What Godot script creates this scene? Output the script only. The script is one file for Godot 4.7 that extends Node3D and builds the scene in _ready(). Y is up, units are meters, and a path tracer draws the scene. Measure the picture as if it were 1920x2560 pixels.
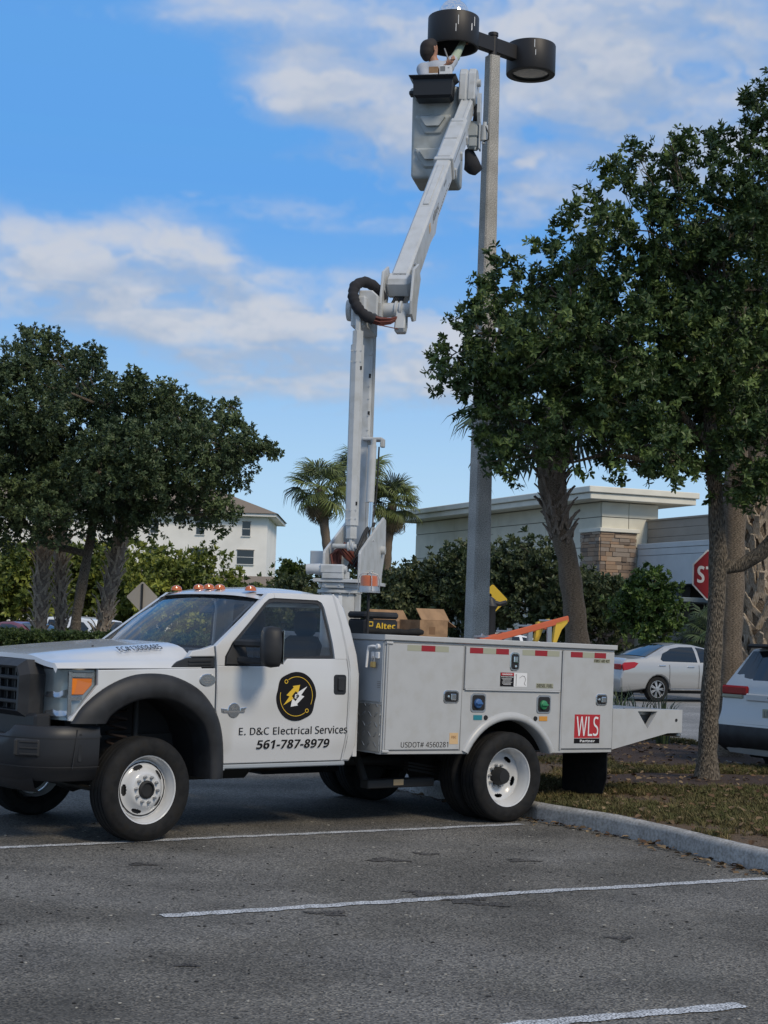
extends Node3D

var M := {}
var taken := {}
var rng := RandomNumberGenerator.new()
const TRUCK_TURN := 0.65904
const TRUCK_AT := Vector3(-2.38, 0, -13.56)
const LOT_TURN := 0.5236
const SKY_TURN := 0.6


func _ready() -> void:
	rng.seed = 7
	# camera
	var cam := Camera3D.new()
	cam.name = "camera"
	cam.position = Vector3(0, 1.706, 0)
	cam.rotation_order = EULER_ORDER_YXZ
	cam.rotation = Vector3(deg_to_rad(3.93), 0, deg_to_rad(1.84))
	cam.fov = 34.4236
	cam.near = 0.1
	cam.far = 900.0
	add_child(cam)
	cam.current = true
	# sky, exposure
	var env := Environment.new()
	env.background_mode = Environment.BG_SKY
	var sky := Sky.new()
	var sm := PanoramaSkyMaterial.new()
	sm.panorama = cloudy_sky()
	sky.sky_material = sm
	env.sky = sky
	env.sky_rotation.y = SKY_TURN
	env.background_energy_multiplier = 1.0
	env.tonemap_mode = Environment.TONE_MAPPER_LINEAR
	env.tonemap_exposure = 1.0
	env.sdfgi_enabled = true
	env.ssao_enabled = true
	env.ssil_enabled = true
	var we := WorldEnvironment.new()
	we.name = "environment"
	we.environment = env
	add_child(we)
	# the sun behind thin cloud, low, behind the camera to its right
	var sun := DirectionalLight3D.new()
	sun.name = "sun"
	sun.light_energy = 0.68
	sun.light_angular_distance = 14.0
	sun.light_color = Color(1.0, 0.94, 0.84)
	sun.shadow_enabled = true
	add_child(sun)
	sun.look_at_from_position(Vector3.ZERO, -Vector3(0.5, 0.68, 0.62), Vector3.UP)
	materials()
	ground()
	far_lot()
	buildings()
	plants()
	lamp_post()
	cars()
	signs()
	truck()
	people()


# clouds over a clear morning sky, as a function of the direction
var cloud_noise := FastNoiseLite.new()
var wisp_noise := FastNoiseLite.new()
# masses of cloud seen ahead: degrees right, degrees up, half width, half height, strength, tilt
const MASSES := [
	[-12.5, 12.9, 4.0, 1.3, 0.75, -0.1], [-9.2, 12.9, 1.6, 1.0, 0.6, -0.3], [-7.0, 12.6, 1.2, 0.8, 0.6, 0.0], [-11.0, 10.9, 3.4, 1.2, 0.75, 0.1],
	[-7.0, 10.5, 3.2, 1.4, 0.85, -0.2], [-4.6, 9.5, 3.0, 1.5, 0.85, -0.25], [-1.5, 8.7, 3.5, 1.4, 0.6, 0.0], [2.2, 9.3, 2.4, 1.5, 0.6, 0.1], [3.6, 10.6, 1.4, 0.8, 0.35, 0.0],
	[-1.6, 11.9, 2.4, 0.45, 0.32, 0.05], [-3.6, 13.9, 2.0, 0.6, 0.4, 0.0], [0.5, 13.7, 1.6, 0.4, 0.3, 0.0], [0.8, 12.6, 2.0, 0.4, 0.3, 0.05],
	[-3.5, 18.8, 4.2, 1.9, 0.62, 0.25], [-0.5, 17.5, 4.0, 1.9, 0.6, -0.2], [2.5, 20.0, 5.5, 1.8, 0.62, 0.0], [-7.0, 20.6, 4.0, 0.9, 0.6, 0.2], [6.5, 18.5, 3.2, 2.4, 0.62, 0.35], [10.5, 20.0, 4.0, 2.4, 0.6, -0.2], [7.5, 14.8, 2.6, 1.4, 0.5, 0.5], [11.5, 16.6, 3.5, 1.7, 0.5, 0.1], [4.6, 15.2, 1.6, 1.2, 0.4, 0.6],
	[-11.5, 16.9, 4.6, 2.5, -1.5, 0.0], [-2.5, 12.9, 4.0, 0.6, -0.3, 0.0], [4.2, 12.6, 1.6, 0.7, -0.2, 0.0], [5.0, 17.2, 1.2, 0.8, -0.25, 0.3],
]


func cloud_at(d: Vector3) -> float:
	var up := maxf(d.y, 0.0)
	var p := d / (up + 0.18) * 1.25 + Vector3(31.7, 17.3, 43.9)
	var n := cloud_noise.get_noise_3d(p.x, p.y * 0.6, p.z)
	var w := wisp_noise.get_noise_3d(p.x * 1.1 + n * 0.6, p.y, p.z)
	var az := rad_to_deg(atan2(d.x, -d.z))
	var el := rad_to_deg(asin(d.y))
	var b := 0.0
	var seen := smoothstep(24.0, 17.0, absf(az)) * smoothstep(34.0, 25.0, el) if d.z < 0 else 0.0
	if seen > 0.0:
		var azr := az - 0.032 * el
		for m in MASSES:
			var dx: float = azr - m[0]
			var dy: float = el - m[1]
			var q := Vector2(dx * cos(m[5]) + dy * sin(m[5]), -dx * sin(m[5]) + dy * cos(m[5]))
			var r: float = Vector2(q.x / m[2], q.y / m[3]).length_squared()
			if r < 6.0:
				b += m[4] * 0.62 * exp(-r * 0.8)
	var open := 0.22 + 0.15 * smoothstep(0.05, 0.5, up)
	b -= 0.4 * smoothstep(8.2, 6.4, el)
	return lerpf(open, minf(b, 0.5), seen) + n * 0.44 + w * 0.18 - 0.16


func sky_at(d: Vector3) -> Color:
	var up := clampf(d.y, 0.0, 1.0)
	var zenith := Vector3(0.12, 0.31, 0.68)
	var mid := Vector3(0.125, 0.375, 0.82)
	var low := Vector3(0.53, 0.75, 0.92)
	var c := mid.lerp(zenith, smoothstep(0.2, 0.8, up))
	c = low.lerp(c, smoothstep(0.0, 0.27, up))
	if d.y < 0.0:
		c = low.lerp(Vector3(0.22, 0.23, 0.22), smoothstep(0.0, -0.12, d.y))
	elif d.y > 0.01:
		var k := cloud_at(d)
		var above := cloud_at((d + Vector3(-0.012, 0.022, 0)).normalized())
		var cover := smoothstep(-0.16, 0.48, k)
		var lit := clampf(0.42 + (k - above) * 2.2, 0.0, 1.0)
		var body := Vector3(0.40, 0.47, 0.59).lerp(Vector3(0.62, 0.64, 0.69), lit)
		body = body.lerp(Vector3(0.56, 0.62, 0.70), smoothstep(0.12, 0.02, up) * 0.6)
		c = c.lerp(body, cover * 0.88 * smoothstep(0.02, 0.09, up))
	return Color(c.x, c.y, c.z).linear_to_srgb()


func cloudy_sky() -> ImageTexture:
	cloud_noise.seed = 21
	cloud_noise.frequency = 2.8
	cloud_noise.fractal_octaves = 6
	cloud_noise.fractal_gain = 0.52
	wisp_noise.seed = 5
	wisp_noise.frequency = 8.0
	wisp_noise.fractal_octaves = 4
	var w := 640
	var im := Image.create(w, w / 2, false, Image.FORMAT_RGB8)
	for y in w / 2:
		for x in w:
			im.set_pixel(x, y, sky_at(towards((x + 0.5) / w, (y + 0.5) / (w / 2))))
	w = 4096
	im.resize(w, w / 2, Image.INTERPOLATE_CUBIC)
	# the same function again, finer, round the way the camera looks
	for y in range(int(w / 2 * 0.36), int(w / 2 * 0.5)):
		for x in range(int(w * 0.05), int(w * 0.141)):
			im.set_pixel(x, y, sky_at(towards((x + 0.5) / w, (y + 0.5) / (w / 2))))
	return ImageTexture.create_from_image(im)


func towards(u: float, v: float) -> Vector3:
	var a := u * TAU - SKY_TURN
	var e := (0.5 - v) * PI
	return Vector3(sin(a) * cos(e), sin(e), -cos(a) * cos(e))

# ---------------------------------------------------------------- helpers
func tool() -> SurfaceTool:
	var st := SurfaceTool.new()
	st.begin(Mesh.PRIMITIVE_TRIANGLES)
	return st


func tri(st: SurfaceTool, a: Vector3, b: Vector3, c: Vector3) -> void:
	st.add_vertex(a)
	st.add_vertex(b)
	st.add_vertex(c)


func quad(st: SurfaceTool, a: Vector3, b: Vector3, c: Vector3, d: Vector3) -> void:
	tri(st, a, b, c)
	tri(st, a, c, d)


func part(parent: Node, called: String, st: SurfaceTool, m: Material) -> MeshInstance3D:
	st.generate_normals()
	return piece(parent, called, st.commit(), m)


func piece(parent: Node, called: String, mesh: Mesh, m: Material) -> MeshInstance3D:
	var o := MeshInstance3D.new()
	o.mesh = mesh
	o.material_override = m
	o.name = called
	parent.add_child(o, true)
	return o


func thing(called: String, label: String, category: String, at := Vector3.ZERO, turn := 0.0, group := "") -> Node3D:
	var o := Node3D.new()
	o.name = numbered(called)
	add_child(o)
	o.position = at
	o.rotation.y = turn
	o.set_meta("label", label)
	o.set_meta("category", category)
	if group != "":
		o.set_meta("group", group)
	return o


func tag(o: Node, label: String, category: String, group := "") -> void:
	o.set_meta("label", label)
	o.set_meta("category", category)
	if group != "":
		o.set_meta("group", group)


func setting(o: Node) -> void:
	o.set_meta("kind", "structure")


func numbered(called: String) -> String:
	if not taken.has(called):
		taken[called] = 0
		return called
	taken[called] += 1
	return "%s_%03d" % [called, taken[called]]


# a box with chamfered edges
func box(st: SurfaceTool, c: Vector3, s: Vector3, b := 0.0, x := Transform3D()) -> void:
	st.set_smooth_group(-1)
	var h := s * 0.5
	b = minf(b, minf(h.x, minf(h.y, h.z)) * 0.9)
	var v := {}
	for sx in [-1, 1]:
		for sy in [-1, 1]:
			for sz in [-1, 1]:
				v[[0, sx, sy, sz]] = x * (c + Vector3(sx * h.x, sy * (h.y - b), sz * (h.z - b)))
				v[[1, sx, sy, sz]] = x * (c + Vector3(sx * (h.x - b), sy * h.y, sz * (h.z - b)))
				v[[2, sx, sy, sz]] = x * (c + Vector3(sx * (h.x - b), sy * (h.y - b), sz * h.z))
	for k in [-1, 1]:
		oquad(st, [v[[0, k, -1, -1]], v[[0, k, 1, -1]], v[[0, k, 1, 1]], v[[0, k, -1, 1]]], k < 0)
		oquad(st, [v[[1, -1, k, -1]], v[[1, -1, k, 1]], v[[1, 1, k, 1]], v[[1, 1, k, -1]]], k < 0)
		oquad(st, [v[[2, -1, -1, k]], v[[2, 1, -1, k]], v[[2, 1, 1, k]], v[[2, -1, 1, k]]], k < 0)
	if b <= 0.0:
		return
	for p in [-1, 1]:
		for q in [-1, 1]:
			oquad(st, [v[[0, p, q, -1]], v[[1, p, q, -1]], v[[1, p, q, 1]], v[[0, p, q, 1]]], p * q < 0)
			oquad(st, [v[[0, p, -1, q]], v[[0, p, 1, q]], v[[2, p, 1, q]], v[[2, p, -1, q]]], p * q < 0)
			oquad(st, [v[[1, -1, p, q]], v[[2, -1, p, q]], v[[2, 1, p, q]], v[[1, 1, p, q]]], p * q < 0)
			for r in [-1, 1]:
				if p * q * r > 0:
					tri(st, v[[0, p, q, r]], v[[2, p, q, r]], v[[1, p, q, r]])
				else:
					tri(st, v[[0, p, q, r]], v[[1, p, q, r]], v[[2, p, q, r]])


func oquad(st: SurfaceTool, p: Array, flip: bool) -> void:
	if flip:
		quad(st, p[0], p[1], p[2], p[3])
	else:
		quad(st, p[3], p[2], p[1], p[0])


func bar(st: SurfaceTool, p0: Vector3, p1: Vector3, w: float, h: float, b := 0.0, up := Vector3.UP) -> void:
	var d := p1 - p0
	var z := d.normalized()
	var xx := up.cross(z)
	if xx.length() < 0.01:
		xx = Vector3.RIGHT.cross(z)
	xx = xx.normalized()
	box(st, Vector3.ZERO, Vector3(w, h, d.length()), b, Transform3D(Basis(xx, z.cross(xx), z), (p0 + p1) * 0.5))


func tube(st: SurfaceTool, p0: Vector3, p1: Vector3, r0: float, r1: float, n := 12, caps := true) -> void:
	pipe(st, [p0, p1], [r0, r1], n, caps)


func pipe(st: SurfaceTool, pts: Array, radii: Array, n := 8, caps := true, group := 0) -> void:
	var rings := []
	var side := Vector3.ZERO
	for i in pts.size():
		var d: Vector3 = (pts[mini(i + 1, pts.size() - 1)] - pts[maxi(i - 1, 0)]).normalized()
		if side == Vector3.ZERO:
			side = d.cross(Vector3.UP if absf(d.y) < 0.9 else Vector3.RIGHT).normalized()
		side = (side - d * side.dot(d)).normalized()
		var other := d.cross(side)
		var ring := []
		var r: float = radii[i] if i < radii.size() else radii[-1]
		for k in n:
			var a := TAU * k / n
			ring.append(pts[i] + (side * cos(a) + other * sin(a)) * r)
		rings.append(ring)
	st.set_smooth_group(group)
	for i in rings.size() - 1:
		for k in n:
			quad(st, rings[i][k], rings[i + 1][k], rings[i + 1][(k + 1) % n], rings[i][(k + 1) % n])
	if caps:
		st.set_smooth_group(-1)
		for k in range(1, n - 1):
			tri(st, rings[0][0], rings[0][k], rings[0][k + 1])
			tri(st, rings[-1][0], rings[-1][k + 1], rings[-1][k])


# profile of (radius, height) turned round the y axis of x; sharp corners stay sharp
func lathe(st: SurfaceTool, prof: Array, x := Transform3D(), n := 24, from := 0.0, to := TAU) -> void:
	var g := 1
	for i in prof.size() - 1:
		var a: Vector2 = prof[i]
		var b: Vector2 = prof[i + 1]
		if i > 0:
			var p: Vector2 = prof[i - 1]
			if absf((a - p).angle_to(b - a)) > 0.6:
				g += 1
		st.set_smooth_group(g)
		for k in n:
			var t0 := lerpf(from, to, float(k) / n)
			var t1 := lerpf(from, to, float(k + 1) / n)
			if to - from >= TAU - 0.001 and k == n - 1:
				t1 = from
			var p00 := x * Vector3(a.x * cos(t0), a.y, a.x * sin(t0))
			var p01 := x * Vector3(a.x * cos(t1), a.y, a.x * sin(t1))
			var p10 := x * Vector3(b.x * cos(t0), b.y, b.x * sin(t0))
			var p11 := x * Vector3(b.x * cos(t1), b.y, b.x * sin(t1))
			if a.x < 1e-5:
				tri(st, p00, p11, p10)
			elif b.x < 1e-5:
				tri(st, p00, p01, p10)
			else:
				quad(st, p00, p01, p11, p10)


func inset(poly: PackedVector2Array, d: float) -> PackedVector2Array:
	var area := 0.0
	var n := poly.size()
	for i in n:
		area += poly[i].cross(poly[(i + 1) % n])
	var s := 1.0 if area > 0 else -1.0
	var out := PackedVector2Array()
	for i in n:
		var e0 := (poly[i] - poly[(i + n - 1) % n]).normalized()
		var e1 := (poly[(i + 1) % n] - poly[i]).normalized()
		var n0 := Vector2(-e0.y, e0.x) * s
		var n1 := Vector2(-e1.y, e1.x) * s
		var m := n0 + n1
		var l := m.length()
		if l < 0.05:
			out.append(poly[i])
			continue
		m /= l
		out.append(poly[i] + m * d / maxf(0.35, m.dot(n0)))
	return out


# polygon in x, y drawn from z0 to z1 with chamfered rims
func prism(st: SurfaceTool, poly: PackedVector2Array, z0: float, z1: float, b := 0.0, x := Transform3D()) -> void:
	st.set_smooth_group(-1)
	var n := poly.size()
	var inner := inset(poly, b) if b > 0 else poly
	var idx := Geometry2D.triangulate_polygon(inner)
	if idx.is_empty():
		inner = poly
		idx = Geometry2D.triangulate_polygon(poly)
	var sgn := signf(z1 - z0)
	for i in range(0, idx.size(), 3):
		var a := inner[idx[i]]
		var c := inner[idx[i + 1]]
		var d := inner[idx[i + 2]]
		tri(st, x * Vector3(a.x, a.y, z1), x * Vector3(d.x, d.y, z1), x * Vector3(c.x, c.y, z1))
		tri(st, x * Vector3(a.x, a.y, z0), x * Vector3(c.x, c.y, z0), x * Vector3(d.x, d.y, z0))
	for i in n:
		var j := (i + 1) % n
		var p := poly[i]
		var q := poly[j]
		quad(st, x * Vector3(p.x, p.y, z0 + b * sgn), x * Vector3(q.x, q.y, z0 + b * sgn), x * Vector3(q.x, q.y, z1 - b * sgn), x * Vector3(p.x, p.y, z1 - b * sgn))
		if b > 0:
			var u := inner[i]
			var w := inner[j]
			quad(st, x * Vector3(p.x, p.y, z1 - b * sgn), x * Vector3(q.x, q.y, z1 - b * sgn), x * Vector3(w.x, w.y, z1), x * Vector3(u.x, u.y, z1))
			quad(st, x * Vector3(u.x, u.y, z0), x * Vector3(w.x, w.y, z0), x * Vector3(q.x, q.y, z0 + b * sgn), x * Vector3(p.x, p.y, z0 + b * sgn))


# a sheet-metal panel: polygon in x, y laid on the curved side z = side * curve(y), with turned-in edges
func panel(st: SurfaceTool, poly: PackedVector2Array, curve: Curve, side: float, thick: float, rows: Array, round_ := 0.008) -> void:
	var n := poly.size()
	var zf := func(y: float) -> float: return curve.sample_baked(clampf((y - 0.0) / 2.2, 0, 1))
	var inner := inset(poly, round_) if round_ > 0 else poly
	st.set_smooth_group(3)
	var lo := 9.0
	var hi := -9.0
	for p in inner:
		lo = minf(lo, p.y)
		hi = maxf(hi, p.y)
	var cuts := [lo - 0.01]
	for r in rows:
		if r > lo + 0.01 and r < hi - 0.01:
			cuts.append(r)
	cuts.append(hi + 0.01)
	for i in cuts.size() - 1:
		var band := PackedVector2Array([Vector2(-20, cuts[i]), Vector2(20, cuts[i]), Vector2(20, cuts[i + 1]), Vector2(-20, cuts[i + 1])])
		for bit in Geometry2D.intersect_polygons(inner, band):
			var idx := Geometry2D.triangulate_polygon(bit)
			for k in range(0, idx.size(), 3):
				var v := []
				for q in 3:
					var p: Vector2 = bit[idx[k + q]]
					v.append(Vector3(p.x, p.y, side * zf.call(p.y)))
				if (v[1] - v[0]).cross(v[2] - v[0]).z * side > 0:
					tri(st, v[0], v[2], v[1])
				else:
					tri(st, v[0], v[1], v[2])
	st.set_smooth_group(-1)
	for i in n:
		var j := (i + 1) % n
		var steps := maxi(1, int(absf(poly[j].y - poly[i].y) / 0.15))
		for s in steps:
			var f0 := float(s) / steps
			var f1 := float(s + 1) / steps
			var p := poly[i].lerp(poly[j], f0)
			var q := poly[i].lerp(poly[j], f1)
			var u := inner[i].lerp(inner[j], f0)
			var w := inner[i].lerp(inner[j], f1)
			var zp: float = zf.call(p.y) - round_ * 0.8
			var zq: float = zf.call(q.y) - round_ * 0.8
			quad(st, Vector3(u.x, u.y, side * zf.call(u.y)), Vector3(w.x, w.y, side * zf.call(w.y)), Vector3(q.x, q.y, side * zq), Vector3(p.x, p.y, side * zp))
			quad(st, Vector3(p.x, p.y, side * zp), Vector3(q.x, q.y, side * zq), Vector3(q.x, q.y, side * (zq - thick)), Vector3(p.x, p.y, side * (zp - thick)))


# a sheet from rows of points
func grid(st: SurfaceTool, rows: Array, group := 0) -> void:
	st.set_smooth_group(group)
	for i in rows.size() - 1:
		for k in rows[i].size() - 1:
			quad(st, rows[i][k], rows[i][k + 1], rows[i + 1][k + 1], rows[i + 1][k])


func pts(a: Array) -> PackedVector2Array:
	var out := PackedVector2Array()
	for i in range(0, a.size(), 2):
		out.append(Vector2(a[i], a[i + 1]))
	return out


func arc(cx: float, cy: float, rx: float, ry: float, a0: float, a1: float, n: int) -> Array:
	var out := []
	for i in n + 1:
		var a := deg_to_rad(lerpf(a0, a1, float(i) / n))
		out.append_array([cx + rx * cos(a), cy + ry * sin(a)])
	return out


func rounded(x0: float, y0: float, x1: float, y1: float, r: float, n := 4) -> Array:
	return arc(x0 + r, y0 + r, r, r, 180, 270, n) + arc(x1 - r, y0 + r, r, r, 270, 360, n) + arc(x1 - r, y1 - r, r, r, 0, 90, n) + arc(x0 + r, y1 - r, r, r, 90, 180, n)


func curve_of(a: Array) -> Curve:
	var c := Curve.new()
	c.max_value = 10.0
	c.min_value = -10.0
	for i in range(0, a.size(), 2):
		c.add_point(Vector2(a[i] / 2.2, a[i + 1]))
	for i in c.point_count:
		c.set_point_left_mode(i, Curve.TANGENT_FREE)
		c.set_point_right_mode(i, Curve.TANGENT_FREE)
		var p := c.get_point_position(maxi(i - 1, 0))
		var q := c.get_point_position(mini(i + 1, c.point_count - 1))
		var t := (q.y - p.y) / maxf(1e-4, q.x - p.x)
		c.set_point_left_tangent(i, t)
		c.set_point_right_tangent(i, t)
	c.bake_resolution = 400
	return c


# flat lettering fitted between x0 and x1, standing on y
func lettering(parent: Node, words: String, x0: float, x1: float, y: float, height: float, z: float, m: Material, bold := 0.0, slant := 0.0, called := "lettering", serif := false) -> MeshInstance3D:
	var f := SystemFont.new()
	f.font_names = PackedStringArray(["Droid Serif" if serif else "Droid Sans"])
	f.font_weight = 700 if bold > 0.3 else 400
	var t := TextMesh.new()
	t.font = f
	t.text = words
	t.font_size = 64
	t.pixel_size = 0.01
	t.depth = 0.02
	t.curve_step = 1.0
	t.horizontal_alignment = HORIZONTAL_ALIGNMENT_LEFT
	t.vertical_alignment = VERTICAL_ALIGNMENT_BOTTOM
	var box_ := t.get_aabb()
	var o := piece(parent, called, t, m)
	var sx := (x1 - x0) / box_.size.x
	var sy := height / box_.size.y
	o.transform = Transform3D(Basis(Vector3(sx, 0, 0), Vector3(slant * sy, sy, 0), Vector3(0, 0, 0.1)), Vector3(x0 - box_.position.x * sx, y - box_.position.y * sy, z))
	return o


func lin(r: float, g: float, b: float, a := 1.0) -> Color:
	var c := Color(r, g, b).linear_to_srgb()
	c.a = a
	return c


func mat(c: Color, rough := 0.7, metal := 0.0, spec := 0.5) -> StandardMaterial3D:
	var m := StandardMaterial3D.new()
	m.albedo_color = c
	m.roughness = rough
	m.metallic = metal
	m.metallic_specular = spec
	return m


func noise_tex(freq: float, octaves: int, ramp: Array, seed_: int, size := 512, kind := FastNoiseLite.TYPE_SIMPLEX_SMOOTH, normal := false, bump := 4.0) -> NoiseTexture2D:
	var f := FastNoiseLite.new()
	f.noise_type = kind
	f.frequency = freq
	f.seed = seed_
	f.fractal_type = FastNoiseLite.FRACTAL_FBM if octaves > 1 else FastNoiseLite.FRACTAL_NONE
	f.fractal_octaves = octaves
	if kind == FastNoiseLite.TYPE_CELLULAR:
		f.cellular_return_type = FastNoiseLite.RETURN_DISTANCE
	var t := NoiseTexture2D.new()
	t.width = size
	t.height = size
	t.seamless = true
	t.noise = f
	t.generate_mipmaps = false
	if normal:
		t.as_normal_map = true
		t.bump_strength = bump
	elif ramp.size():
		var g := Gradient.new()
		g.offsets = PackedFloat32Array()
		g.colors = PackedColorArray()
		var off := PackedFloat32Array()
		var col := PackedColorArray()
		for i in range(0, ramp.size(), 2):
			off.append(ramp[i])
			col.append(ramp[i + 1])
		g.offsets = off
		g.colors = col
		t.color_ramp = g
	return t


func tri_map(m: StandardMaterial3D, scale: float, world := true) -> void:
	m.uv1_triplanar = true
	m.uv1_world_triplanar = world
	m.uv1_scale = Vector3.ONE * scale


# a second, coarser pattern multiplied over the first
func mottle(m: StandardMaterial3D, t: Texture2D, scale: float, world := true) -> void:
	m.detail_enabled = true
	m.detail_albedo = t
	m.detail_blend_mode = BaseMaterial3D.BLEND_MODE_MUL
	m.detail_uv_layer = BaseMaterial3D.DETAIL_UV_2
	m.uv2_triplanar = true
	m.uv2_world_triplanar = world
	m.uv2_scale = Vector3.ONE * scale


func grey(v: float) -> Color:
	return Color(v, v, v)

func materials() -> void:
	var speck := noise_tex(0.3, 2, [0.12, grey(0.42), 0.36, grey(0.66), 0.55, grey(0.78), 0.7, grey(0.9), 0.82, Color(1.0, 0.98, 0.94)], 3, 1024, FastNoiseLite.TYPE_VALUE)
	var blot := noise_tex(0.012, 4, [0.25, grey(0.86), 0.5, grey(0.94), 0.75, grey(1.0)], 9, 512)
	M.blot = blot
	var grit := noise_tex(0.3, 2, [], 3, 1024, FastNoiseLite.TYPE_VALUE, true, 6.0)
	var a := mat(lin(0.315, 0.30, 0.275), 0.92, 0, 0.3)
	a.albedo_texture = speck
	a.normal_enabled = true
	a.normal_texture = grit
	a.normal_scale = 0.6
	a.vertex_color_use_as_albedo = true
	tri_map(a, 0.34)
	mottle(a, blot, 0.13)
	M.asphalt = a
	var f := mat(lin(0.46, 0.45, 0.43), 0.9)
	f.albedo_texture = speck
	tri_map(f, 0.3)
	mottle(f, blot, 0.08)
	M.faded = f
	var p := mat(lin(0.72, 0.73, 0.74), 0.75)
	p.albedo_texture = noise_tex(0.09, 3, [0.33, Color(0.36, 0.355, 0.35), 0.41, grey(0.72), 0.6, grey(1.0)], 31, 512)
	tri_map(p, 1.3)
	mottle(p, blot, 1.1)
	M.line_paint = p
	var k := mat(lin(0.58, 0.565, 0.54), 0.9)
	k.albedo_texture = noise_tex(0.05, 4, [0.15, Color(0.66, 0.65, 0.62), 0.5, grey(0.85), 0.8, grey(0.95)], 12, 512)
	k.normal_enabled = true
	k.normal_texture = noise_tex(0.12, 3, [], 8, 512, FastNoiseLite.TYPE_SIMPLEX_SMOOTH, true, 6.0)
	k.normal_scale = 0.2
	tri_map(k, 1.1)
	mottle(k, blot, 0.55)
	M.concrete = k
	var s := mat(lin(0.19, 0.145, 0.10), 0.95)
	s.albedo_texture = noise_tex(0.07, 4, [0.2, Color(0.45, 0.4, 0.36), 0.5, Color(0.8, 0.74, 0.66), 0.85, Color(1.0, 0.95, 0.85)], 15, 512)
	s.normal_enabled = true
	s.normal_texture = noise_tex(0.1, 3, [], 17, 512, FastNoiseLite.TYPE_SIMPLEX_SMOOTH, true, 12.0)
	s.normal_scale = 0.35
	tri_map(s, 1.2)
	M.soil = s
	var mu := s.duplicate()
	mu.albedo_color = lin(0.085, 0.055, 0.042)
	M.mulch = mu
	M.lawn = mat(lin(0.06, 0.075, 0.03), 0.95)
	var bl := mat(lin(1, 1, 1), 0.85, 0, 0.3)
	bl.vertex_color_use_as_albedo = true
	bl.backlight_enabled = true
	bl.backlight = Color(0.3, 0.3, 0.3)
	M.blade = bl
	# painted steel and plastics
	var w := mat(lin(0.60, 0.605, 0.61), 0.22, 0, 0.5)
	w.clearcoat_enabled = true
	w.clearcoat = 0.6
	w.clearcoat_roughness = 0.06
	w.albedo_texture = noise_tex(0.006, 3, [0.2, Color(0.95, 0.945, 0.93), 0.6, grey(1.0)], 41, 256)
	tri_map(w, 0.7, false)
	M.white = w
	var bw := mat(lin(0.46, 0.465, 0.465), 0.36, 0, 0.5)
	bw.albedo_texture = noise_tex(0.01, 4, [0.15, Color(0.97, 0.965, 0.955), 0.5, grey(0.99), 0.8, grey(1.0)], 43, 512)
	tri_map(bw, 0.9, false)
	M.box_white = bw
	var bo := mat(lin(0.54, 0.555, 0.56), 0.38, 0, 0.5)
	bo.albedo_texture = noise_tex(0.012, 4, [0.2, Color(0.92, 0.915, 0.9), 0.5, grey(0.975), 0.8, grey(1.0)], 44, 512)
	tri_map(bo, 0.8, false)
	M.boom_white = bo
	var bu := mat(lin(0.46, 0.49, 0.49), 0.5, 0, 0.4)
	bu.albedo_texture = bo.albedo_texture
	tri_map(bu, 0.8, false)
	M.bucket_grey = bu
	M.black_plastic = mat(lin(0.02, 0.021, 0.024), 0.45, 0, 0.45)
	var bp := mat(lin(0.027, 0.028, 0.031), 0.55, 0, 0.45)
	bp.albedo_texture = noise_tex(0.02, 3, [0.2, grey(0.75), 0.7, grey(1.0)], 45, 256)
	tri_map(bp, 0.9, false)
	M.trim = bp
	var ru := mat(lin(0.014, 0.014, 0.0145), 0.8, 0, 0.4)
	ru.albedo_texture = noise_tex(0.03, 4, [0.2, grey(0.7), 0.55, grey(1.0), 0.8, Color(1.0, 0.93, 0.82)], 46, 256)
	tri_map(ru, 1.2, false)
	M.rubber = ru
	M.dark = mat(lin(0.012, 0.012, 0.013), 0.7)
	var ch := mat(lin(0.035, 0.034, 0.033), 0.65, 0.3)
	M.chassis = ch
	M.rust = mat(lin(0.035, 0.022, 0.017), 0.9, 0.1)
	M.steel = mat(lin(0.45, 0.45, 0.45), 0.42, 0.85)
	M.chrome = mat(lin(0.75, 0.76, 0.77), 0.12, 1.0)
	M.mirror = mat(lin(0.85, 0.86, 0.87), 0.08, 1.0)
	var pl := mat(lin(0.36, 0.36, 0.35), 0.42, 0.75)
	pl.normal_enabled = true
	pl.normal_texture = tread_plate()
	pl.normal_scale = 1.0
	tri_map(pl, 6.0, false)
	M.tread_plate = pl
	M.lamp_silver = mat(lin(0.32, 0.35, 0.35), 0.3, 0.6)
	M.grey_paint = mat(lin(0.33, 0.36, 0.39), 0.45)
	M.glass = glass(0.08)
	M.tint = glass(0.55)
	M.lens = glass(0.1)
	M.car_glass = mat(lin(0.012, 0.015, 0.017), 0.04, 0, 0.6)
	var am := mat(lin(0.75, 0.2, 0.015), 0.2)
	M.amber = am
	var dome := mat(lin(0.5, 0.12, 0.02), 0.12)
	dome.clearcoat_enabled = true
	dome.clearcoat = 0.8
	dome.clearcoat_roughness = 0.05
	M.amber_dome = dome
	M.red_lens = mat(lin(0.35, 0.012, 0.015), 0.12)
	M.black_ink = mat(lin(0.014, 0.014, 0.016), 0.8, 0, 0.2)
	M.white_ink = mat(lin(0.75, 0.75, 0.75), 0.5)
	M.yellow_ink = mat(lin(0.72, 0.46, 0.03), 0.5)
	M.red_ink = mat(lin(0.42, 0.02, 0.025), 0.5)
	M.tape_red = mat(lin(0.30, 0.015, 0.02), 0.35)
	M.tape_white = mat(lin(0.36, 0.36, 0.27), 0.35)
	M.tan_ink = mat(lin(0.62, 0.42, 0.22), 0.6)
	M.teal_ink = mat(lin(0.02, 0.2, 0.25), 0.5)
	M.orange_ink = mat(lin(0.6, 0.27, 0.04), 0.5)
	M.grey_ink = mat(lin(0.2, 0.2, 0.2), 0.5)
	M.seat = mat(lin(0.028, 0.028, 0.031), 0.85)
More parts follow.
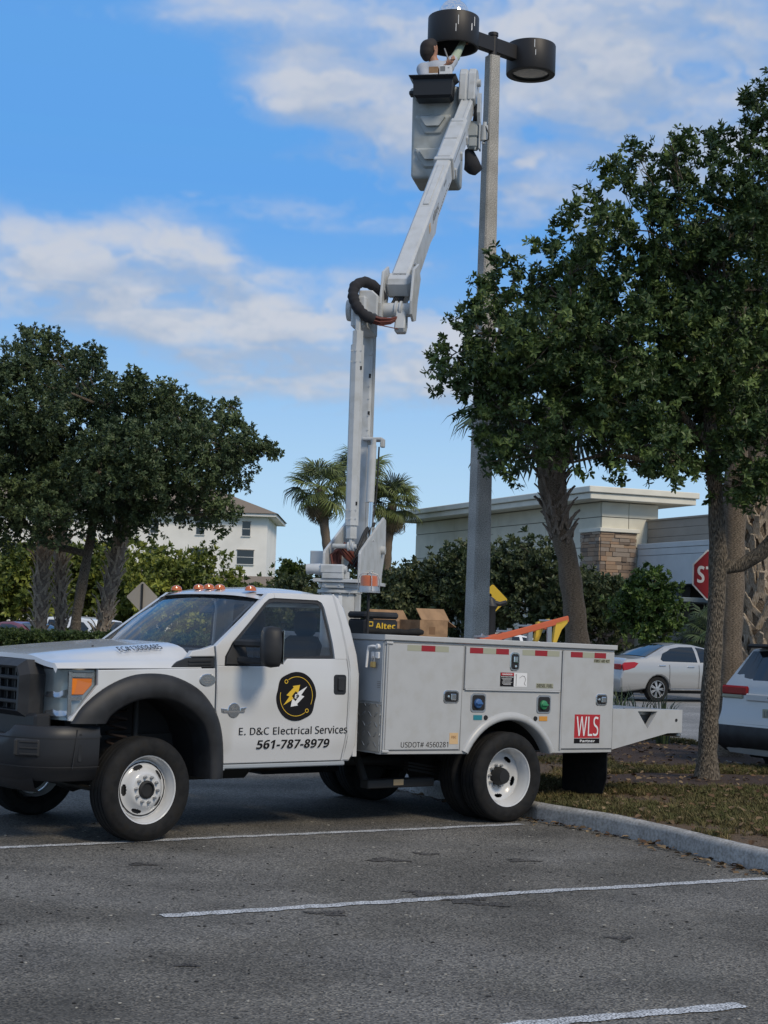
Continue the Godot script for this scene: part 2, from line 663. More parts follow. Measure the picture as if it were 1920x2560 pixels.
	var co := mat(lin(0.022, 0.022, 0.026), 0.9)
	M.sleeve = co
	M.hose = mat(lin(0.13, 0.035, 0.025), 0.6)
	M.black_hose = mat(lin(0.02, 0.02, 0.02), 0.5)
	var cb := mat(lin(0.36, 0.22, 0.12), 0.85)
	cb.albedo_texture = noise_tex(0.02, 3, [0.2, grey(0.85), 0.7, grey(1.0)], 48, 256)
	tri_map(cb, 1.5, false)
	M.cardboard = cb
	M.ladder_orange = mat(lin(0.55, 0.12, 0.05), 0.5)
	M.ladder_yellow = mat(lin(0.65, 0.42, 0.04), 0.5)
	M.brass = mat(lin(0.5, 0.38, 0.16), 0.4, 0.8)


func glass(alpha: float) -> StandardMaterial3D:
	var m := mat(lin(0.03, 0.045, 0.05), 0.02)
	m.albedo_color.a = alpha
	m.transparency = BaseMaterial3D.TRANSPARENCY_ALPHA
	return m


# raised lozenges of chequer plate as a relief map
func tread_plate() -> ImageTexture:
	var n := 128
	var im := Image.create(n, n, false, Image.FORMAT_RGB8)
	for y in n:
		for x in n:
			var h := 0.0
			for k in [[0.25, 0.25, 1.0], [0.75, 0.75, 1.0], [0.75, 0.25, -1.0], [0.25, 0.75, -1.0]]:
				var p := Vector2(x / float(n) - k[0], y / float(n) - k[1])
				var q := Vector2((p.x + p.y * k[2]) * 0.707, (p.x * k[2] - p.y) * 0.707)
				h = maxf(h, 1.0 - Vector2(q.x / 0.2, q.y / 0.055).length())
			im.set_pixel(x, y, grey(clampf(h * 2.0, 0, 1)))
	im.bump_map_to_normal_map(6.0)
	return ImageTexture.create_from_image(im)


const KERB := [-12.4, -42.9, -8.0, -34.05, -3.5, -25.0, 0.2, -17.56, 1.45, -15.02, 1.98, -14.24, 2.34, -13.52, 2.66, -12.62, 2.9, -12.05, 3.4, -10.6, 4.1, -8.4]
const ISLAND_FAR := [9.5, -8.4, 8.0, -13.0, 5.65, -18.75, 4.5, -20.85, 4.95, -22.6, 4.76, -24.78, 4.37, -25.48, 0.6, -33.1, -3.8, -41.9]


func ground() -> void:
	var st := tool()
	quad(st, Vector3(-700, -0.03, -800), Vector3(700, -0.03, -800), Vector3(700, -0.03, 300), Vector3(-700, -0.03, 300))
	var g := part(self, "ground", st, M.lawn)
	setting(g)
	# asphalt of the near car park, stained in streaks
	var stain := FastNoiseLite.new()
	stain.seed = 14
	stain.frequency = 0.3
	stain.fractal_octaves = 4
	var streak := FastNoiseLite.new()
	streak.seed = 23
	streak.frequency = 0.5
	streak.fractal_octaves = 3
	st = tool()
	var step := 0.2
	var nx := 150
	var nz := 160
	for i in nx:
		for j in nz:
			var c := []
			for q in [[0, 0], [1, 0], [1, 1], [0, 1]]:
				var x: float = -17.0 + (i + q[0]) * step
				var z: float = -29.0 + (j + q[1]) * step
				var u: float = (x * 0.86 - z * 0.5) * 0.32
				var v: float = x * 0.5 + z * 0.86
				var n := stain.get_noise_2d(x, z) * 0.9 + streak.get_noise_2d(u * 2.2 + 7.0, v * 1.3) * 0.9
				var t := clampf(0.98 + n * 0.3, 0.6, 1.2)
				c.append([Vector3(x, 0, z), Color(t, t * 0.99, t * 0.965)])
			for k in [0, 1, 2, 0, 2, 3]:
				st.set_color(c[k][1])
				st.set_normal(Vector3.UP)
				st.add_vertex(c[k][0])
	var lot := piece(self, "parking_lot", st.commit(), M.asphalt)
	setting(lot)
	st = tool()
	st.set_color(Color(0.95, 0.94, 0.92))
	for r in [[-90, -29, -17, 60], [13, -29, 90, 60], [-17, 3, 13, 60]]:
		st.set_normal(Vector3.UP)
		quad(st, Vector3(r[0], 0, r[1]), Vector3(r[2], 0, r[1]), Vector3(r[2], 0, r[3]), Vector3(r[0], 0, r[3]))
	setting(piece(self, "parking_lot_001", st.commit(), M.asphalt))
	parking_line(Vector2(-4.6, -11.02), Vector2(1.30, -14.70), 3)
	parking_line(Vector2(-1.2, -9.63), Vector2(2.80, -11.90), 5)
	parking_line(Vector2(-1.05, -6.38), Vector2(1.73, -7.82), 8)
	island()
	debris()


func debris() -> void:
	# loose grit and pebbles on the asphalt
	var st := tool()
	lathe(st, [Vector2(0, 0.008), Vector2(0.007, 0.006), Vector2(0.01, 0.001), Vector2(0.008, 0)], Transform3D(), 6)
	st.generate_normals()
	var xs := []
	var cs := []
	for i in 420:
		var z := -rng.randf_range(6.5, 14.5)
		var x := rng.randf_range(-0.26, 0.26) * -z
		xs.append(Transform3D(Basis(Vector3.UP, rng.randf() * TAU).scaled(Vector3(rng.randf_range(0.5, 1.6), 0.7, rng.randf_range(0.5, 1.3))), Vector3(x, 0.001, z)))
		cs.append(grey(rng.randf_range(0.012, 0.06)) if i % 3 else Color(0.34, 0.32, 0.28))
	var o := scatter(self, "grit", st.commit(), xs, cs, M.blade)
	o.set_meta("kind", "stuff")
	tag(o, "small loose stones and grit scattered over the asphalt", "grit")
	# oil spots with ragged outlines
	st = tool()
	for s in [[-0.25, -9.9, 0.10], [0.55, -10.55, 0.16], [0.75, -10.4, 0.09], [0.35, -10.75, 0.12], [-2.1, -9.2, 0.07], [1.4, -9.4, 0.06], [0.1, -12.2, 0.12], [0.4, -12.6, 0.08], [-0.9, -8.3, 0.05], [1.1, -12.4, 0.1], [-1.6, -11.6, 0.08]]:
		var c := Vector2(s[0], s[1])
		var ring := []
		for k in 18:
			var a := TAU * k / 18
			ring.append(c + Vector2(cos(a) * 1.5, sin(a)) * s[2] * (0.75 + 0.3 * sin(a * 3 + s[0] * 7) + 0.18 * sin(a * 7 + s[1])))
		for k in 18:
			var p: Vector2 = ring[k]
			var q: Vector2 = ring[(k + 1) % 18]
			st.set_smooth_group(0)
			tri(st, Vector3(c.x, 0.004, c.y), Vector3(p.x, 0.004, p.y), Vector3(q.x, 0.004, q.y))
	var oil: StandardMaterial3D = M.asphalt.duplicate()
	oil.vertex_color_use_as_albedo = false
	oil.albedo_color = lin(0.17, 0.16, 0.15)
	setting(part(self, "oil_spots", st, oil))


func parking_line(a: Vector2, b: Vector2, seed_: int) -> void:
	var st := tool()
	var n := FastNoiseLite.new()
	n.seed = seed_
	n.frequency = 2.4
	n.fractal_octaves = 3
	var d := (b - a).normalized()
	var w := Vector2(-d.y, d.x)
	var k := int((b - a).length() / 0.04)
	var rows := []
	for i in k + 1:
		var s := (b - a).length() * i / k
		var p := a + d * s + w * n.get_noise_2d(s * 0.25, 40) * 0.03
		var l := p + w * (0.052 + n.get_noise_2d(s * 3, 3) * 0.03)
		var r := p - w * (0.052 + n.get_noise_2d(s * 3, 19) * 0.03)
		rows.append([Vector3(l.x, 0.005, l.y), Vector3(r.x, 0.005, r.y)])
	grid(st, rows)
	var o := part(self, numbered("parking_line"), st, M.line_paint)
	setting(o)


func island() -> void:
	var foot := pts(KERB)
	# kerb of cast lengths with joints between them
	var kerb := Node3D.new()
	kerb.name = "kerb"
	add_child(kerb)
	setting(kerb)
	kerb_run(kerb, foot, 1.0, true)
	var far := pts(ISLAND_FAR)
	kerb_run(kerb, far, 1.0, false)
	var poly := PackedVector2Array()
	for p in offset_line(foot, 0.14):
		poly.append(p)
	for p in offset_line(far, 0.14):
		poly.append(p)
	var st := tool()
	var idx := Geometry2D.triangulate_polygon(poly)
	for i in range(0, idx.size(), 3):
		for k in [0, 1, 2]:
			st.add_vertex(Vector3(poly[idx[i + k]].x, 0.135, poly[idx[i + k]].y))
	setting(part(self, "island_soil", st, M.soil))
	# dark mulch under the trees
	st = tool()
	for m in [[3.57, -18.1, 1.75, 0.8, 0.35], [4.35, -21.8, 2.2, 1.6, 0.9], [2.6, -22.6, 2.6, 2.0, 0.9]]:
		var c := Vector2(m[0], m[1])
		var n := 40
		for i in n:
			var e := []
			for q in [i, (i + 1) % n]:
				var a: float = TAU * q / n
				var r := 1.0 + 0.12 * sin(a * 5 + m[0]) + 0.07 * sin(a * 11 + m[1])
				var p := Vector2(cos(a) * m[2], sin(a) * m[3]) * r
				p = p.rotated(-m[4])
				e.append(c + p)
			st.set_smooth_group(0)
			tri(st, Vector3(c.x, 0.165, c.y), Vector3(e[0].x, 0.142, e[0].y), Vector3(e[1].x, 0.142, e[1].y))
	setting(part(self, "mulch_bed", st, M.mulch))
	# turf
	var inside := poly
	var mesh := blade_tuft()
	var xs := []
	var cs := []
	var thin := FastNoiseLite.new()
	thin.seed = 4
	thin.frequency = 0.55
	thin.fractal_octaves = 3
	var tries := 0
	while xs.size() < 24000 and tries < 200000:
		tries += 1
		var p := Vector2(rng.randf_range(-1.5, 6.0), rng.randf_range(-25.5, -10.5))
		if not Geometry2D.is_point_in_polygon(p, inside):
			continue
		var n := thin.get_noise_2d(p.x, p.y * 0.7)
		var near := 9.0
		for m in [[3.57, -18.1, 1.7, 0.75, 0.35], [4.35, -21.8, 2.1, 1.5, 0.9], [2.6, -22.6, 2.5, 1.9, 0.9]]:
			var q: Vector2 = (p - Vector2(m[0], m[1])).rotated(m[4])
			near = minf(near, Vector2(q.x / m[2], q.y / m[3]).length())
		if near < 0.95 + n * 0.4 or n < -0.24 + rng.randf() * 0.25 - 0.1:
			continue
		var s := rng.randf_range(0.6, 1.25)
		xs.append(Transform3D(Basis(Vector3.UP, rng.randf() * TAU).scaled(Vector3(s, s * rng.randf_range(0.6, 1.1), s)), Vector3(p.x, 0.135, p.y)))
		var t := rng.randf()
		var col := Color(0.085, 0.095, 0.032).lerp(Color(0.20, 0.15, 0.075), t * 0.75 + maxf(0.0, -n) * 0.6)
		cs.append(col * rng.randf_range(0.7, 1.2))
	scatter(self, "turf", mesh, xs, cs, M.blade).set_meta("kind", "stuff")
	tag(get_node("turf"), "thin olive turf covering the raised planting island", "grass")
	# fallen leaves on the island and along the kerb foot
	xs = []
	cs = []
	var leaf := leaf_mesh(0.07, 0.028, 0.3)
	for i in 2600:
		var p: Vector2
		if i % 12 == 0:
			var e := rng.randi_range(3, foot.size() - 2)
			var d := foot[e + 1] - foot[e]
			p = foot[e] + d * rng.randf() + Vector2(d.y, -d.x).normalized() * -rng.randf_range(0.01, 0.22) * rng.randf()
			p += Vector2(-0.03, 0.0)
			if Geometry2D.is_point_in_polygon(p, inside):
				continue
		else:
			p = Vector2(rng.randf_range(-1.0, 6.0), rng.randf_range(-24.0, -11.0))
			if not Geometry2D.is_point_in_polygon(p, inside):
				continue
		var y := 0.012 if i % 12 == 0 else 0.165 + rng.randf() * 0.02
		var b := Basis(Vector3.UP, rng.randf() * TAU) * Basis(Vector3.RIGHT, rng.randf_range(-0.5, 0.5)) * Basis(Vector3.BACK, rng.randf_range(-0.4, 0.4))
		xs.append(Transform3D(b.scaled(Vector3.ONE * rng.randf_range(0.5, 1.2)), Vector3(p.x, y, p.y)))
		cs.append(Color(0.12, 0.065, 0.035).lerp(Color(0.26, 0.19, 0.11), rng.randf()) * rng.randf_range(0.6, 1.2))
	var li := scatter(self, "leaf_litter", leaf, xs, cs, M.blade)
	li.set_meta("kind", "stuff")
	tag(li, "brown fallen leaves scattered over the island and kerb foot", "leaves")


func offset_line(line: PackedVector2Array, d: float) -> PackedVector2Array:
	var out := PackedVector2Array()
	for i in line.size():
		var t := (line[mini(i + 1, line.size() - 1)] - line[maxi(i - 1, 0)]).normalized()
		out.append(line[i] + Vector2(-t.y, t.x) * -d)
	return out


func kerb_run(kerb: Node3D, line: PackedVector2Array, side: float, fine: bool) -> void:
	# resample and cut into lengths of about three metres
	var walk := []
	for i in line.size() - 1:
		var n := maxi(1, int((line[i + 1] - line[i]).length() / 0.5))
		for k in n:
			walk.append(line[i].lerp(line[i + 1], float(k) / n))
	walk.append(line[-1])
	var prof := [Vector2(0, -0.02), Vector2(0.012, 0.11), Vector2(0.022, 0.138), Vector2(0.045, 0.15), Vector2(0.125, 0.152), Vector2(0.15, 0.14), Vector2(0.15, -0.02)]
	var at := 0
	while at < walk.size() - 1:
		var to := mini(at + 6, walk.size() - 1)
		if walk.size() - 1 - to < 3:
			to = walk.size() - 1
		var st := tool()
		var rows := []
		for i in range(at, to + 1):
			var t: Vector2 = (walk[mini(i + 1, walk.size() - 1)] - walk[maxi(i - 1, 0)]).normalized()
			var nrm := Vector2(-t.y, t.x) * -side
			var p: Vector2 = walk[i]
			if i == at and at > 0:
				p += t * 0.006
			if i == to and to < walk.size() - 1:
				p -= t * 0.006
			var row := []
			for q in prof:
				var jit := 0.004 * sin(i * 2.3 + q.y * 40.0) if q.y > 0.1 else 0.0
				row.append(Vector3(p.x + nrm.x * q.x, q.y + jit, p.y + nrm.y * q.x))
			rows.append(row)
		grid(st, rows, 1)
		st.set_smooth_group(-1)
		for row in [rows[0], rows[-1]]:
			for k in range(1, row.size() - 1):
				tri(st, row[0], row[k], row[k + 1])
		part(kerb, "kerb_stone", st, M.concrete)
		at = to


func scatter(parent: Node, called: String, mesh: Mesh, xs: Array, cs: Array, m: Material) -> MultiMeshInstance3D:
	var mm := MultiMesh.new()
	mm.transform_format = MultiMesh.TRANSFORM_3D
	mm.use_colors = true
	mm.mesh = mesh
	mm.instance_count = xs.size()
	for i in xs.size():
		mm.set_instance_transform(i, xs[i])
		mm.set_instance_color(i, cs[i])
	var o := MultiMeshInstance3D.new()
	o.multimesh = mm
	o.material_override = m
	o.name = called
	parent.add_child(o, true)
	return o


func leaf_mesh(l: float, w: float, fold: float) -> ArrayMesh:
	var st := tool()
	leaf(st, Transform3D(), l, w, fold)
	st.generate_normals()
	return st.commit()


# one leaf along +z, folded along its midrib
func leaf(st: SurfaceTool, x: Transform3D, l: float, w: float, fold: float) -> void:
	st.set_smooth_group(-1)
	st.set_color(Color.WHITE)
	var a := x * Vector3.ZERO
	var e := x * Vector3(0, -l * 0.12, l)
	var m := x * Vector3(0, 0, l * 0.5)
	var p := x * Vector3(w * 0.9, w * fold, l * 0.36)
	var q := x * Vector3(-w * 0.9, w * fold, l * 0.36)
	var p2 := x * Vector3(w * 0.72, w * fold * 0.6 - l * 0.05, l * 0.78)
	var q2 := x * Vector3(-w * 0.72, w * fold * 0.6 - l * 0.05, l * 0.78)
	tri(st, a, p, m)
	tri(st, m, p, p2)
	tri(st, m, p2, e)
	tri(st, a, m, q)
	tri(st, m, q2, q)
	tri(st, m, e, q2)


func blade_tuft() -> ArrayMesh:
	var st := tool()
	st.set_smooth_group(-1)
	st.set_color(Color.WHITE)
	var r := RandomNumberGenerator.new()
	r.seed = 3
	for i in 9:
		var a := r.randf() * TAU
		var o := Vector3(cos(a), 0, sin(a)) * r.randf() * 0.035
		var lean := Vector3(cos(a + r.randf_range(-1, 1)), 0, sin(a + r.randf_range(-1, 1))) * r.randf_range(0.015, 0.05)
		var side := Vector3(-sin(a), 0, cos(a)) * 0.004
		var h := r.randf_range(0.03, 0.065)
		var mid := o + lean * 0.35 + Vector3(0, h * 0.6, 0)
		tri(st, o - side, o + side, mid + side * 0.8)
		tri(st, o - side, mid + side * 0.8, mid - side * 0.8)
		tri(st, mid - side * 0.8, mid + side * 0.8, o + lean + Vector3(0, h, 0))
	st.generate_normals()
	return st.commit()


func far_lot() -> void:
	var st := tool()
	st.set_normal(Vector3.UP)
	quad(st, Vector3(-60, 0.004, -62), Vector3(60, 0.004, -62), Vector3(60, 0.004, -24), Vector3(-60, 0.004, -24))
	setting(piece(self, "far_parking_lot", st.commit(), M.faded))
	st = tool()
	box(st, Vector3(-10, 0.06, -63.5), Vector3(120, 0.16, 3.0), 0.02)
	setting(part(self, "pavement", st, M.concrete))

# ---------------------------------------------------------------- plants
const OAK_RIGHT := [ [0.83, 4.56, -18.21, 0.36], [1.26, 5.48, -18.56, 0.44], [1.09, 4.88, -17.64, 0.37], [1.22, 4.20, -18.12, 0.48], [1.47, 3.84, -18.96, 0.40], [1.85, 5.80, -18.97, 0.43], [1.75, 4.74, -17.28, 0.53], [1.84, 4.08, -17.46, 0.54], [2.05, 5.90, -17.11, 0.38], [2.32, 5.50, -17.97, 0.55], [2.27, 4.53, -17.07, 0.57], [2.36, 3.91, -18.01, 0.48], [2.66, 6.77, -18.43, 0.36], [2.76, 6.05, -17.61, 0.54], [3.01, 5.47, -18.49, 0.67], [3.05, 4.54, -18.30, 0.67], [2.72, 3.67, -17.05, 0.43], [3.25, 7.00, -18.23, 0.38], [3.34, 6.31, -17.57, 0.54], [3.53, 5.63, -17.91, 0.65], [3.58, 4.71, -17.62, 0.69], [3.57, 3.96, -18.52, 0.57], [3.92, 7.05, -17.97, 0.40], [3.89, 6.22, -17.35, 0.53], [4.20, 5.61, -18.20, 0.71], [4.44, 4.76, -18.72, 0.73], [4.06, 3.78, -17.67, 0.54], [4.31, 7.38, -17.49, 0.54], [4.61, 6.58, -17.85, 0.70], [5.16, 5.65, -19.06, 0.85], [5.20, 4.41, -19.15, 0.75], [0.82, 5.18, -18.48, 0.16], [0.72, 4.84, -18.99, 0.21], [0.67, 4.58, -18.86, 0.18], [2.65, 6.97, -17.83, 0.14], [2.92, 6.87, -17.20, 0.13], [3.60, 7.34, -18.44, 0.14], [4.10, 7.74, -18.23, 0.18], [2.99, 3.50, -17.22, 0.27], [3.70, 3.51, -18.10, 0.30], [2.63, 3.55, -18.09, 0.25], [1.80, 3.56, -17.44, 0.24], [1.24, 3.54, -17.46, 0.22], [3.90, 3.32, -17.59, 0.30], [1.47, 4.54, -17.95, 0.50], [2.05, 4.31, -17.65, 0.49], [2.61, 4.09, -17.35, 0.49], [3.22, 4.78, -17.82, 0.55], [2.51, 5.01, -17.50, 0.54], [3.30, 4.20, -18.78, 0.47], [2.12, 5.47, -18.91, 0.48] ]
const OAK_LEFT := [ [-8.96, 7.44, -38.78, 0.76], [-8.82, 8.36, -41.63, 0.70], [-8.47, 6.57, -38.71, 1.19], [-8.12, 7.59, -41.84, 1.05], [-7.33, 7.90, -39.95, 0.50], [-9.02, 5.41, -40.49, 1.36], [-7.92, 5.98, -41.17, 1.38], [-6.74, 6.80, -40.08, 0.90], [-6.15, 7.14, -39.11, 0.49], [-7.69, 4.29, -38.63, 1.08], [-6.25, 5.27, -38.16, 1.18], [-5.85, 6.73, -41.05, 0.92], [-5.35, 7.03, -39.74, 0.50], [-5.33, 5.33, -38.50, 1.19], [-4.88, 6.72, -41.67, 0.76], [-4.42, 5.52, -39.01, 0.98], [-6.66, 4.17, -39.62, 0.83], [-5.48, 4.28, -39.10, 0.77], [-4.67, 4.64, -40.57, 0.74], [-3.91, 6.13, -40.35, 0.79], [-3.78, 5.34, -40.44, 0.68], [-3.22, 5.78, -38.97, 0.55], [-2.79, 5.74, -39.05, 0.33], [-3.92, 4.21, -38.92, 0.54], [-8.90, 3.96, -39.24, 0.88], [-9.70, 6.27, -38.43, 1.51], [-9.86, 4.64, -38.53, 1.29], [-3.99, 7.15, -42.04, 0.29], [-9.28, 8.83, -42.02, 0.35] ]

const ORDER := ["first", "second", "third", "fourth", "fifth", "sixth"]
const PLACE := ["middle rear", "right rear", "farthest", "rightmost", "nearest", "leftmost"]


func rosette(n: int, l: float, w: float, seed_: int, spread := 1.0, whorls := 1) -> ArrayMesh:
	var st := tool()
	var r := RandomNumberGenerator.new()
	r.seed = seed_
	for k in whorls:
		var o := Vector3(r.randf_range(-1, 1), r.randf_range(-1, 1), r.randf_range(-1, 1)) * l * 1.2 if k > 0 else Vector3.ZERO
		var tip := Basis.from_euler(Vector3(r.randf_range(-1.2, 1.2), r.randf() * TAU, r.randf_range(-1.2, 1.2))) if k > 0 else Basis()
		for i in n:
			var b := tip * Basis(Vector3.UP, TAU * i / n + r.randf_range(-0.4, 0.4)) * Basis(Vector3.RIGHT, -r.randf_range(0.0, 1.1) * spread) * Basis(Vector3.BACK, r.randf_range(-0.7, 0.7))
			var s := r.randf_range(0.7, 1.15)
			leaf(st, Transform3D(b, o + tip.y * r.randf() * l * 0.5), l * s, w * s, 0.35)
	st.generate_normals()
	return st.commit()


func foliage_material(rough := 0.45, back := 0.5) -> StandardMaterial3D:
	var m := mat(Color.WHITE, rough, 0, 0.4)
	m.vertex_color_use_as_albedo = true
	m.backlight_enabled = true
	m.backlight = grey(back)
	return m


func plant_materials() -> void:
	M.leaf = foliage_material()
	var b := mat(lin(0.27, 0.24, 0.20), 0.95)
	b.albedo_texture = noise_tex(0.05, 4, [0.25, Color(0.32, 0.3, 0.28), 0.5, Color(0.75, 0.72, 0.68), 0.8, Color(1.0, 0.97, 0.92)], 61, 512)
	b.normal_enabled = true
	b.normal_texture = noise_tex(0.05, 4, [], 61, 512, FastNoiseLite.TYPE_SIMPLEX_SMOOTH, true, 16.0)
	b.normal_scale = 1.3
	tri_map(b, 2.2)
	b.uv1_scale = Vector3(2.6, 0.55, 2.6)
	M.bark = b
	var p := mat(lin(0.30, 0.255, 0.205), 0.95)
	p.albedo_texture = noise_tex(0.05, 4, [0.25, Color(0.4, 0.37, 0.34), 0.5, Color(0.78, 0.75, 0.72), 0.8, Color(1.0, 0.98, 0.95)], 62, 512)
	p.normal_enabled = true
	p.normal_texture = noise_tex(0.05, 4, [], 62, 512, FastNoiseLite.TYPE_SIMPLEX_SMOOTH, true, 14.0)
	tri_map(p, 2.0)
	p.uv1_scale = Vector3(0.9, 4.5, 0.9)
	M.palm_bark = p
	var q := mat(lin(0.56, 0.47, 0.37), 0.9)
	q.albedo_texture = noise_tex(0.03, 3, [0.2, Color(0.6, 0.56, 0.5), 0.6, grey(0.9), 0.9, grey(1.0)], 63, 256)
	tri_map(q, 3.0, false)
	q.uv1_scale = Vector3(8.0, 1.5, 8.0)
	M.boot = q
	var q2 := q.duplicate()
	q2.albedo_color = lin(0.32, 0.26, 0.21)
	M.boot_dark = q2
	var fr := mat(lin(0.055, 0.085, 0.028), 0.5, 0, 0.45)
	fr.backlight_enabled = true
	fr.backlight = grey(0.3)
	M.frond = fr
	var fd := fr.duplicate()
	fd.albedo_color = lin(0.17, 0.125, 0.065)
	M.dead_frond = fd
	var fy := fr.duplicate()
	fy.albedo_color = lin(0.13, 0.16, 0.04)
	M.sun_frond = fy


# leaf clusters through the blobs [x, y, z, r] of a crown, thinned by noise so that sky shows
func crown(parent: Node3D, blobs: Array, per_m2: float, mesh: Mesh, dark: Color, light: Color, seed_: int, size := 1.0, gap := 0.0) -> MultiMeshInstance3D:
	var r := RandomNumberGenerator.new()
	r.seed = seed_
	var thin := FastNoiseLite.new()
	thin.seed = seed_
	thin.frequency = 2.6 / size
	thin.fractal_octaves = 2
	var xs := []
	var cs := []
	var inv := parent.transform.affine_inverse()
	for b in blobs:
		var c := Vector3(b[0], b[1], b[2])
		var n := int(per_m2 * b[3] * b[3] * 12.6)
		var tone := r.randf()
		for i in n:
			var d := Vector3(r.randfn(), r.randfn(), r.randfn()).normalized()
			var rad: float = b[3] * pow(r.randf(), 0.42) * 1.05
			var p := c + d * rad * Vector3(1, 0.9, 1)
			if thin.get_noise_3dv(p) < gap - 0.35 + r.randf() * 0.1:
				continue
			var axis := (d + Vector3(0, 0.35, 0) + Vector3(r.randfn(), r.randfn(), r.randfn()) * 0.45).normalized()
			var side := axis.cross(Vector3(r.randfn(), r.randfn(), r.randfn())).normalized()
			var s := size * r.randf_range(0.65, 1.2)
			xs.append(inv * Transform3D(Basis(side, axis, side.cross(axis)).scaled(Vector3.ONE * s), p))
			var t := clampf(r.randf() * 0.75 + tone * 0.3 - 0.1, 0.0, 1.0)
			cs.append(dark.lerp(light, t * t))
	var o := scatter(parent, "crown", mesh, xs, cs, M.leaf)
	o.set_meta("kind", "stuff")
	return o


func wander(a: Vector3, b: Vector3, n: int, sag: float, r: RandomNumberGenerator) -> Array:
	var out := []
	for i in n + 1:
		var t := float(i) / n
		var k := sin(t * PI) * sag
		out.append(a.lerp(b, t) + Vector3(r.randfn(), r.randfn() * 0.6, r.randfn()) * k)
	out[0] = a
	out[-1] = b
	return out


# limbs from the trunk out to every blob and twigs inside it
func limbs(parent: Node3D, from: Array, blobs: Array, r0: float, seed_: int, twigs := 6) -> void:
	var r := RandomNumberGenerator.new()
	r.seed = seed_
	var inv := parent.transform.affine_inverse()
	for b in blobs:
		var c := Vector3(b[0], b[1], b[2])
		var best: Vector3 = from[0]
		for f in from:
			if f.y < c.y + 0.3 and f.distance_to(c) < best.distance_to(c):
				best = f
		var st := tool()
		var k := clampf(b[3] * 1.2, 0.35, 1.0)
		var line := wander(best, c, 5, 0.12 * best.distance_to(c) * 0.4, r)
		pipe(st, line.map(func(p): return inv * p), [r0 * k, r0 * k * 0.85, r0 * k * 0.7, r0 * k * 0.55, r0 * k * 0.42, r0 * k * 0.3], 6, false)
		for i in twigs:
			var d: Vector3 = Vector3(r.randfn(), r.randfn() * 0.8 + 0.2, r.randfn()).normalized() * b[3] * r.randf_range(0.6, 1.0)
			var s: Vector3 = line[r.randi_range(3, 5)]
			var tw := wander(s, c + d, 3, 0.05, r)
			pipe(st, tw.map(func(p): return inv * p), [r0 * 0.25, r0 * 0.18, r0 * 0.12, r0 * 0.06], 4, false)
		part(parent, "limb", st, M.bark)


func trunk(parent: Node3D, line: Array, radii: Array, m: Material, called := "trunk", n := 14) -> void:
	var inv := parent.transform.affine_inverse()
	var fine := []
	var fr := []
	for i in line.size() - 1:
		var steps := maxi(2, int((line[i + 1] - line[i]).length() / 0.12))
		for k in steps:
			var t := float(k) / steps
			fine.append(inv * line[i].lerp(line[i + 1], t))
			var wob := 1.0 + 0.05 * sin(fine.size() * 1.7) + 0.04 * sin(fine.size() * 0.63 + 2.0)
			fr.append(lerpf(radii[i], radii[i + 1], t) * wob)
	fine.append(inv * line[-1])
	fr.append(radii[-1])
	var st := tool()
	pipe(st, fine, fr, n, true)
	part(parent, called, st, m)


func boot_mesh(l: float, w: float) -> ArrayMesh:
	var st := tool()
	st.set_smooth_group(-1)
	# two legs that meet in a stalk, bending outwards at the tip
	for s in [-1.0, 1.0]:
		bar(st, Vector3(s * w * 0.42, 0, 0), Vector3(s * w * 0.1, l * 0.45, l * 0.1), w * 0.34, w * 0.16, w * 0.03, Vector3.BACK)
	bar(st, Vector3(0, l * 0.36, l * 0.07), Vector3(w * 0.06, l * 0.8, l * 0.26), w * 0.42, w * 0.16, w * 0.03, Vector3.BACK)
	bar(st, Vector3(w * 0.06, l * 0.76, l * 0.24), Vector3(w * 0.1, l, l * 0.42), w * 0.3, w * 0.13, w * 0.03, Vector3.BACK)
	st.generate_normals()
	return st.commit()


func boots(parent: Node3D, line: Array, radius: float, y0: float, y1: float, step: float, mesh: Mesh, seed_: int, m: Material, around := TAU) -> void:
	var r := RandomNumberGenerator.new()
	r.seed = seed_
	var inv := parent.transform.affine_inverse()
	var y := y0
	var a := 0.0
	while y < y1:
		var p: Vector3 = line[0]
		for i in line.size() - 1:
			if y >= line[i].y and y <= line[i + 1].y:
				p = line[i].lerp(line[i + 1], (y - line[i].y) / (line[i + 1].y - line[i].y))
		var out := Vector3(sin(a), 0, cos(a))
		var b := Basis(Vector3.UP, a) * Basis(Vector3.BACK, r.randf_range(-0.45, 0.45)) * Basis(Vector3.RIGHT, r.randf_range(-0.05, 0.25))
		var o := piece(parent, "boot", mesh, m)
		o.transform = inv * Transform3D(b.scaled(Vector3.ONE * r.randf_range(0.8, 1.15)), p + out * radius * 0.86)
		a += 2.3999
		y += step


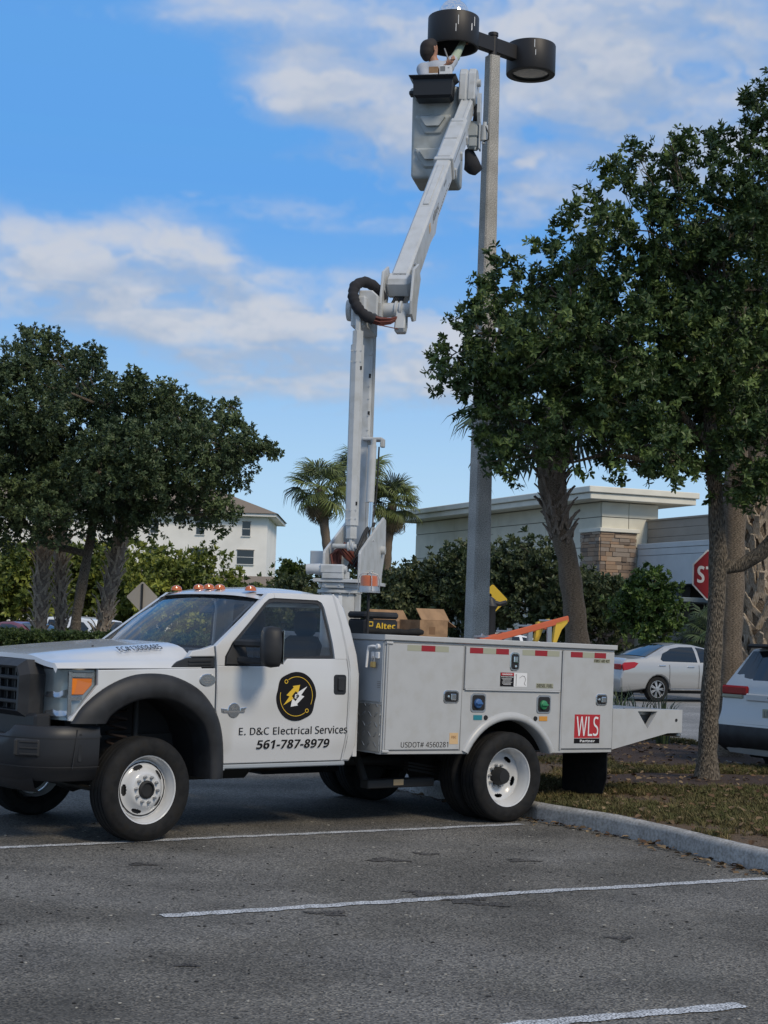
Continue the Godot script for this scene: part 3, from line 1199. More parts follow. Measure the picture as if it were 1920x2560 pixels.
# a fan leaf: stalk and a half disc of narrow blades that droop at their tips
func fan_mesh(stalk: float, l: float, n: int, open: float, droop: float, seed_: int) -> ArrayMesh:
	var st := tool()
	var r := RandomNumberGenerator.new()
	r.seed = seed_
	pipe(st, [Vector3.ZERO, Vector3(0, 0.02, stalk * 0.5), Vector3(0, -0.02, stalk)], [0.022, 0.015, 0.012], 5, false)
	st.set_smooth_group(-1)
	var o := Vector3(0, -0.02, stalk)
	for i in n:
		var a := lerpf(-open, open, (i + 0.5) / n) + r.randf_range(-0.03, 0.03)
		var ll := l * (1.0 - 0.25 * absf(a) / open) * r.randf_range(0.85, 1.05)
		var d := Vector3(sin(a), 0, cos(a))
		var side := Vector3(cos(a), 0, -sin(a)) * l * 0.028
		var m1 := o + d * ll * 0.5 + Vector3(0, 0.06 * l - absf(a) * 0.03, 0)
		var m2 := o + d * ll * 0.8 + Vector3(0, -droop * 0.25 * l, 0)
		var e := o + d * ll * (0.98 - droop * 0.25) + Vector3(0, -droop * l * r.randf_range(0.5, 1.1), 0)
		var ridge := Vector3(0, l * 0.02, 0)
		tri(st, o, m1 - side, m1 + ridge)
		tri(st, o, m1 + ridge, m1 + side)
		quad(st, m1 - side, m2 - side * 0.7, m2 + ridge * 0.6, m1 + ridge)
		quad(st, m1 + ridge, m2 + ridge * 0.6, m2 + side * 0.7, m1 + side)
		tri(st, m2 - side * 0.7, e, m2 + ridge * 0.6)
		tri(st, m2 + ridge * 0.6, e, m2 + side * 0.7)
	st.generate_normals()
	return st.commit()


func palm_head(parent: Node3D, at: Vector3, n: int, size: float, seed_: int, live: Material, dead := 0) -> void:
	var r := RandomNumberGenerator.new()
	r.seed = seed_
	var inv := parent.transform.affine_inverse()
	var kinds := []
	for k in 3:
		kinds.append(fan_mesh(size * 0.75, size, 24, 1.75, 0.25 + 0.2 * k, seed_ + k))
	for i in n:
		var t := (i + 0.5) / n
		var pitch := lerpf(1.25, -0.75, t) + r.randf_range(-0.15, 0.15)
		var b := Basis(Vector3.UP, i * 2.3999 + r.randf_range(-0.3, 0.3)) * Basis(Vector3.RIGHT, -pitch) * Basis(Vector3.BACK, r.randf_range(-0.5, 0.5))
		var o := piece(parent, "frond", kinds[i % 3], live if i % 5 else M.frond)
		o.transform = inv * Transform3D(b.scaled(Vector3.ONE * r.randf_range(0.8, 1.1)), at)
	for i in dead:
		var b := Basis(Vector3.UP, i * 2.3999 + 0.7) * Basis(Vector3.RIGHT, r.randf_range(0.95, 1.4)) * Basis(Vector3.BACK, r.randf_range(-0.5, 0.5))
		var o := piece(parent, "frond", kinds[2], M.dead_frond)
		o.transform = inv * Transform3D(b.scaled(Vector3.ONE * 0.85), at - Vector3(0, 0.15, 0))


func bushy_tree(called: String, label: String, category: String, group: String, at: Vector3, low: float, high: float, wide: float, deep: float, seed_: int, mesh: Mesh, per_m2: float, dark: Color, light: Color, size: float, gap := 0.0, lobes := 16) -> Node3D:
	var t := thing(called, label, category, at, 0.0, group)
	var r := RandomNumberGenerator.new()
	r.seed = seed_
	var blobs := []
	var mid := (low + high) * 0.5
	var hh := (high - low) * 0.5
	for i in lobes:
		var d := Vector3(r.randfn(), r.randfn(), r.randfn()).normalized() * pow(r.randf(), 0.4) * 0.74
		blobs.append([at.x + d.x * wide, at.y + mid + d.y * hh, at.z + d.z * deep, minf(wide, hh) * r.randf_range(0.3, 0.5)])
	var top := at + Vector3(r.randf_range(-0.2, 0.2) * wide, mid, 0)
	var line := [at, at.lerp(top, 0.35) + Vector3(r.randfn() * 0.08, 0, 0), at.lerp(top, 0.7) + Vector3(r.randfn() * 0.1, 0, 0), top]
	var tr := clampf(high * 0.022, 0.05, 0.2)
	trunk(t, line, [tr * 1.3, tr, tr * 0.85, tr * 0.5], M.bark, "trunk", 9)
	limbs(t, [line[1], line[2], line[3]], blobs, tr * 0.6, seed_, 4)
	crown(t, blobs, per_m2, mesh, dark, light, seed_, size, gap)
	return t


func plants() -> void:
	plant_materials()
	var whorl := rosette(8, 0.085, 0.019, 5, 1.3, 5)
	var small := rosette(8, 0.08, 0.019, 9, 1.3, 4)
	var big := rosette(9, 0.19, 0.045, 12, 1.2, 3)
	# tree on the island at the right
	var oak := thing("shade_tree", "glossy dark green tree with pale bark growing on the island beside the white SUV", "tree", Vector3(3.6, 0.14, -18.1))
	var tl := [Vector3(3.6, 0.1, -18.1), Vector3(3.60, 0.45, -18.1), Vector3(3.62, 1.07, -18.1), Vector3(3.67, 2.08, -18.1), Vector3(3.68, 2.59, -18.1), Vector3(3.63, 3.35, -18.1), Vector3(3.57, 3.81, -18.1), Vector3(3.53, 4.53, -18.1), Vector3(3.5, 5.4, -18.0)]
	trunk(oak, tl, [0.15, 0.11, 0.1, 0.095, 0.1, 0.085, 0.075, 0.06, 0.03], M.bark)
	var right := [Vector3(3.68, 2.46, -18.1), Vector3(3.93, 2.49, -18.1), Vector3(4.13, 2.63, -18.0), Vector3(4.34, 2.95, -17.8), Vector3(4.55, 3.7, -17.6), Vector3(4.7, 4.5, -17.6)]
	var left := [Vector3(3.63, 3.51, -18.1), Vector3(3.29, 3.6, -18.0), Vector3(2.89, 3.59, -17.9), Vector3(2.38, 3.64, -17.8), Vector3(2.02, 3.53, -17.8)]
	var left2 := [Vector3(3.57, 3.81, -18.1), Vector3(3.13, 4.21, -18.0), Vector3(2.61, 4.6, -17.9), Vector3(1.84, 4.89, -17.9), Vector3(1.2, 4.9, -18.0)]
	trunk(oak, right, [0.085, 0.08, 0.08, 0.07, 0.05, 0.03], M.bark, "limb", 9)
	trunk(oak, left, [0.045, 0.04, 0.033, 0.025, 0.012], M.bark, "limb", 7)
	trunk(oak, left2, [0.05, 0.045, 0.035, 0.025, 0.012], M.bark, "limb", 7)
	limbs(oak, tl.slice(4) + right.slice(2) + left.slice(1) + left2.slice(1), OAK_RIGHT, 0.035, 71)
	crown(oak, OAK_RIGHT, 29.0, whorl, Color(0.042, 0.075, 0.024), Color(0.16, 0.225, 0.06), 72, 0.95, 0.16)
	# tree at the left, in front of the hedge
	var oakl := thing("shade_tree", "broad dark green tree with a forked grey trunk in front of the hedge", "tree", Vector3(-7.4, 0, -40))
	var ll := [Vector3(-7.42, 0, -40), Vector3(-7.38, 0.7, -40), Vector3(-7.34, 1.71, -40), Vector3(-7.22, 2.6, -40), Vector3(-7.09, 3.51, -40), Vector3(-7.01, 4.3, -40), Vector3(-6.95, 5.43, -40), Vector3(-6.9, 6.8, -40)]
	trunk(oakl, ll, [0.16, 0.135, 0.125, 0.125, 0.11, 0.09, 0.07, 0.03], M.bark)
	var l1 := [Vector3(-7.15, 3.2, -40), Vector3(-7.58, 3.3, -40), Vector3(-8.03, 3.36, -39.9), Vector3(-8.61, 3.85, -39.8), Vector3(-9.2, 5.0, -39.6)]
	var l2 := [Vector3(-7.0, 4.18, -40), Vector3(-6.42, 4.99, -39.8), Vector3(-5.66, 5.69, -39.7), Vector3(-4.67, 6.07, -39.7)]
	trunk(oakl, l1, [0.085, 0.085, 0.08, 0.06, 0.03], M.bark, "limb", 8)
	trunk(oakl, l2, [0.07, 0.06, 0.045, 0.03], M.bark, "limb", 8)
	limbs(oakl, ll.slice(4) + l1.slice(2) + l2.slice(1), OAK_LEFT, 0.05, 81)
	crown(oakl, OAK_LEFT, 25.0, small, Color(0.045, 0.072, 0.032), Color(0.155, 0.20, 0.075), 82, 1.25, 0.12)
	palms()
	hedge(small)
	background(small, big)


func palms() -> void:
	var boot := boot_mesh(0.34, 0.16)
	var spots := [
		["cabbage palm trunk nearest the left edge, covered in criss-cross leaf stubs", Vector3(-8.42, 0, -41), Vector3(-8.42, 1.3, -41), Vector3(-8.43, 3.3, -41), Vector3(-8.4, 5.2, -41), 0.17],
		["slim cabbage palm trunk standing just left of the forked tree trunk", Vector3(-7.92, 0, -41.6), Vector3(-8.0, 1.4, -41.6), Vector3(-8.12, 3.2, -41.6), Vector3(-8.1, 4.8, -41.6), 0.14],
		["leaning cabbage palm trunk left of the diamond sign's grey back", Vector3(-7.15, 0, -41), Vector3(-6.88, 1.4, -41), Vector3(-6.5, 3.75, -41), Vector3(-6.4, 5.2, -41), 0.18],
	]
	for i in spots.size():
		var s: Array = spots[i]
		var t := thing("cabbage_palm", s[0], "palm", s[1], 0.0, "cabbage palms behind the hedge")
		var line := [s[1], s[2], s[3], s[4]]
		trunk(t, line, [s[5] * 0.95, s[5] * 0.82, s[5], s[5] * 1.05], M.boot_dark, "trunk", 10)
		boots(t, line, s[5], 1.0, s[4].y - 0.4, 0.042, boot, 90 + i, M.boot)
		palm_head(t, s[4] + Vector3(0, 0.1, 0), 14, 0.85, 95 + i, M.frond)
	# on the island, behind the truck's tail
	var t2 := thing("cabbage_palm", "bare curved palm trunk rising behind the truck's ladder", "palm", Vector3(2.95, 0.13, -24))
	var l2 := [Vector3(2.95, 0.1, -24), Vector3(2.87, 1.47, -24), Vector3(2.79, 2.14, -24), Vector3(2.68, 2.81, -24), Vector3(2.53, 3.27, -24), Vector3(2.43, 3.88, -24), Vector3(2.44, 4.42, -24), Vector3(2.45, 4.95, -24)]
	trunk(t2, l2, [0.21, 0.185, 0.16, 0.15, 0.16, 0.2, 0.21, 0.2], M.palm_bark)
	boots(t2, l2, 0.18, 3.0, 4.7, 0.022, boot_mesh(0.26, 0.14), 101, M.boot_dark)
	palm_head(t2, Vector3(2.45, 5.0, -24), 26, 1.05, 102, M.frond, 0)
	# two at the right edge
	var t3 := thing("cabbage_palm", "smooth ringed palm trunk directly behind the shade tree trunk", "palm", Vector3(4.6, 0.13, -21.7))
	var l3 := [Vector3(4.6, 0.1, -21.7), Vector3(4.59, 1.56, -21.7), Vector3(4.61, 2.77, -21.7), Vector3(4.62, 3.99, -21.7), Vector3(4.66, 5.2, -21.7), Vector3(4.7, 6.2, -21.7)]
	trunk(t3, l3, [0.2, 0.155, 0.15, 0.15, 0.15, 0.15], M.palm_bark)
	palm_head(t3, Vector3(4.7, 6.3, -21.7), 18, 0.95, 103, M.frond, 4)
	var t4 := thing("cabbage_palm", "palm trunk wrapped in large pale crossed leaf stubs above the white SUV", "palm", Vector3(5.3, 0.0, -23.0))
	var l4 := [Vector3(5.36, 0, -23.0), Vector3(5.3, 1.56, -23.0), Vector3(5.22, 2.83, -23.0), Vector3(5.16, 3.99, -23.0), Vector3(5.14, 5.6, -23.0)]
	trunk(t4, l4, [0.24, 0.22, 0.2, 0.2, 0.18], M.palm_bark)
	boots(t4, l4, 0.21, 0.5, 5.3, 0.024, boot_mesh(0.46, 0.24), 104, M.boot)
	palm_head(t4, Vector3(5.14, 5.7, -23.0), 20, 1.0, 105, M.frond, 4)
	# fan palms far behind the boom
	var far := [
		["tall fan palm with sunlit fronds left of the lower boom", Vector3(-1.6, 0, -66), Vector3(-2.2, 4.6, -66), Vector3(-2.62, 7.1, -66), 0.95, 34],
		["fan palm with sunlit fronds right behind the lower boom", Vector3(-0.5, 0, -69), Vector3(-0.9, 5.0, -69), Vector3(-1.1, 7.9, -69), 0.95, 32],
		["fan palm whose fronds hang right of the lower boom", Vector3(0.2, 0, -70), Vector3(0.2, 4.9, -70), Vector3(0.35, 6.9, -70), 0.95, 34],
	]
	for i in far.size():
		var s: Array = far[i]
		var t := thing("fan_palm", s[0], "palm", s[1], 0.0, "fan palms behind the boom")
		trunk(t, [s[1], s[2], s[3]], [0.24, 0.18, 0.2], M.palm_bark, "trunk", 8)
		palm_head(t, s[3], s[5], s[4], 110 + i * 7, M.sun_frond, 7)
	# low palm by the glass doors
	var t5 := thing("shrub_palm", "small feathery palm beside the dark doors of the shop", "palm", Vector3(8.9, 0, -45))
	trunk(t5, [Vector3(8.9, 0, -45), Vector3(8.9, 1.0, -45), Vector3(8.92, 1.7, -45)], [0.1, 0.08, 0.07], M.palm_bark, "trunk", 7)
	palm_head(t5, Vector3(8.92, 1.75, -45), 26, 0.6, 131, M.frond)


func hedge(small: Mesh) -> void:
	var h := thing("hedge", "clipped low green hedge behind the truck's bonnet", "hedge", Vector3(-9, 0, -38.5), 0.03)
	var st := tool()
	box(st, Vector3(0, 0.55, 0), Vector3(11.5, 1.0, 1.0), 0.1)
	part(h, "branches", st, M.bark)
	var xs := []
	var cs := []
	for i in 6500:
		var f := rng.randi_range(0, 2)
		var p := Vector3(rng.randf_range(-6, 6), rng.randf_range(0.1, 1.25), rng.randf_range(-0.62, 0.62))
		if f == 0:
			p.y = rng.randf_range(1.08, 1.28)
		elif f == 1:
			p.z = rng.randf_range(0.48, 0.66)
		var b := Basis.from_euler(Vector3(rng.randf() * TAU, rng.randf() * TAU, rng.randf() * TAU))
		xs.append(Transform3D(b.scaled(Vector3.ONE * rng.randf_range(0.6, 1.1)), p))
		cs.append(Color(0.03, 0.055, 0.018).lerp(Color(0.10, 0.14, 0.035), rng.randf() * rng.randf()))
	scatter(h, "foliage", small, xs, cs, M.leaf).set_meta("kind", "stuff")
	# strappy plants at its foot and by the island's far end
	var strap := tool()
	var r := RandomNumberGenerator.new()
	r.seed = 44
	for i in 34:
		var a := r.randf() * TAU
		var d := Vector3(cos(a), 0, sin(a))
		var l := r.randf_range(0.5, 0.9)
		var lean := r.randf_range(0.1, 0.6)
		var s := Vector3(-sin(a), 0, cos(a)) * 0.014
		var o := d * r.randf() * 0.12
		var m := o + d * lean * 0.35 * l + Vector3(0, l * 0.65, 0)
		var e := o + d * lean * l + Vector3(0, l * (1.0 - lean * 0.4), 0)
		strap.set_smooth_group(-1)
		quad(strap, o - s, o + s, m + s * 0.8, m - s * 0.8)
		tri(strap, m - s * 0.8, m + s * 0.8, e)
	strap.generate_normals()
	var sm := strap.commit()
	var where := [Vector3(-8.9, 0.35, -37.6), Vector3(-8.2, 0.35, -37.5), Vector3(-7.7, 0.4, -37.7), Vector3(-7.0, 0.4, -37.5), Vector3(-6.4, 0.4, -37.5), Vector3(-5.8, 0.4, -37.6), Vector3(3.2, 0.14, -24.2), Vector3(3.5, 0.14, -24.0), Vector3(3.85, 0.14, -24.4), Vector3(4.1, 0.14, -23.9), Vector3(3.3, 0.14, -23.4), Vector3(2.9, 0.14, -23.9)]
	for i in where.size():
		var w: Vector3 = where[i]
		var o := piece(self, numbered("strap_plant"), sm, M.frond)
		w.y = 0.1 if i < 6 else 0.14
		o.position = w
		o.rotation.y = i * 1.3
		o.scale = Vector3.ONE * (1.25 if i < 6 else 1.0)
		if i < 6:
			tag(o, "%s tuft of strap leaves from the left in front of the hedge" % ORDER[i], "plant", "strap-leaved tufts by the hedge")
		else:
			tag(o, "%s tuft of strap leaves behind the truck's tail shelf" % PLACE[i - 6], "plant", "strap-leaved tufts on the island")


func background(small: Mesh, big: Mesh) -> void:
	# sunlit trees behind the left hedge
	var sunny := [
		[-13.6, -60, 0.3, 5.0, 2.6, "yellow-green tree at the far left behind the dark car"], [-10.9, -64, 0.3, 4.9, 2.6, "yellow-green tree between the two left palm trunks, behind the cars"], [-8.6, -62, 0.2, 4.6, 2.2, "yellow-green tree behind the white SUV's roof"],
		[-6.6, -66, 0.2, 3.7, 2.3, "yellow-green tree behind the leaning palm trunk"], [-9.8, -74, 1.2, 5.6, 2.8, "loose tree in front of the white hotel wall"], [-5.2, -76, 0.6, 3.9, 2.4, "thin-leaved tree in front of the hotel's right end"],
	]
	for i in sunny.size():
		var s: Array = sunny[i]
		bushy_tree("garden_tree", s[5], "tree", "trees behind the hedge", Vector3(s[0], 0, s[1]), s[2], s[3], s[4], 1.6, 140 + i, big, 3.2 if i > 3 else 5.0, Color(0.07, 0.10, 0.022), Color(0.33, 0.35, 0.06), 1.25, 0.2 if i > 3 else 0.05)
	# dark trees in front of the shop's long wall
	var dim := [
		[-4.7, -62, 0.3, 3.2, 2.4, "low dark shrub behind the truck's cab roof"], [-2.6, -60, 0.2, 3.5, 2.0, "dark shrub behind the boom's turret box"], [1.0, -56, 0.8, 4.5, 2.2, "dark tree right of the boom's turret"], [3.4, -55, 1.0, 5.0, 2.3, "dark tree left of the concrete lamp post"],
		[5.6, -54, 1.0, 4.9, 2.2, "dark tree right of the concrete lamp post"], [7.1, -55, 0.6, 4.0, 1.6, "dark tree at the shop's stone pillar foot"], [-0.6, -58, 0.2, 3.8, 1.6, "dark shrub behind the orange beacon"],
	]
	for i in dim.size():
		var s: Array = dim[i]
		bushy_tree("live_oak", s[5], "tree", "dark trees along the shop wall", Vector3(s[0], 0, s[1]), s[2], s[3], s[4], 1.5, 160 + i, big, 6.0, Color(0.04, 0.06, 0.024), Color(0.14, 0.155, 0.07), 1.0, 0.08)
	bushy_tree("young_tree", "fresh green bushy tree in front of the stone pillar", "tree", "", Vector3(7.6, 0, -47.5), 0.9, 3.75, 1.2, 1.1, 181, big, 9.0, Color(0.03, 0.06, 0.014), Color(0.13, 0.2, 0.04), 0.85, -0.05)
	# a young pine left of the boom
	bushy_tree("pine_tree", "pointed yellow-green conifer left of the boom's turret", "tree", "", Vector3(-4.0, 0, -70), 0.5, 5.3, 0.85, 0.8, 182, big, 14.0, Color(0.05, 0.08, 0.016), Color(0.16, 0.19, 0.04), 1.0, -0.1, 12)
	# far wood that closes the horizon, one mass
	var wood := thing("far_wood", "distant green wood along the horizon behind the buildings", "wood", Vector3(0, 0, -170))
	wood.set_meta("kind", "stuff")
	var far_blobs := []
	for i in 60:
		var x := -70.0 + i * 2.4
		far_blobs.append([x, 1.6 + 1.2 * sin(i * 2.1), -160.0 - 50.0 * smoothstep(16.0, 8.0, absf(x + 26.0)) - 8.0 * fmod(i * 0.618, 1.0), 2.6 + 0.8 * sin(i * 1.3)])
	crown(wood, far_blobs, 0.8, big, Color(0.04, 0.065, 0.022), Color(0.13, 0.17, 0.05), 205, 3.2, -0.2)

# ---------------------------------------------------------------- buildings
func wall_material(c: Color, seed_: int, scale := 0.25) -> StandardMaterial3D:
	var m := mat(c, 0.85, 0, 0.3)
	m.albedo_texture = noise_tex(0.02, 4, [0.2, grey(0.95), 0.5, grey(0.98), 0.8, grey(1.0)], seed_, 256)
	tri_map(m, scale)
	return m


func buildings() -> void:
	M.stucco = wall_material(lin(0.92, 0.89, 0.83), 301, 0.05)
	M.cream = wall_material(lin(0.72, 0.69, 0.58), 302)
	M.taupe = wall_material(lin(0.34, 0.30, 0.25), 303)
	M.pale = wall_material(lin(0.56, 0.585, 0.59), 304)
	M.fascia = wall_material(lin(0.78, 0.75, 0.65), 305)
	M.groove = mat(lin(0.08, 0.08, 0.08), 0.9)
	M.canopy = mat(lin(0.16, 0.2, 0.22), 0.5)
	M.shingle = wall_material(lin(0.25, 0.2, 0.155), 306, 0.6)
	M.pane = mat(lin(0.02, 0.024, 0.028), 0.05, 0, 0.6)
	M.frame = mat(lin(0.05, 0.055, 0.06), 0.5)
	M.white_frame = mat(lin(0.7, 0.7, 0.68), 0.6)
	M.stones = []
	for c in [[0.33, 0.235, 0.165], [0.26, 0.19, 0.14], [0.40, 0.31, 0.235], [0.20, 0.155, 0.125], [0.30, 0.25, 0.21], [0.37, 0.25, 0.17]]:
		M.stones.append(wall_material(lin(c[0], c[1], c[2]), 310, 1.5))
	shop()
	hotel()
	low_house()


func slab(parent: Node, called: String, c: Vector3, s: Vector3, m: Material, b := 0.01) -> MeshInstance3D:
	var st := tool()
	box(st, c, s, b)
	return part(parent, called, st, m)


func span(parent: Node, called: String, lo: Vector3, hi: Vector3, m: Material, b := 0.01) -> MeshInstance3D:
	return slab(parent, called, (lo + hi) * 0.5, hi - lo, m, b)


func shop() -> void:
	var s := thing("shop", "low modern shop with a flat overhanging roof and stacked stone corner pillar", "building", Vector3(7.7, 0, -58.5), deg_to_rad(21.84))
	# tower volume of cream panels with open joints
	span(s, "core", Vector3(0.16, 0, -17.0), Vector3(2.34, 6.36, -0.16), M.groove, 0.0)
	var ys := [0.0, 1.2, 2.4, 3.6, 4.75, 5.82, 6.36]
	for i in ys.size() - 1:
		var y0: float = ys[i] + 0.012
		var y1: float = ys[i + 1] - 0.012
		var z := -17.0
		while z < -0.2:
			var z1 := minf(z + 4.2, -0.1)
			span(s, "wall_panel", Vector3(0.1, y0, z + 0.012), Vector3(0.158, y1, z1 - 0.012), M.cream, 0.004)
			z += 4.2
		span(s, "wall_panel", Vector3(0.1, y0, -0.158), Vector3(1.18, y1, -0.1), M.cream, 0.004)
		span(s, "wall_panel", Vector3(1.205, y0, -0.158), Vector3(2.4, y1, -0.1), M.cream, 0.004)
	# roof with a two-step fascia
	var roof := span(s, "roof", Vector3(-0.72, 6.38, -17.7), Vector3(3.6, 6.6, 0.52), M.fascia, 0.02)
	var step := tool()
	box(step, Vector3(1.44, 6.72, -8.59), Vector3(4.5, 0.22, 18.4), 0.02)
	part(roof, "fascia", step, M.fascia)
	# corner pillar: core, cap and every stone
	var pil := span(s, "stone_pillar", Vector3(0.03, 0, -1.4), Vector3(1.42, 5.28, -0.03), M.groove, 0.0)
	span(pil, "cap", Vector3(-0.06, 5.28, -1.5), Vector3(1.56, 5.42, 0.09), M.fascia, 0.015)
	var unit := BoxMesh.new()
	unit.size = Vector3.ONE
	var r := RandomNumberGenerator.new()
	r.seed = 5
	var y := 0.0
	while y < 5.25:
		var h := minf(r.randf_range(0.09, 0.19), 5.27 - y)
		if h < 0.03:
			break
		for face in 2:
			var u := 0.0
			var total := 1.45 if face == 0 else 1.4
			while u < total - 0.02:
				var l := minf(r.randf_range(0.2, 0.62), total - u)
				if total - u - l < 0.12:
					l = total - u
				var d := r.randf_range(0.04, 0.09)
				var st := piece(pil, "stone", unit, M.stones[r.randi() % M.stones.size()])
				if face == 0:
					st.scale = Vector3(l - 0.012, h - 0.012, d)
					st.position = Vector3(u + l * 0.5, y + h * 0.5, -0.03 + d * 0.5 - 0.001)
				else:
					st.scale = Vector3(d, h - 0.012, l - 0.012)
					st.position = Vector3(0.03 - d * 0.5 + 0.001, y + h * 0.5, -u - l * 0.5)
				u += l
		y += h
	# taupe parapet wall and pale fascia wall running towards the camera
	span(s, "core", Vector3(2.0, 3.4, -0.09), Vector3(2.5, 5.72, 13.0), M.groove, 0.0)
	for i in 4:
		span(s, "wall_panel", Vector3(1.95, 4.55 + i * 0.3, -0.06), Vector3(1.998, 4.84 + i * 0.3, 13.0), M.taupe, 0.004)
	span(s, "coping", Vector3(1.9, 5.73, -0.08), Vector3(2.6, 5.8, 13.0), M.taupe, 0.01)
	span(s, "wall_panel", Vector3(1.5, 4.72, 0.0), Vector3(1.85, 4.9, 13.0), M.pale, 0.01)
	span(s, "wall_panel", Vector3(1.52, 4.48, 0.0), Vector3(1.85, 4.71, 13.0), M.pale, 0.004)
	span(s, "wall_panel", Vector3(1.52, 3.45, 0.0), Vector3(1.85, 4.465, 13.0), M.pale, 0.004)
	span(s, "soffit", Vector3(1.86, 3.45, 0.0), Vector3(3.3, 3.55, 13.0), M.taupe, 0.0)
	# recessed entrance: back wall, piers, doors and canopy
	span(s, "back_wall", Vector3(3.2, 0, -0.05), Vector3(3.4, 3.44, 13.0), M.stones[3], 0.0)
	for z in [0.9, 4.4]:
		span(s, "pier", Vector3(1.9, 0, z), Vector3(2.5, 3.44, z + 0.55), M.pale, 0.01)
	span(s, "canopy", Vector3(0.4, 2.8, 0.6), Vector3(2.9, 2.95, 4.8), M.canopy, 0.015)
	var door := span(s, "door", Vector3(2.9, 0.02, 1.5), Vector3(2.96, 2.76, 4.3), M.pane, 0.0)
	for z in [1.5, 2.43, 3.37, 4.24]:
		span(door, "mullion", Vector3(2.86, 0.0, z), Vector3(2.99, 2.78, z + 0.07), M.frame, 0.004)
	for yy in [0.0, 1.05, 2.7]:
		span(door, "rail", Vector3(2.87, yy, 1.5), Vector3(2.985, yy + 0.07, 4.3), M.frame, 0.004)
	span(s, "side_wall", Vector3(2.6, 0, -0.05), Vector3(3.2, 3.44, 0.86), M.pale, 0.0)
	# dark shop windows along the long wall
	for i in 4:
		var z := -3.6 - i * 3.6
		var w := span(s, "window", Vector3(0.06, 0.7, z - 2.0), Vector3(0.098, 2.6, z), M.pane, 0.0)
		for k in 3:
			span(w, "mullion", Vector3(0.03, 0.66, z - 2.0 + k * 0.98), Vector3(0.09, 2.64, z - 1.94 + k * 0.98), M.white_frame, 0.003)
		span(w, "sill", Vector3(0.0, 0.6, z - 2.05), Vector3(0.09, 0.66, z + 0.05), M.white_frame, 0.003)


func hotel() -> void:
	var h := thing("hotel", "bright white four-storey hotel with a brown hipped roof", "building", Vector3(-40, 0, -185))
	span(h, "wall", Vector3(-45, 0, -16), Vector3(27, 13.4, 0), M.stucco, 0.0)
	span(h, "cornice", Vector3(-46, 13.4, -17), Vector3(28, 13.75, 1.0), M.stucco, 0.02)
	var st := tool()
	st.set_smooth_group(-1)
	var e := [Vector3(-46.2, 13.76, 1.2), Vector3(28.2, 13.76, 1.2), Vector3(28.2, 13.76, -17.2), Vector3(-46.2, 13.76, -17.2)]
	var a := Vector3(-37, 17.4, -8)
	var b := Vector3(19, 17.4, -8)
	quad(st, e[0], e[1], b, a)
	tri(st, e[1], e[2], b)
	quad(st, e[2], e[3], a, b)
	tri(st, e[3], e[0], a)
	quad(st, e[0], e[3], e[2], e[1])
	part(h, "roof", st, M.shingle)
	for f in 4:
		for k in 12:
			var x := 24.65 - k * 5.15
			var y: float = [2.6, 5.75, 8.85, 12.02][f]
			var wide := 0.44 if f == 3 else 0.92
			var w := span(h, "window", Vector3(x - wide, y - 0.78, 0.01), Vector3(x + wide, y + 0.78, 0.06), M.pane, 0.0)
			span(w, "sash", Vector3(x - wide, y - 0.03, 0.061), Vector3(x + wide, y + 0.03, 0.1), M.white_frame, 0.0)
			span(w, "sash", Vector3(x - wide - 0.08, y + 0.78, 0.0), Vector3(x + wide + 0.08, y + 0.86, 0.12), M.taupe, 0.0)
			span(w, "sill", Vector3(x - wide - 0.08, y - 0.88, 0.0), Vector3(x + wide + 0.08, y - 0.78, 0.16), M.white_frame, 0.0)


func low_house() -> void:
	var h := thing("garden_house", "low cream house with brown shingle roof below the hotel", "building", Vector3(-13.5, 0, -125))
	span(h, "wall", Vector3(-7, 0, -6), Vector3(7.5, 3.9, 0), M.cream, 0.0)
	var st := tool()
	st.set_smooth_group(-1)
	var e := [Vector3(-7.8, 3.9, 0.8), Vector3(8.3, 3.9, 0.8), Vector3(8.3, 3.9, -6.8), Vector3(-7.8, 3.9, -6.8)]
	var a := Vector3(-5.5, 5.2, -3)
	var b := Vector3(6, 5.2, -3)
	quad(st, e[0], e[1], b, a)
	tri(st, e[1], e[2], b)
	quad(st, e[2], e[3], a, b)
	tri(st, e[3], e[0], a)
	quad(st, e[0], e[3], e[2], e[1])
	part(h, "roof", st, M.shingle)


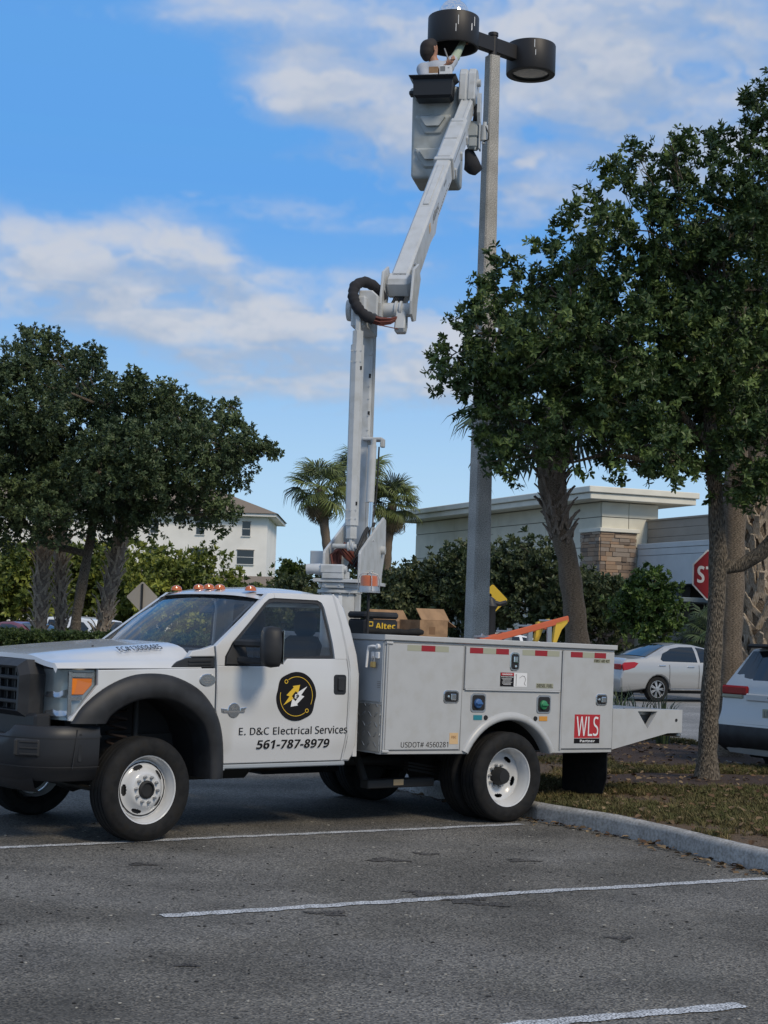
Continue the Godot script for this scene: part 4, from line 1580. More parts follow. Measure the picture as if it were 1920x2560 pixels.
# ---------------------------------------------------------------- lamp post
func lamp_post() -> void:
	M.bronze = mat(lin(0.021, 0.019, 0.019), 0.5, 0.2)
	var pc := mat(lin(0.85, 0.82, 0.76), 0.92)
	pc.albedo_texture = noise_tex(0.11, 4, [0.22, Color(0.5, 0.48, 0.45), 0.45, grey(0.8), 0.8, grey(1.0)], 321, 512)
	pc.normal_enabled = true
	pc.normal_texture = noise_tex(0.15, 3, [], 322, 512, FastNoiseLite.TYPE_SIMPLEX_SMOOTH, true, 9.0)
	tri_map(pc, 1.4)
	mottle(pc, M.blot, 0.3)
	M.pole_concrete = pc
	var at := Vector3(1.18, 0.13, -20.3)
	var l := thing("lamp_post", "tall square concrete lamp post with two dark drum lamps", "street lamp", at, deg_to_rad(29))
	var st := tool()
	st.set_smooth_group(-1)
	var rows := []
	for i in 9:
		var t := i / 8.0
		var w := lerpf(0.122, 0.07, t)
		var c := w * 0.16
		var ring := []
		for k in 4:
			var d := Vector2.from_angle(PI * 0.25 + k * PI * 0.5) * sqrt(2.0) * w
			var e := Vector2(-d.y, d.x).normalized()
			var u := d.normalized()
			ring.append(Vector3(d.x - u.x * c * 0.5 - e.x * c, t * 8.74, d.y - u.y * c * 0.5 - e.y * c))
			ring.append(Vector3(d.x - u.x * c * 0.5 + e.x * c, t * 8.74, d.y - u.y * c * 0.5 + e.y * c))
		ring.append(ring[0])
		rows.append(ring)
	grid(st, rows, -1)
	for k in range(1, 7):
		tri(st, rows[8][0], rows[8][k + 1], rows[8][k])
	part(l, "pole", st, M.pole_concrete)
	st = tool()
	tube(st, Vector3(0, 8.7, 0), Vector3(0, 9.02, 0), 0.055, 0.055, 14)
	lathe(st, [Vector2(0.065, 9.0), Vector2(0.065, 9.04), Vector2(0, 9.06)], Transform3D(), 14)
	for k in 4:
		tube(st, Vector3(0.07, 8.76 + k * 0.045, 0.02), Vector3(0.085, 8.76 + k * 0.045, 0.02), 0.009, 0.009, 6)
	part(l, "tenon", st, M.bronze)
	# the arm runs on the line of the two lamps
	var turn := Basis(Vector3.UP, deg_to_rad(40.5 - 29.0))
	st = tool()
	var x := Transform3D(turn, Vector3(0, 8.88, 0))
	box(st, Vector3(-0.23, 0, 0), Vector3(0.42, 0.19, 0.1), 0.008, x)
	box(st, Vector3(0.23, 0, 0), Vector3(0.42, 0.19, 0.1), 0.008, x)
	part(l, "arm", st, M.bronze)
	for s in [-1.0, 1.0]:
		var c := x * Vector3(0.68 * s, 0, 0)
		var drum := tool()
		var t := Transform3D(Basis(), c + Vector3(0, -0.02, 0))
		if s < 0:
			lathe(drum, [Vector2(0.25, 0.185), Vector2(0.31, 0.19), Vector2(0.315, 0.18), Vector2(0.315, -0.18), Vector2(0.31, -0.19), Vector2(0.285, -0.19), Vector2(0.28, -0.18), Vector2(0.28, 0.11), Vector2(0.26, 0.14), Vector2(0.2, 0.14), Vector2(0.2, 0.185), Vector2(0.25, 0.185)], t, 40)
		else:
			lathe(drum, [Vector2(0, 0.19), Vector2(0.31, 0.19), Vector2(0.315, 0.18), Vector2(0.315, -0.18), Vector2(0.31, -0.19), Vector2(0.235, -0.19), Vector2(0.23, -0.165), Vector2(0, -0.165)], t, 40)
		var head := part(l, "lamp_head", drum, M.bronze)
		if s < 0:
			var dome := tool()
			var pr := []
			for k in 10:
				var a := k / 9.0 * PI * 0.5
				pr.append(Vector2(0.2 * cos(a) + 0.0, 0.19 + 0.24 * sin(a)))
			pr.push_front(Vector2(0.215, 0.19))
			lathe(dome, pr, t, 14)
			part(head, "reflector", dome, M.mirror)
		else:
			var lens := tool()
			lathe(lens, [Vector2(0, -0.17), Vector2(0.228, -0.169)], t, 32)
			part(head, "lens", lens, mat(lin(0.10, 0.115, 0.12), 0.15))
		var drips := tool()
		var r := RandomNumberGenerator.new()
		r.seed = int(5 + s)
		for k in 5 if s < 0 else 2:
			var a := r.randf_range(-0.5, 0.55) + PI * 0.5
			var p := t * Vector3(cos(a) * 0.317, r.randf_range(-0.1, 0.12), sin(a) * 0.317)
			box(drips, p, Vector3(0.008, r.randf_range(0.03, 0.12), 0.003), 0.0)
		part(head, "paint_drip", drips, M.white_ink)

# ---------------------------------------------------------------- parked cars
# path: outline from the front sill over the roof to the rear sill, x forwards; wheels: [x, radius of the arch]
func car(called: String, label: String, category: String, at: Vector3, turn: float, path: Array, sides: Array, wheels: Array, paint: Material, sill: float, glassy: Dictionary) -> Node3D:
	var c := thing(called, label, category, at, turn)
	var top := pts(path)
	var poly := pts(path)
	var arches := wheels.duplicate()
	arches.sort_custom(func(a, b): return a[0] < b[0])
	for w in arches:
		var n := 9
		for i in n + 1:
			var a := PI - PI * i / n
			var y: float = maxf(sill, w[2] + sin(a) * w[1])
			poly.append(Vector2(w[0] + cos(a) * w[1], y))
	var curve := curve_of(sides)
	var rows := []
	for i in 22:
		rows.append(0.1 * i)
	var st := tool()
	panel(st, poly, curve, 1, 0.2, rows, 0.03)
	panel(st, poly, curve, -1, 0.2, rows, 0.03)
	var zf := func(y: float) -> float: return curve.sample_baked(clampf(y / 2.2, 0, 1))
	sheet(st, top, zf, 0.028, 1.0, 0.0, 0.03)
	part(c, "body", st, paint)
	# dark floor between the wheels
	st = tool()
	box(st, Vector3((top[0].x + top[-1].x) * 0.5, sill + 0.06, 0), Vector3(top[0].x - top[-1].x - 0.3, 0.12, 1.3), 0.02)
	part(c, "floor", st, M.dark)
	for k in ["windshield", "rear_window"]:
		if glassy.has(k):
			st = tool()
			sheet(st, pts(glassy[k]), zf, -0.004, 0.9, 0.009, 0.03)
			part(c, k, st, M.car_glass)
	for w in glassy.get("side", []):
		for s in [1, -1]:
			st = tool()
			var grown := curve_of(sides)
			for i in grown.point_count:
				grown.set_point_value(i, grown.get_point_position(i).y + 0.006)
			panel(st, pts(w), grown, s, 0.01, rows, 0.004)
			part(c, "window", st, M.car_glass)
	for w in wheels:
		for s in [1, -1]:
			road_wheel(c, Vector3(w[0], w[2], s * (zf.call(0.4) - 0.13)), s, w[2], glassy.get("spokes", 7))
	return c


func sheet(st: SurfaceTool, line: PackedVector2Array, zf: Callable, inset_: float, share: float, lift: float, crown_: float) -> void:
	var rows := []
	for i in line.size():
		var d := (line[mini(i + 1, line.size() - 1)] - line[maxi(i - 1, 0)]).normalized()
		var n := Vector2(d.y, -d.x)
		if n.y < 0 and absf(d.x) > absf(d.y):
			n = -n
		var row := []
		var half: float = (zf.call(line[i].y) - maxf(inset_, 0.0)) * share
		for k in 9:
			var f := -1.0 + k * 0.25
			var up := crown_ * (1.0 - f * f) + (0.005 if inset_ < 0 else 0.0) + lift
			var p := line[i] + n * up * (1.0 if n.y > 0.3 else 0.4)
			row.append(Vector3(p.x, p.y, half * f))
		rows.append(row)
	grid(st, rows, 7)


func road_wheel(c: Node3D, at: Vector3, side: float, r: float, spokes: int) -> void:
	var x := Transform3D(Basis(Vector3.RIGHT, PI * 0.5 * side), at)
	var st := tool()
	lathe(st, [Vector2(r * 0.66, -0.1), Vector2(r * 0.93, -0.1), Vector2(r, -0.06), Vector2(r, 0.06), Vector2(r * 0.93, 0.1), Vector2(r * 0.68, 0.1), Vector2(r * 0.66, 0.08)], x, 28)
	var w := part(c, "wheel", st, M.rubber)
	st = tool()
	lathe(st, [Vector2(r * 0.68, 0.09), Vector2(r * 0.64, 0.085), Vector2(r * 0.6, 0.02), Vector2(0, 0.0)], x, 28)
	part(w, "rim", st, M.dark)
	st = tool()
	for i in spokes:
		var a := TAU * i / spokes
		for q in [-0.12, 0.12]:
			bar(st, x * Vector3(cos(a + q) * r * 0.16, 0.075, sin(a + q) * r * 0.16), x * Vector3(cos(a + q) * r * 0.64, 0.06, sin(a + q) * r * 0.64), 0.03, 0.02, 0.004, x.basis.y)
	lathe(st, [Vector2(r * 0.2, 0.05), Vector2(r * 0.18, 0.09), Vector2(0, 0.095)], x, 14)
	lathe(st, [Vector2(r * 0.68, 0.09), Vector2(r * 0.67, 0.1), Vector2(r * 0.63, 0.1), Vector2(r * 0.62, 0.07)], x, 28)
	part(w, "spokes", st, M.steel)


func car_paint(c: Color, metal := 0.0) -> StandardMaterial3D:
	var m := mat(c, 0.3, metal)
	m.clearcoat_enabled = true
	m.clearcoat = 0.8
	m.clearcoat_roughness = 0.05
	return m


func cars() -> void:
	var sedan := [2.36, 0.22, 2.44, 0.3, 2.46, 0.5, 2.4, 0.66, 2.2, 0.78, 1.5, 0.92, 0.98, 0.99, 0.6, 1.2, 0.2, 1.38, -0.2, 1.46, -0.65, 1.47, -1.05, 1.4, -1.45, 1.23, -1.72, 1.11, -2.05, 1.075, -2.32, 1.06, -2.42, 0.99, -2.46, 0.72, -2.5, 0.6, -2.48, 0.36, -2.4, 0.24]
	var sides := [0.0, 0.78, 0.22, 0.8, 0.4, 0.88, 0.6, 0.9, 0.8, 0.905, 1.0, 0.87, 1.15, 0.79, 1.3, 0.7, 1.47, 0.56, 2.2, 0.5]
	var win := {
		"windshield": [0.96, 1.005, 0.6, 1.2, 0.22, 1.375], "rear_window": [-0.98, 1.42, -1.22, 1.34, -1.45, 1.235, -1.69, 1.125],
		"side": [[0.7, 1.02, 0.42, 1.22, 0.12, 1.37, -0.12, 1.4, -0.12, 1.02], [-0.2, 1.02, -0.2, 1.405, -0.6, 1.4, -0.9, 1.35, -1.2, 1.22, -1.3, 1.08, -1.24, 1.03]], "spokes": 7,
	}
	var wheels := [[1.42, 0.36, 0.325], [-1.38, 0.36, 0.325]]
	var silver := car("sedan", "silver four-door sedan with red tail lamps beyond the truck's tail", "car", Vector3(7.1, 0, -41.9) + Vector3(1.38, 0, 0).rotated(Vector3.UP, deg_to_rad(24)) + Vector3(-0.4, 0, -0.78), deg_to_rad(24), sedan, sides, wheels, car_paint(lin(0.42, 0.42, 0.415), 0.35), 0.22, win)
	car_extras(silver, curve_of(sides), -2.46, [[-2.44, 0.78, -2.46, 0.92, -2.4, 0.98, -2.1, 1.0, -1.98, 0.97, -2.1, 0.86, -2.3, 0.8]], M.red_lens, [[-0.42, 0.9], [-1.28, 0.92]])
	var white := car("sedan", "white car whose curved roof shows behind the truck's ladder", "car", Vector3(3.9, 0, -46.5), deg_to_rad(14), sedan.map(func(v): return v), sides, wheels, car_paint(lin(0.78, 0.78, 0.78)), 0.22, win)
	white.scale = Vector3(1.0, 1.08, 1.0)
	car_extras(white, curve_of(sides), -2.46, [[-2.44, 0.78, -2.46, 0.92, -2.4, 0.98, -2.1, 1.0, -1.98, 0.97, -2.1, 0.86, -2.3, 0.8]], M.red_lens, [[-0.42, 0.9], [-1.28, 0.92]])
	# sport utility bodies
	var suv := [2.2, 0.25, 2.28, 0.4, 2.3, 0.7, 2.22, 0.9, 1.9, 1.0, 1.15, 1.08, 0.75, 1.3, 0.35, 1.55, 0.0, 1.64, -0.6, 1.67, -1.3, 1.64, -1.75, 1.6, -1.98, 1.56, -2.1, 1.36, -2.24, 1.13, -2.26, 1.0, -2.27, 0.8, -2.33, 0.64, -2.3, 0.42, -2.2, 0.3]
	var tall := [0.0, 0.8, 0.3, 0.84, 0.5, 0.915, 0.75, 0.925, 1.0, 0.91, 1.15, 0.87, 1.4, 0.76, 1.6, 0.66, 1.67, 0.6, 2.2, 0.6]
	var swin := {
		"windshield": [1.12, 1.1, 0.75, 1.3, 0.37, 1.54], "rear_window": [-2.0, 1.53, -2.08, 1.38, -2.2, 1.17],
		"side": [[0.85, 1.1, 0.55, 1.3, 0.25, 1.5, 0.05, 1.55, 0.05, 1.1], [-0.05, 1.1, -0.05, 1.56, -0.9, 1.56, -0.9, 1.12], [-1.0, 1.12, -1.0, 1.55, -1.5, 1.5, -1.8, 1.3, -1.7, 1.2]], "spokes": 5,
	}
	var sw := [[1.36, 0.4, 0.355], [-1.33, 0.4, 0.355]]
	var near := car("parked_suv", "white SUV with dark rear window parked at the right edge", "car", Vector3(4.66, 0, -19.68) + Vector3(2.3 * 0.866, 0, -2.3 * 0.5), LOT_TURN, suv, tall, sw, car_paint(lin(0.62, 0.63, 0.63)), 0.25, swin)
	suv_rear(near)
	var ws := car("parked_suv", "white SUV behind the left palm trunks, its rear to the right", "car", Vector3(-10.6, 0, -55), deg_to_rad(180 - 28), suv, tall, sw, car_paint(lin(0.8, 0.8, 0.79)), 0.25, swin)
	car_extras(ws, curve_of(tall), -2.27, [[-2.2, 0.95, -2.24, 1.1, -2.0, 1.15, -1.95, 1.05]], M.red_lens, [[-0.2, 1.0], [-1.0, 1.0]])
	var red := car("hatchback", "dark red car between the left palms behind the hedge", "car", Vector3(-11.1, 0, -50), deg_to_rad(180 - 35), sedan, sides, wheels, car_paint(lin(0.16, 0.012, 0.018)), 0.22, win)
	car_extras(red, curve_of(sides), -2.46, [[-2.44, 0.78, -2.46, 0.92, -2.4, 0.98, -2.1, 1.0]], M.red_lens, [[-0.42, 0.9], [-1.28, 0.92]])
	var dark := car("hatchback", "dark car with a pale windscreen at the far left behind the hedge", "car", Vector3(-13.4, 0, -53), deg_to_rad(-40), suv, tall, sw, car_paint(lin(0.02, 0.024, 0.03)), 0.25, swin)
	car_extras(dark, curve_of(tall), -2.27, [[-2.2, 0.95, -2.24, 1.1, -2.0, 1.15, -1.95, 1.05]], M.red_lens, [[-0.2, 1.0], [-1.0, 1.0]])


# lamps, handles, bumper trim and door joints on both sides
func car_extras(c: Node3D, curve: Curve, rear: float, lamps: Array, lamp_m: Material, handles: Array) -> void:
	var rows := []
	for i in 22:
		rows.append(0.1 * i)
	var grown := curve.duplicate() as Curve
	for i in grown.point_count:
		grown.set_point_value(i, grown.get_point_position(i).y + 0.008)
	for s in [1, -1]:
		for l in lamps:
			var st := tool()
			panel(st, pts(l), grown, s, 0.05, rows, 0.01)
			part(c, "tail_lamp", st, lamp_m)
			st = tool()
			box(st, Vector3(rear - 0.004, (l[1] + l[3]) * 0.5 + 0.02, s * 0.66), Vector3(0.03, 0.14, 0.34), 0.012)
			part(c, "tail_lamp", st, lamp_m)
		for h in handles:
			var z: float = curve.sample_baked(h[1] / 2.2)
			var st := tool()
			box(st, Vector3(h[0], h[1], s * (z + 0.012)), Vector3(0.2, 0.028, 0.03), 0.01)
			part(c, "handle", st, M.chrome)
		var st2 := tool()
		for x in [0.95, -0.17, -1.06]:
			var thin := [x - 0.004, 0.35, x + 0.004, 0.35, x + 0.004, 0.95, x - 0.004, 0.95]
			panel(st2, pts(thin), grown, s, 0.004, rows, 0.0)
		part(c, "door_joint", st2, M.dark)
		st2 = tool()
		panel(st2, pts([1.0, 0.3, -1.0, 0.3, -1.0, 0.34, 1.0, 0.34]), grown, s, 0.02, rows, 0.004)
		part(c, "sill_trim", st2, M.chrome)


func suv_rear(c: Node3D) -> void:
	var st := tool()
	# black lower bumper
	sheet(st, pts([-2.315, 0.66, -2.345, 0.56, -2.32, 0.4, -2.2, 0.3]), func(_y): return 0.9, -0.004, 1.0, 0.012, 0.03)
	part(c, "rear_bumper", st, M.trim)
	st = tool()
	box(st, Vector3(-2.02, 1.605, 0), Vector3(0.26, 0.05, 1.2), 0.02)
	part(c, "spoiler", st, M.black_plastic)
	for s in [-1, 1]:
		st = tool()
		box(st, Vector3(-2.26, 1.06, s * 0.66), Vector3(0.06, 0.11, 0.46), 0.02)
		box(st, Vector3(-2.14, 1.065, s * 0.875), Vector3(0.24, 0.1, 0.06), 0.02)
		var lamp := part(c, "tail_lamp", st, M.red_lens)
		st = tool()
		box(st, Vector3(-2.262, 0.985, s * 0.7), Vector3(0.06, 0.045, 0.36), 0.01)
		part(lamp, "reversing_lamp", st, M.tape_white)
	st = tool()
	box(st, Vector3(-2.285, 0.985, 0), Vector3(0.03, 0.09, 0.9), 0.02)
	part(c, "tailgate_garnish", st, car_paint(lin(0.62, 0.63, 0.63)))
	# emblem of two crossed ovals
	st = tool()
	for o in [[0.055, 0.036], [0.02, 0.036], [0.04, 0.014]]:
		var ring := []
		for i in 17:
			var a := TAU * i / 16
			ring.append(Vector3(-2.305, 0.99 + sin(a) * o[1] + (0.012 if o[0] == 0.04 else 0.0), cos(a) * o[0]))
		pipe(st, ring, [0.005], 5, false)
	part(c, "emblem", st, M.chrome)
	st = tool()
	box(st, Vector3(-2.29, 0.78, 0), Vector3(0.02, 0.16, 0.31), 0.005)
	var plate := part(c, "number_plate", st, M.tape_white)
	st = tool()
	var r := RandomNumberGenerator.new()
	r.seed = 6
	for i in 6:
		var z := -0.115 + i * 0.045
		box(st, Vector3(-2.302, 0.80, z), Vector3(0.004, 0.07, 0.008), 0.0)
		box(st, Vector3(-2.302, 0.80 + (0.03 if i % 2 else -0.03), z + 0.012), Vector3(0.004, 0.01, 0.022), 0.0)
		box(st, Vector3(-2.302, 0.735, z), Vector3(0.004, 0.012, 0.03), 0.0)
	part(plate, "characters", st, M.grey_ink)
	st = tool()
	box(st, Vector3(-2.29, 0.72, -0.62), Vector3(0.02, 0.035, 0.16), 0.006)
	part(c, "badge", st, M.chrome)
	st = tool()
	bar(st, Vector3(-2.25, 1.16, 0.05), Vector3(-2.19, 1.24, -0.35), 0.015, 0.02, 0.004)
	part(c, "wiper", st, M.dark)


# ---------------------------------------------------------------- signs
func signs() -> void:
	M.sign_back = mat(lin(0.40, 0.37, 0.33), 0.55, 0.3)
	M.post = mat(lin(0.03, 0.03, 0.032), 0.5, 0.3)
	# diamond seen from behind
	var s := thing("road_sign", "back of a grey diamond sign on a dark post left of the windscreen", "sign", Vector3(-6.64, 0, -46), 0.1)
	diamond(s, Vector3(0, 2.28, 0.03), 0.43, M.sign_back)
	var st := tool()
	bar(st, Vector3(0, 0, 0.06), Vector3(0.0, 2.65, 0.06), 0.05, 0.05, 0.005)
	part(s, "post", st, M.post)
	# stop sign behind the tree
	s = thing("stop_sign", "red octagonal STOP sign half hidden by the shade tree trunk", "sign", Vector3(4.92, 0, -24.3), 0.12)
	var oct := PackedVector2Array()
	var rim := PackedVector2Array()
	for i in 8:
		oct.append(Vector2.from_angle(PI / 8 + i * PI / 4) * 0.375 + Vector2(0, 2.6))
		rim.append(Vector2.from_angle(PI / 8 + i * PI / 4) * 0.40 + Vector2(0, 2.6))
	st = tool()
	prism(st, rim, 0.0, 0.006, 0.0)
	part(s, "border", st, M.white_ink)
	st = tool()
	prism(st, oct, 0.007, 0.012, 0.0)
	var face := part(s, "face", st, mat(lin(0.26, 0.012, 0.02), 0.4))
	lettering(face, "STOP", -0.3, 0.3, 2.48, 0.25, 0.014, M.white_ink, 0.6)
	st = tool()
	bar(st, Vector3(0, 0, -0.04), Vector3(0, 2.9, -0.04), 0.05, 0.05, 0.005)
	part(s, "post", st, M.post)
	# yellow diamond behind the lamp post, on its own post
	s = thing("warning_sign", "yellow diamond warning sign beside the concrete lamp post", "sign", Vector3(3.36, 0, -50), -0.15)
	diamond(s, Vector3(0, 2.6, 0.0), 0.48, M.black_ink)
	diamond(s, Vector3(0, 2.6, 0.012), 0.455, M.yellow_ink)
	st = tool()
	prism(st, pts(arc(-0.08, 2.72, 0.06, 0.06, 0, 330, 11)), 0.021, 0.025)
	prism(st, pts([-0.13, 2.35, 0.02, 2.62, 0.1, 2.6, 0.0, 2.3]), 0.021, 0.025)
	part(s, "symbol", st, M.black_ink)
	st = tool()
	bar(st, Vector3(0, 0, -0.05), Vector3(0, 2.9, -0.05), 0.06, 0.06, 0.005)
	part(s, "post", st, M.post)
	# black decorative post with a cross bracket in front of it
	s = thing("bracket_post", "black iron post with a cross bracket in front of the yellow sign", "post", Vector3(2.84, 0, -43.0), 0.0)
	st = tool()
	lathe(st, [Vector2(0.2, 0), Vector2(0.2, 0.3), Vector2(0.15, 0.45), Vector2(0.14, 2.2), Vector2(0.2, 2.3), Vector2(0.14, 2.4), Vector2(0.1, 2.5), Vector2(0, 2.56)], Transform3D(), 16)
	part(s, "post", st, M.post)
	st = tool()
	pipe(st, [Vector3(-0.42, 2.42, 0), Vector3(-0.25, 2.36, 0), Vector3(0, 2.4, 0), Vector3(0.25, 2.36, 0), Vector3(0.42, 2.42, 0)], [0.05, 0.06, 0.08, 0.06, 0.05], 8)
	part(s, "bracket", st, M.post)


func diamond(s: Node3D, at: Vector3, half: float, m: Material) -> void:
	var p := PackedVector2Array()
	for i in 4:
		var c := Vector2.from_angle(i * PI * 0.5) * half
		var d := Vector2.from_angle(i * PI * 0.5 + PI * 0.5) * half * 0.07
		p.append(c * 0.96 - d)
		p.append(c * 0.985)
		p.append(c * 0.96 + d)
	var st := tool()
	prism(st, p, 0, 0.008, 0.0, Transform3D(Basis(), at))
	part(s, "panel", st, m)

# ---------------------------------------------------------------- the bucket truck
# truck axes: x runs from the front axle to the rear, y up, z towards the driver's side
const FLARE_OUT := [-0.645, 0.905, -0.56, 1.03, -0.393, 1.162, -0.2, 1.25, -0.02, 1.281, 0.2, 1.265, 0.425, 1.174, 0.57, 1.04, 0.657, 0.887, 0.70, 0.68, 0.705, 0.46]
const FLARE_IN := [-0.37, 0.905, -0.33, 0.965, -0.23, 1.03, -0.1, 1.078, 0.042, 1.09, 0.19, 1.075, 0.33, 1.015, 0.43, 0.94, 0.50, 0.86, 0.55, 0.7, 0.565, 0.46]
var cab_curve: Curve
var cab_rows := []


func cab_z(y: float) -> float:
	return cab_curve.sample_baked(clampf(y / 2.2, 0, 1))


func truck() -> void:
	cab_curve = curve_of([0.0, 0.94, 0.45, 0.955, 0.6, 0.975, 0.72, 0.995, 0.85, 1.0, 1.1, 1.006, 1.28, 1.0, 1.40, 0.985, 1.55, 0.95, 1.75, 0.895, 1.95, 0.825, 2.2, 0.72])
	for i in 40:
		cab_rows.append(0.5 + i * 0.045)
	var t := thing("bucket_truck", "white bucket truck with raised boom and company lettering on its door", "truck", TRUCK_AT, TRUCK_TURN)
	front_end(t)
	cab(t)
	chassis(t)
	service_body(t)
	lift(t)
	cargo()


func front_end(t: Node3D) -> void:
	# fenders
	for s in [1.0, -1.0]:
		var mid := []
		for i in range(FLARE_OUT.size() - 2, -1, -2):
			mid.append_array([lerpf(FLARE_OUT[i], FLARE_IN[i], 0.22), lerpf(FLARE_OUT[i + 1], FLARE_IN[i + 1], 0.22)])
		var poly := [-0.66, 0.925, -0.435, 1.19, -0.435, 1.303, 0.19, 1.318, 0.603, 1.325, 0.605, 1.0, 0.642, 0.8, 0.684, 0.56, 0.69, 0.46] + mid
		var st := tool()
		panel(st, pts(poly), cab_curve, s, 0.03, cab_rows, 0.006)
		panel(st, pts([0.36, 1.415, 0.605, 1.42, 0.605, 1.505, 0.5, 1.475, 0.4, 1.46]), cab_curve, s, 0.05, cab_rows, 0.006)
		part(t, "fender", st, M.white)
		# vent behind the bonnet
		st = tool()
		panel(st, pts([0.2, 1.327, 0.6, 1.333, 0.603, 1.41, 0.35, 1.403, 0.27, 1.375]), curve_shift(-0.012), s, 0.02, cab_rows, 0.004)
		var vent := part(t, "fender_vent", st, M.black_plastic)
		st = tool()
		for k in 2:
			bar(st, Vector3(0.36, 1.35 + k * 0.028, s * 0.985), Vector3(0.57, 1.355 + k * 0.028, s * 0.985), 0.006, 0.01, 0.0)
		part(vent, "louvre", st, M.trim)
		# wheel-arch flare, bulging past the fender
		st = tool()
		var rows := []
		var o := smooth_line(FLARE_OUT, 4)
		var i2 := smooth_line(FLARE_IN, 4)
		for i in o.size():
			var row := []
			for f in [[0.0, -0.012], [0.0, 0.012], [0.12, 0.035], [0.35, 0.058], [0.65, 0.066], [0.9, 0.058], [1.0, 0.04], [1.02, -0.2]]:
				var p: Vector2 = o[i].lerp(i2[i], f[0])
				row.append(Vector3(p.x, p.y, s * (cab_z(clampf(p.y, 0.7, 1.25)) + f[1])))
			rows.append(row)
		grid(st, rows, 2)
		part(t, "wheel_flare", st, M.trim)
		# dark liner of the wheel well
		st = tool()
		rows = []
		for i in i2.size():
			var p := i2[i]
			rows.append([Vector3(p.x, p.y, s * 0.99), Vector3(p.x, p.y, s * 0.45)])
		grid(st, rows, 2)
		st.set_smooth_group(-1)
		quad(st, Vector3(-0.42, 0.5, s * 0.46), Vector3(0.6, 0.45, s * 0.46), Vector3(0.6, 1.12, s * 0.46), Vector3(-0.42, 1.12, s * 0.46))
		part(t, "wheel_well", st, M.dark)
		headlight(t, s)
	# bonnet
	var st2 := tool()
	var rows2 := []
	for i in 15:
		var u := i / 14.0
		var x := lerpf(-0.80, 0.44, u)
		var mid_y := 1.393 + 0.115 * pow(u, 0.8)
		var row := []
		for k in 33:
			var v := -1.0 + k / 16.0
			var a := absf(v)
			var z := signf(v) * minf(0.986, a * 1.02)
			var y: float
			var edge := 1.312 + 0.012 * u
			if a > 0.955:
				y = lerpf(edge, edge + 0.035, (1.0 - a) / 0.045)
				z = signf(v) * lerpf(0.99, 0.972, (1.0 - a) / 0.045)
			else:
				var side := lerpf(edge + 0.035, mid_y - 0.03, smoothstep(0.955, 0.70, a))
				y = lerpf(side, mid_y, smoothstep(0.80, 0.52, a))
				z = signf(v) * lerpf(0.0, 0.972, a / 0.955)
				y += 0.012 * (1.0 - a * a)
			# the rear edge sweeps forward at the middle
			var xx := x + u * (0.05 * a * a * 2.0 - 0.06) + (1.0 - u) * 0.03 * a * a
			row.append(Vector3(xx, y, z))
		rows2.append(row)
	grid(st2, rows2, 4)
	# rolled leading edge
	st2.set_smooth_group(5)
	for k in 32:
		var p: Vector3 = rows2[0][k]
		var q: Vector3 = rows2[0][k + 1]
		quad(st2, p, q, q + Vector3(-0.012, -0.035, 0), p + Vector3(-0.012, -0.035, 0))
	var hood := part(t, "bonnet", st2, M.white)
	var ec := lettering(hood, "EC#13008485", 0.0, 0.38, 0.0, 0.088, 0.0, M.black_ink, 0.1)
	ec.transform = Transform3D(Basis(Vector3(1, 0.075, 0), Vector3(0, 0.36, -0.933), Vector3(0, 0.933, 0.36)), Vector3(-0.14, 1.441, 0.795)) * ec.transform
	st2 = tool()
	tube(st2, Vector3(-0.2, 1.455, 0.45), Vector3(-0.2, 1.478, 0.45), 0.012, 0.008, 8)
	part(hood, "washer_jet", st2, M.dark)
	# cowl below the windscreen
	st2 = tool()
	rows2 = []
	for k in 13:
		var v := -1.0 + k / 6.0
		var bow := 0.19 * v * v
		rows2.append([Vector3(0.36 + bow, 1.468 - 0.03 * v * v, v * 0.93), Vector3(0.52 + bow * 0.9, 1.478 - 0.012 * v * v, v * 0.90)])
	grid(st2, rows2, 1)
	var cowl := part(t, "cowl", st2, M.black_plastic)
	for z in [0.28, -0.42]:
		st2 = tool()
		bar(st2, Vector3(0.42, 1.49, z + 0.32), Vector3(0.50, 1.515, z - 0.22), 0.012, 0.014, 0.003)
		tube(st2, Vector3(0.42, 1.46, z + 0.32), Vector3(0.42, 1.5, z + 0.32), 0.014, 0.01, 8)
		part(cowl, "wiper", st2, M.dark)
	# radiator grille
	var g := tool()
	var ring := pts([-0.72, 0.93, 0.72, 0.93, 0.735, 1.26, 0.66, 1.365, -0.66, 1.365, -0.735, 1.26])
	var hole := pts([-0.62, 0.985, 0.62, 0.985, 0.63, 1.24, 0.59, 1.30, -0.59, 1.30, -0.63, 1.24])
	g.set_smooth_group(-1)
	var face := inset(ring, 0.05)
	for i in 6:
		var j := (i + 1) % 6
		var back := -0.74
		quad(g, gz(ring[i], back), gz(ring[j], back), gz(ring[j], -0.86), gz(ring[i], -0.86))
		quad(g, gz(ring[i], -0.86), gz(ring[j], -0.86), gz(face[j], -0.925), gz(face[i], -0.925))
		quad(g, gz(face[i], -0.925), gz(face[j], -0.925), gz(hole[j], -0.915), gz(hole[i], -0.915))
		quad(g, gz(hole[i], -0.915), gz(hole[j], -0.915), gz(hole[j], -0.84), gz(hole[i], -0.84))
	quad(g, Vector3(-0.80, 0.95, -0.7), Vector3(-0.80, 0.95, 0.7), Vector3(-0.80, 1.33, 0.7), Vector3(-0.80, 1.33, -0.7))
	var grille := part(t, "grille", g, M.trim)
	for y in [1.045, 1.135, 1.225]:
		g = tool()
		box(g, Vector3(-0.885, y, 0), Vector3(0.05, 0.03, 1.26), 0.008)
		part(grille, "bar", g, M.trim)
	g = tool()
	for k in 9:
		box(g, Vector3(-0.865, 1.14, -0.52 + k * 0.13), Vector3(0.03, 0.3, 0.012), 0.0)
	part(grille, "slat", g, M.black_plastic)
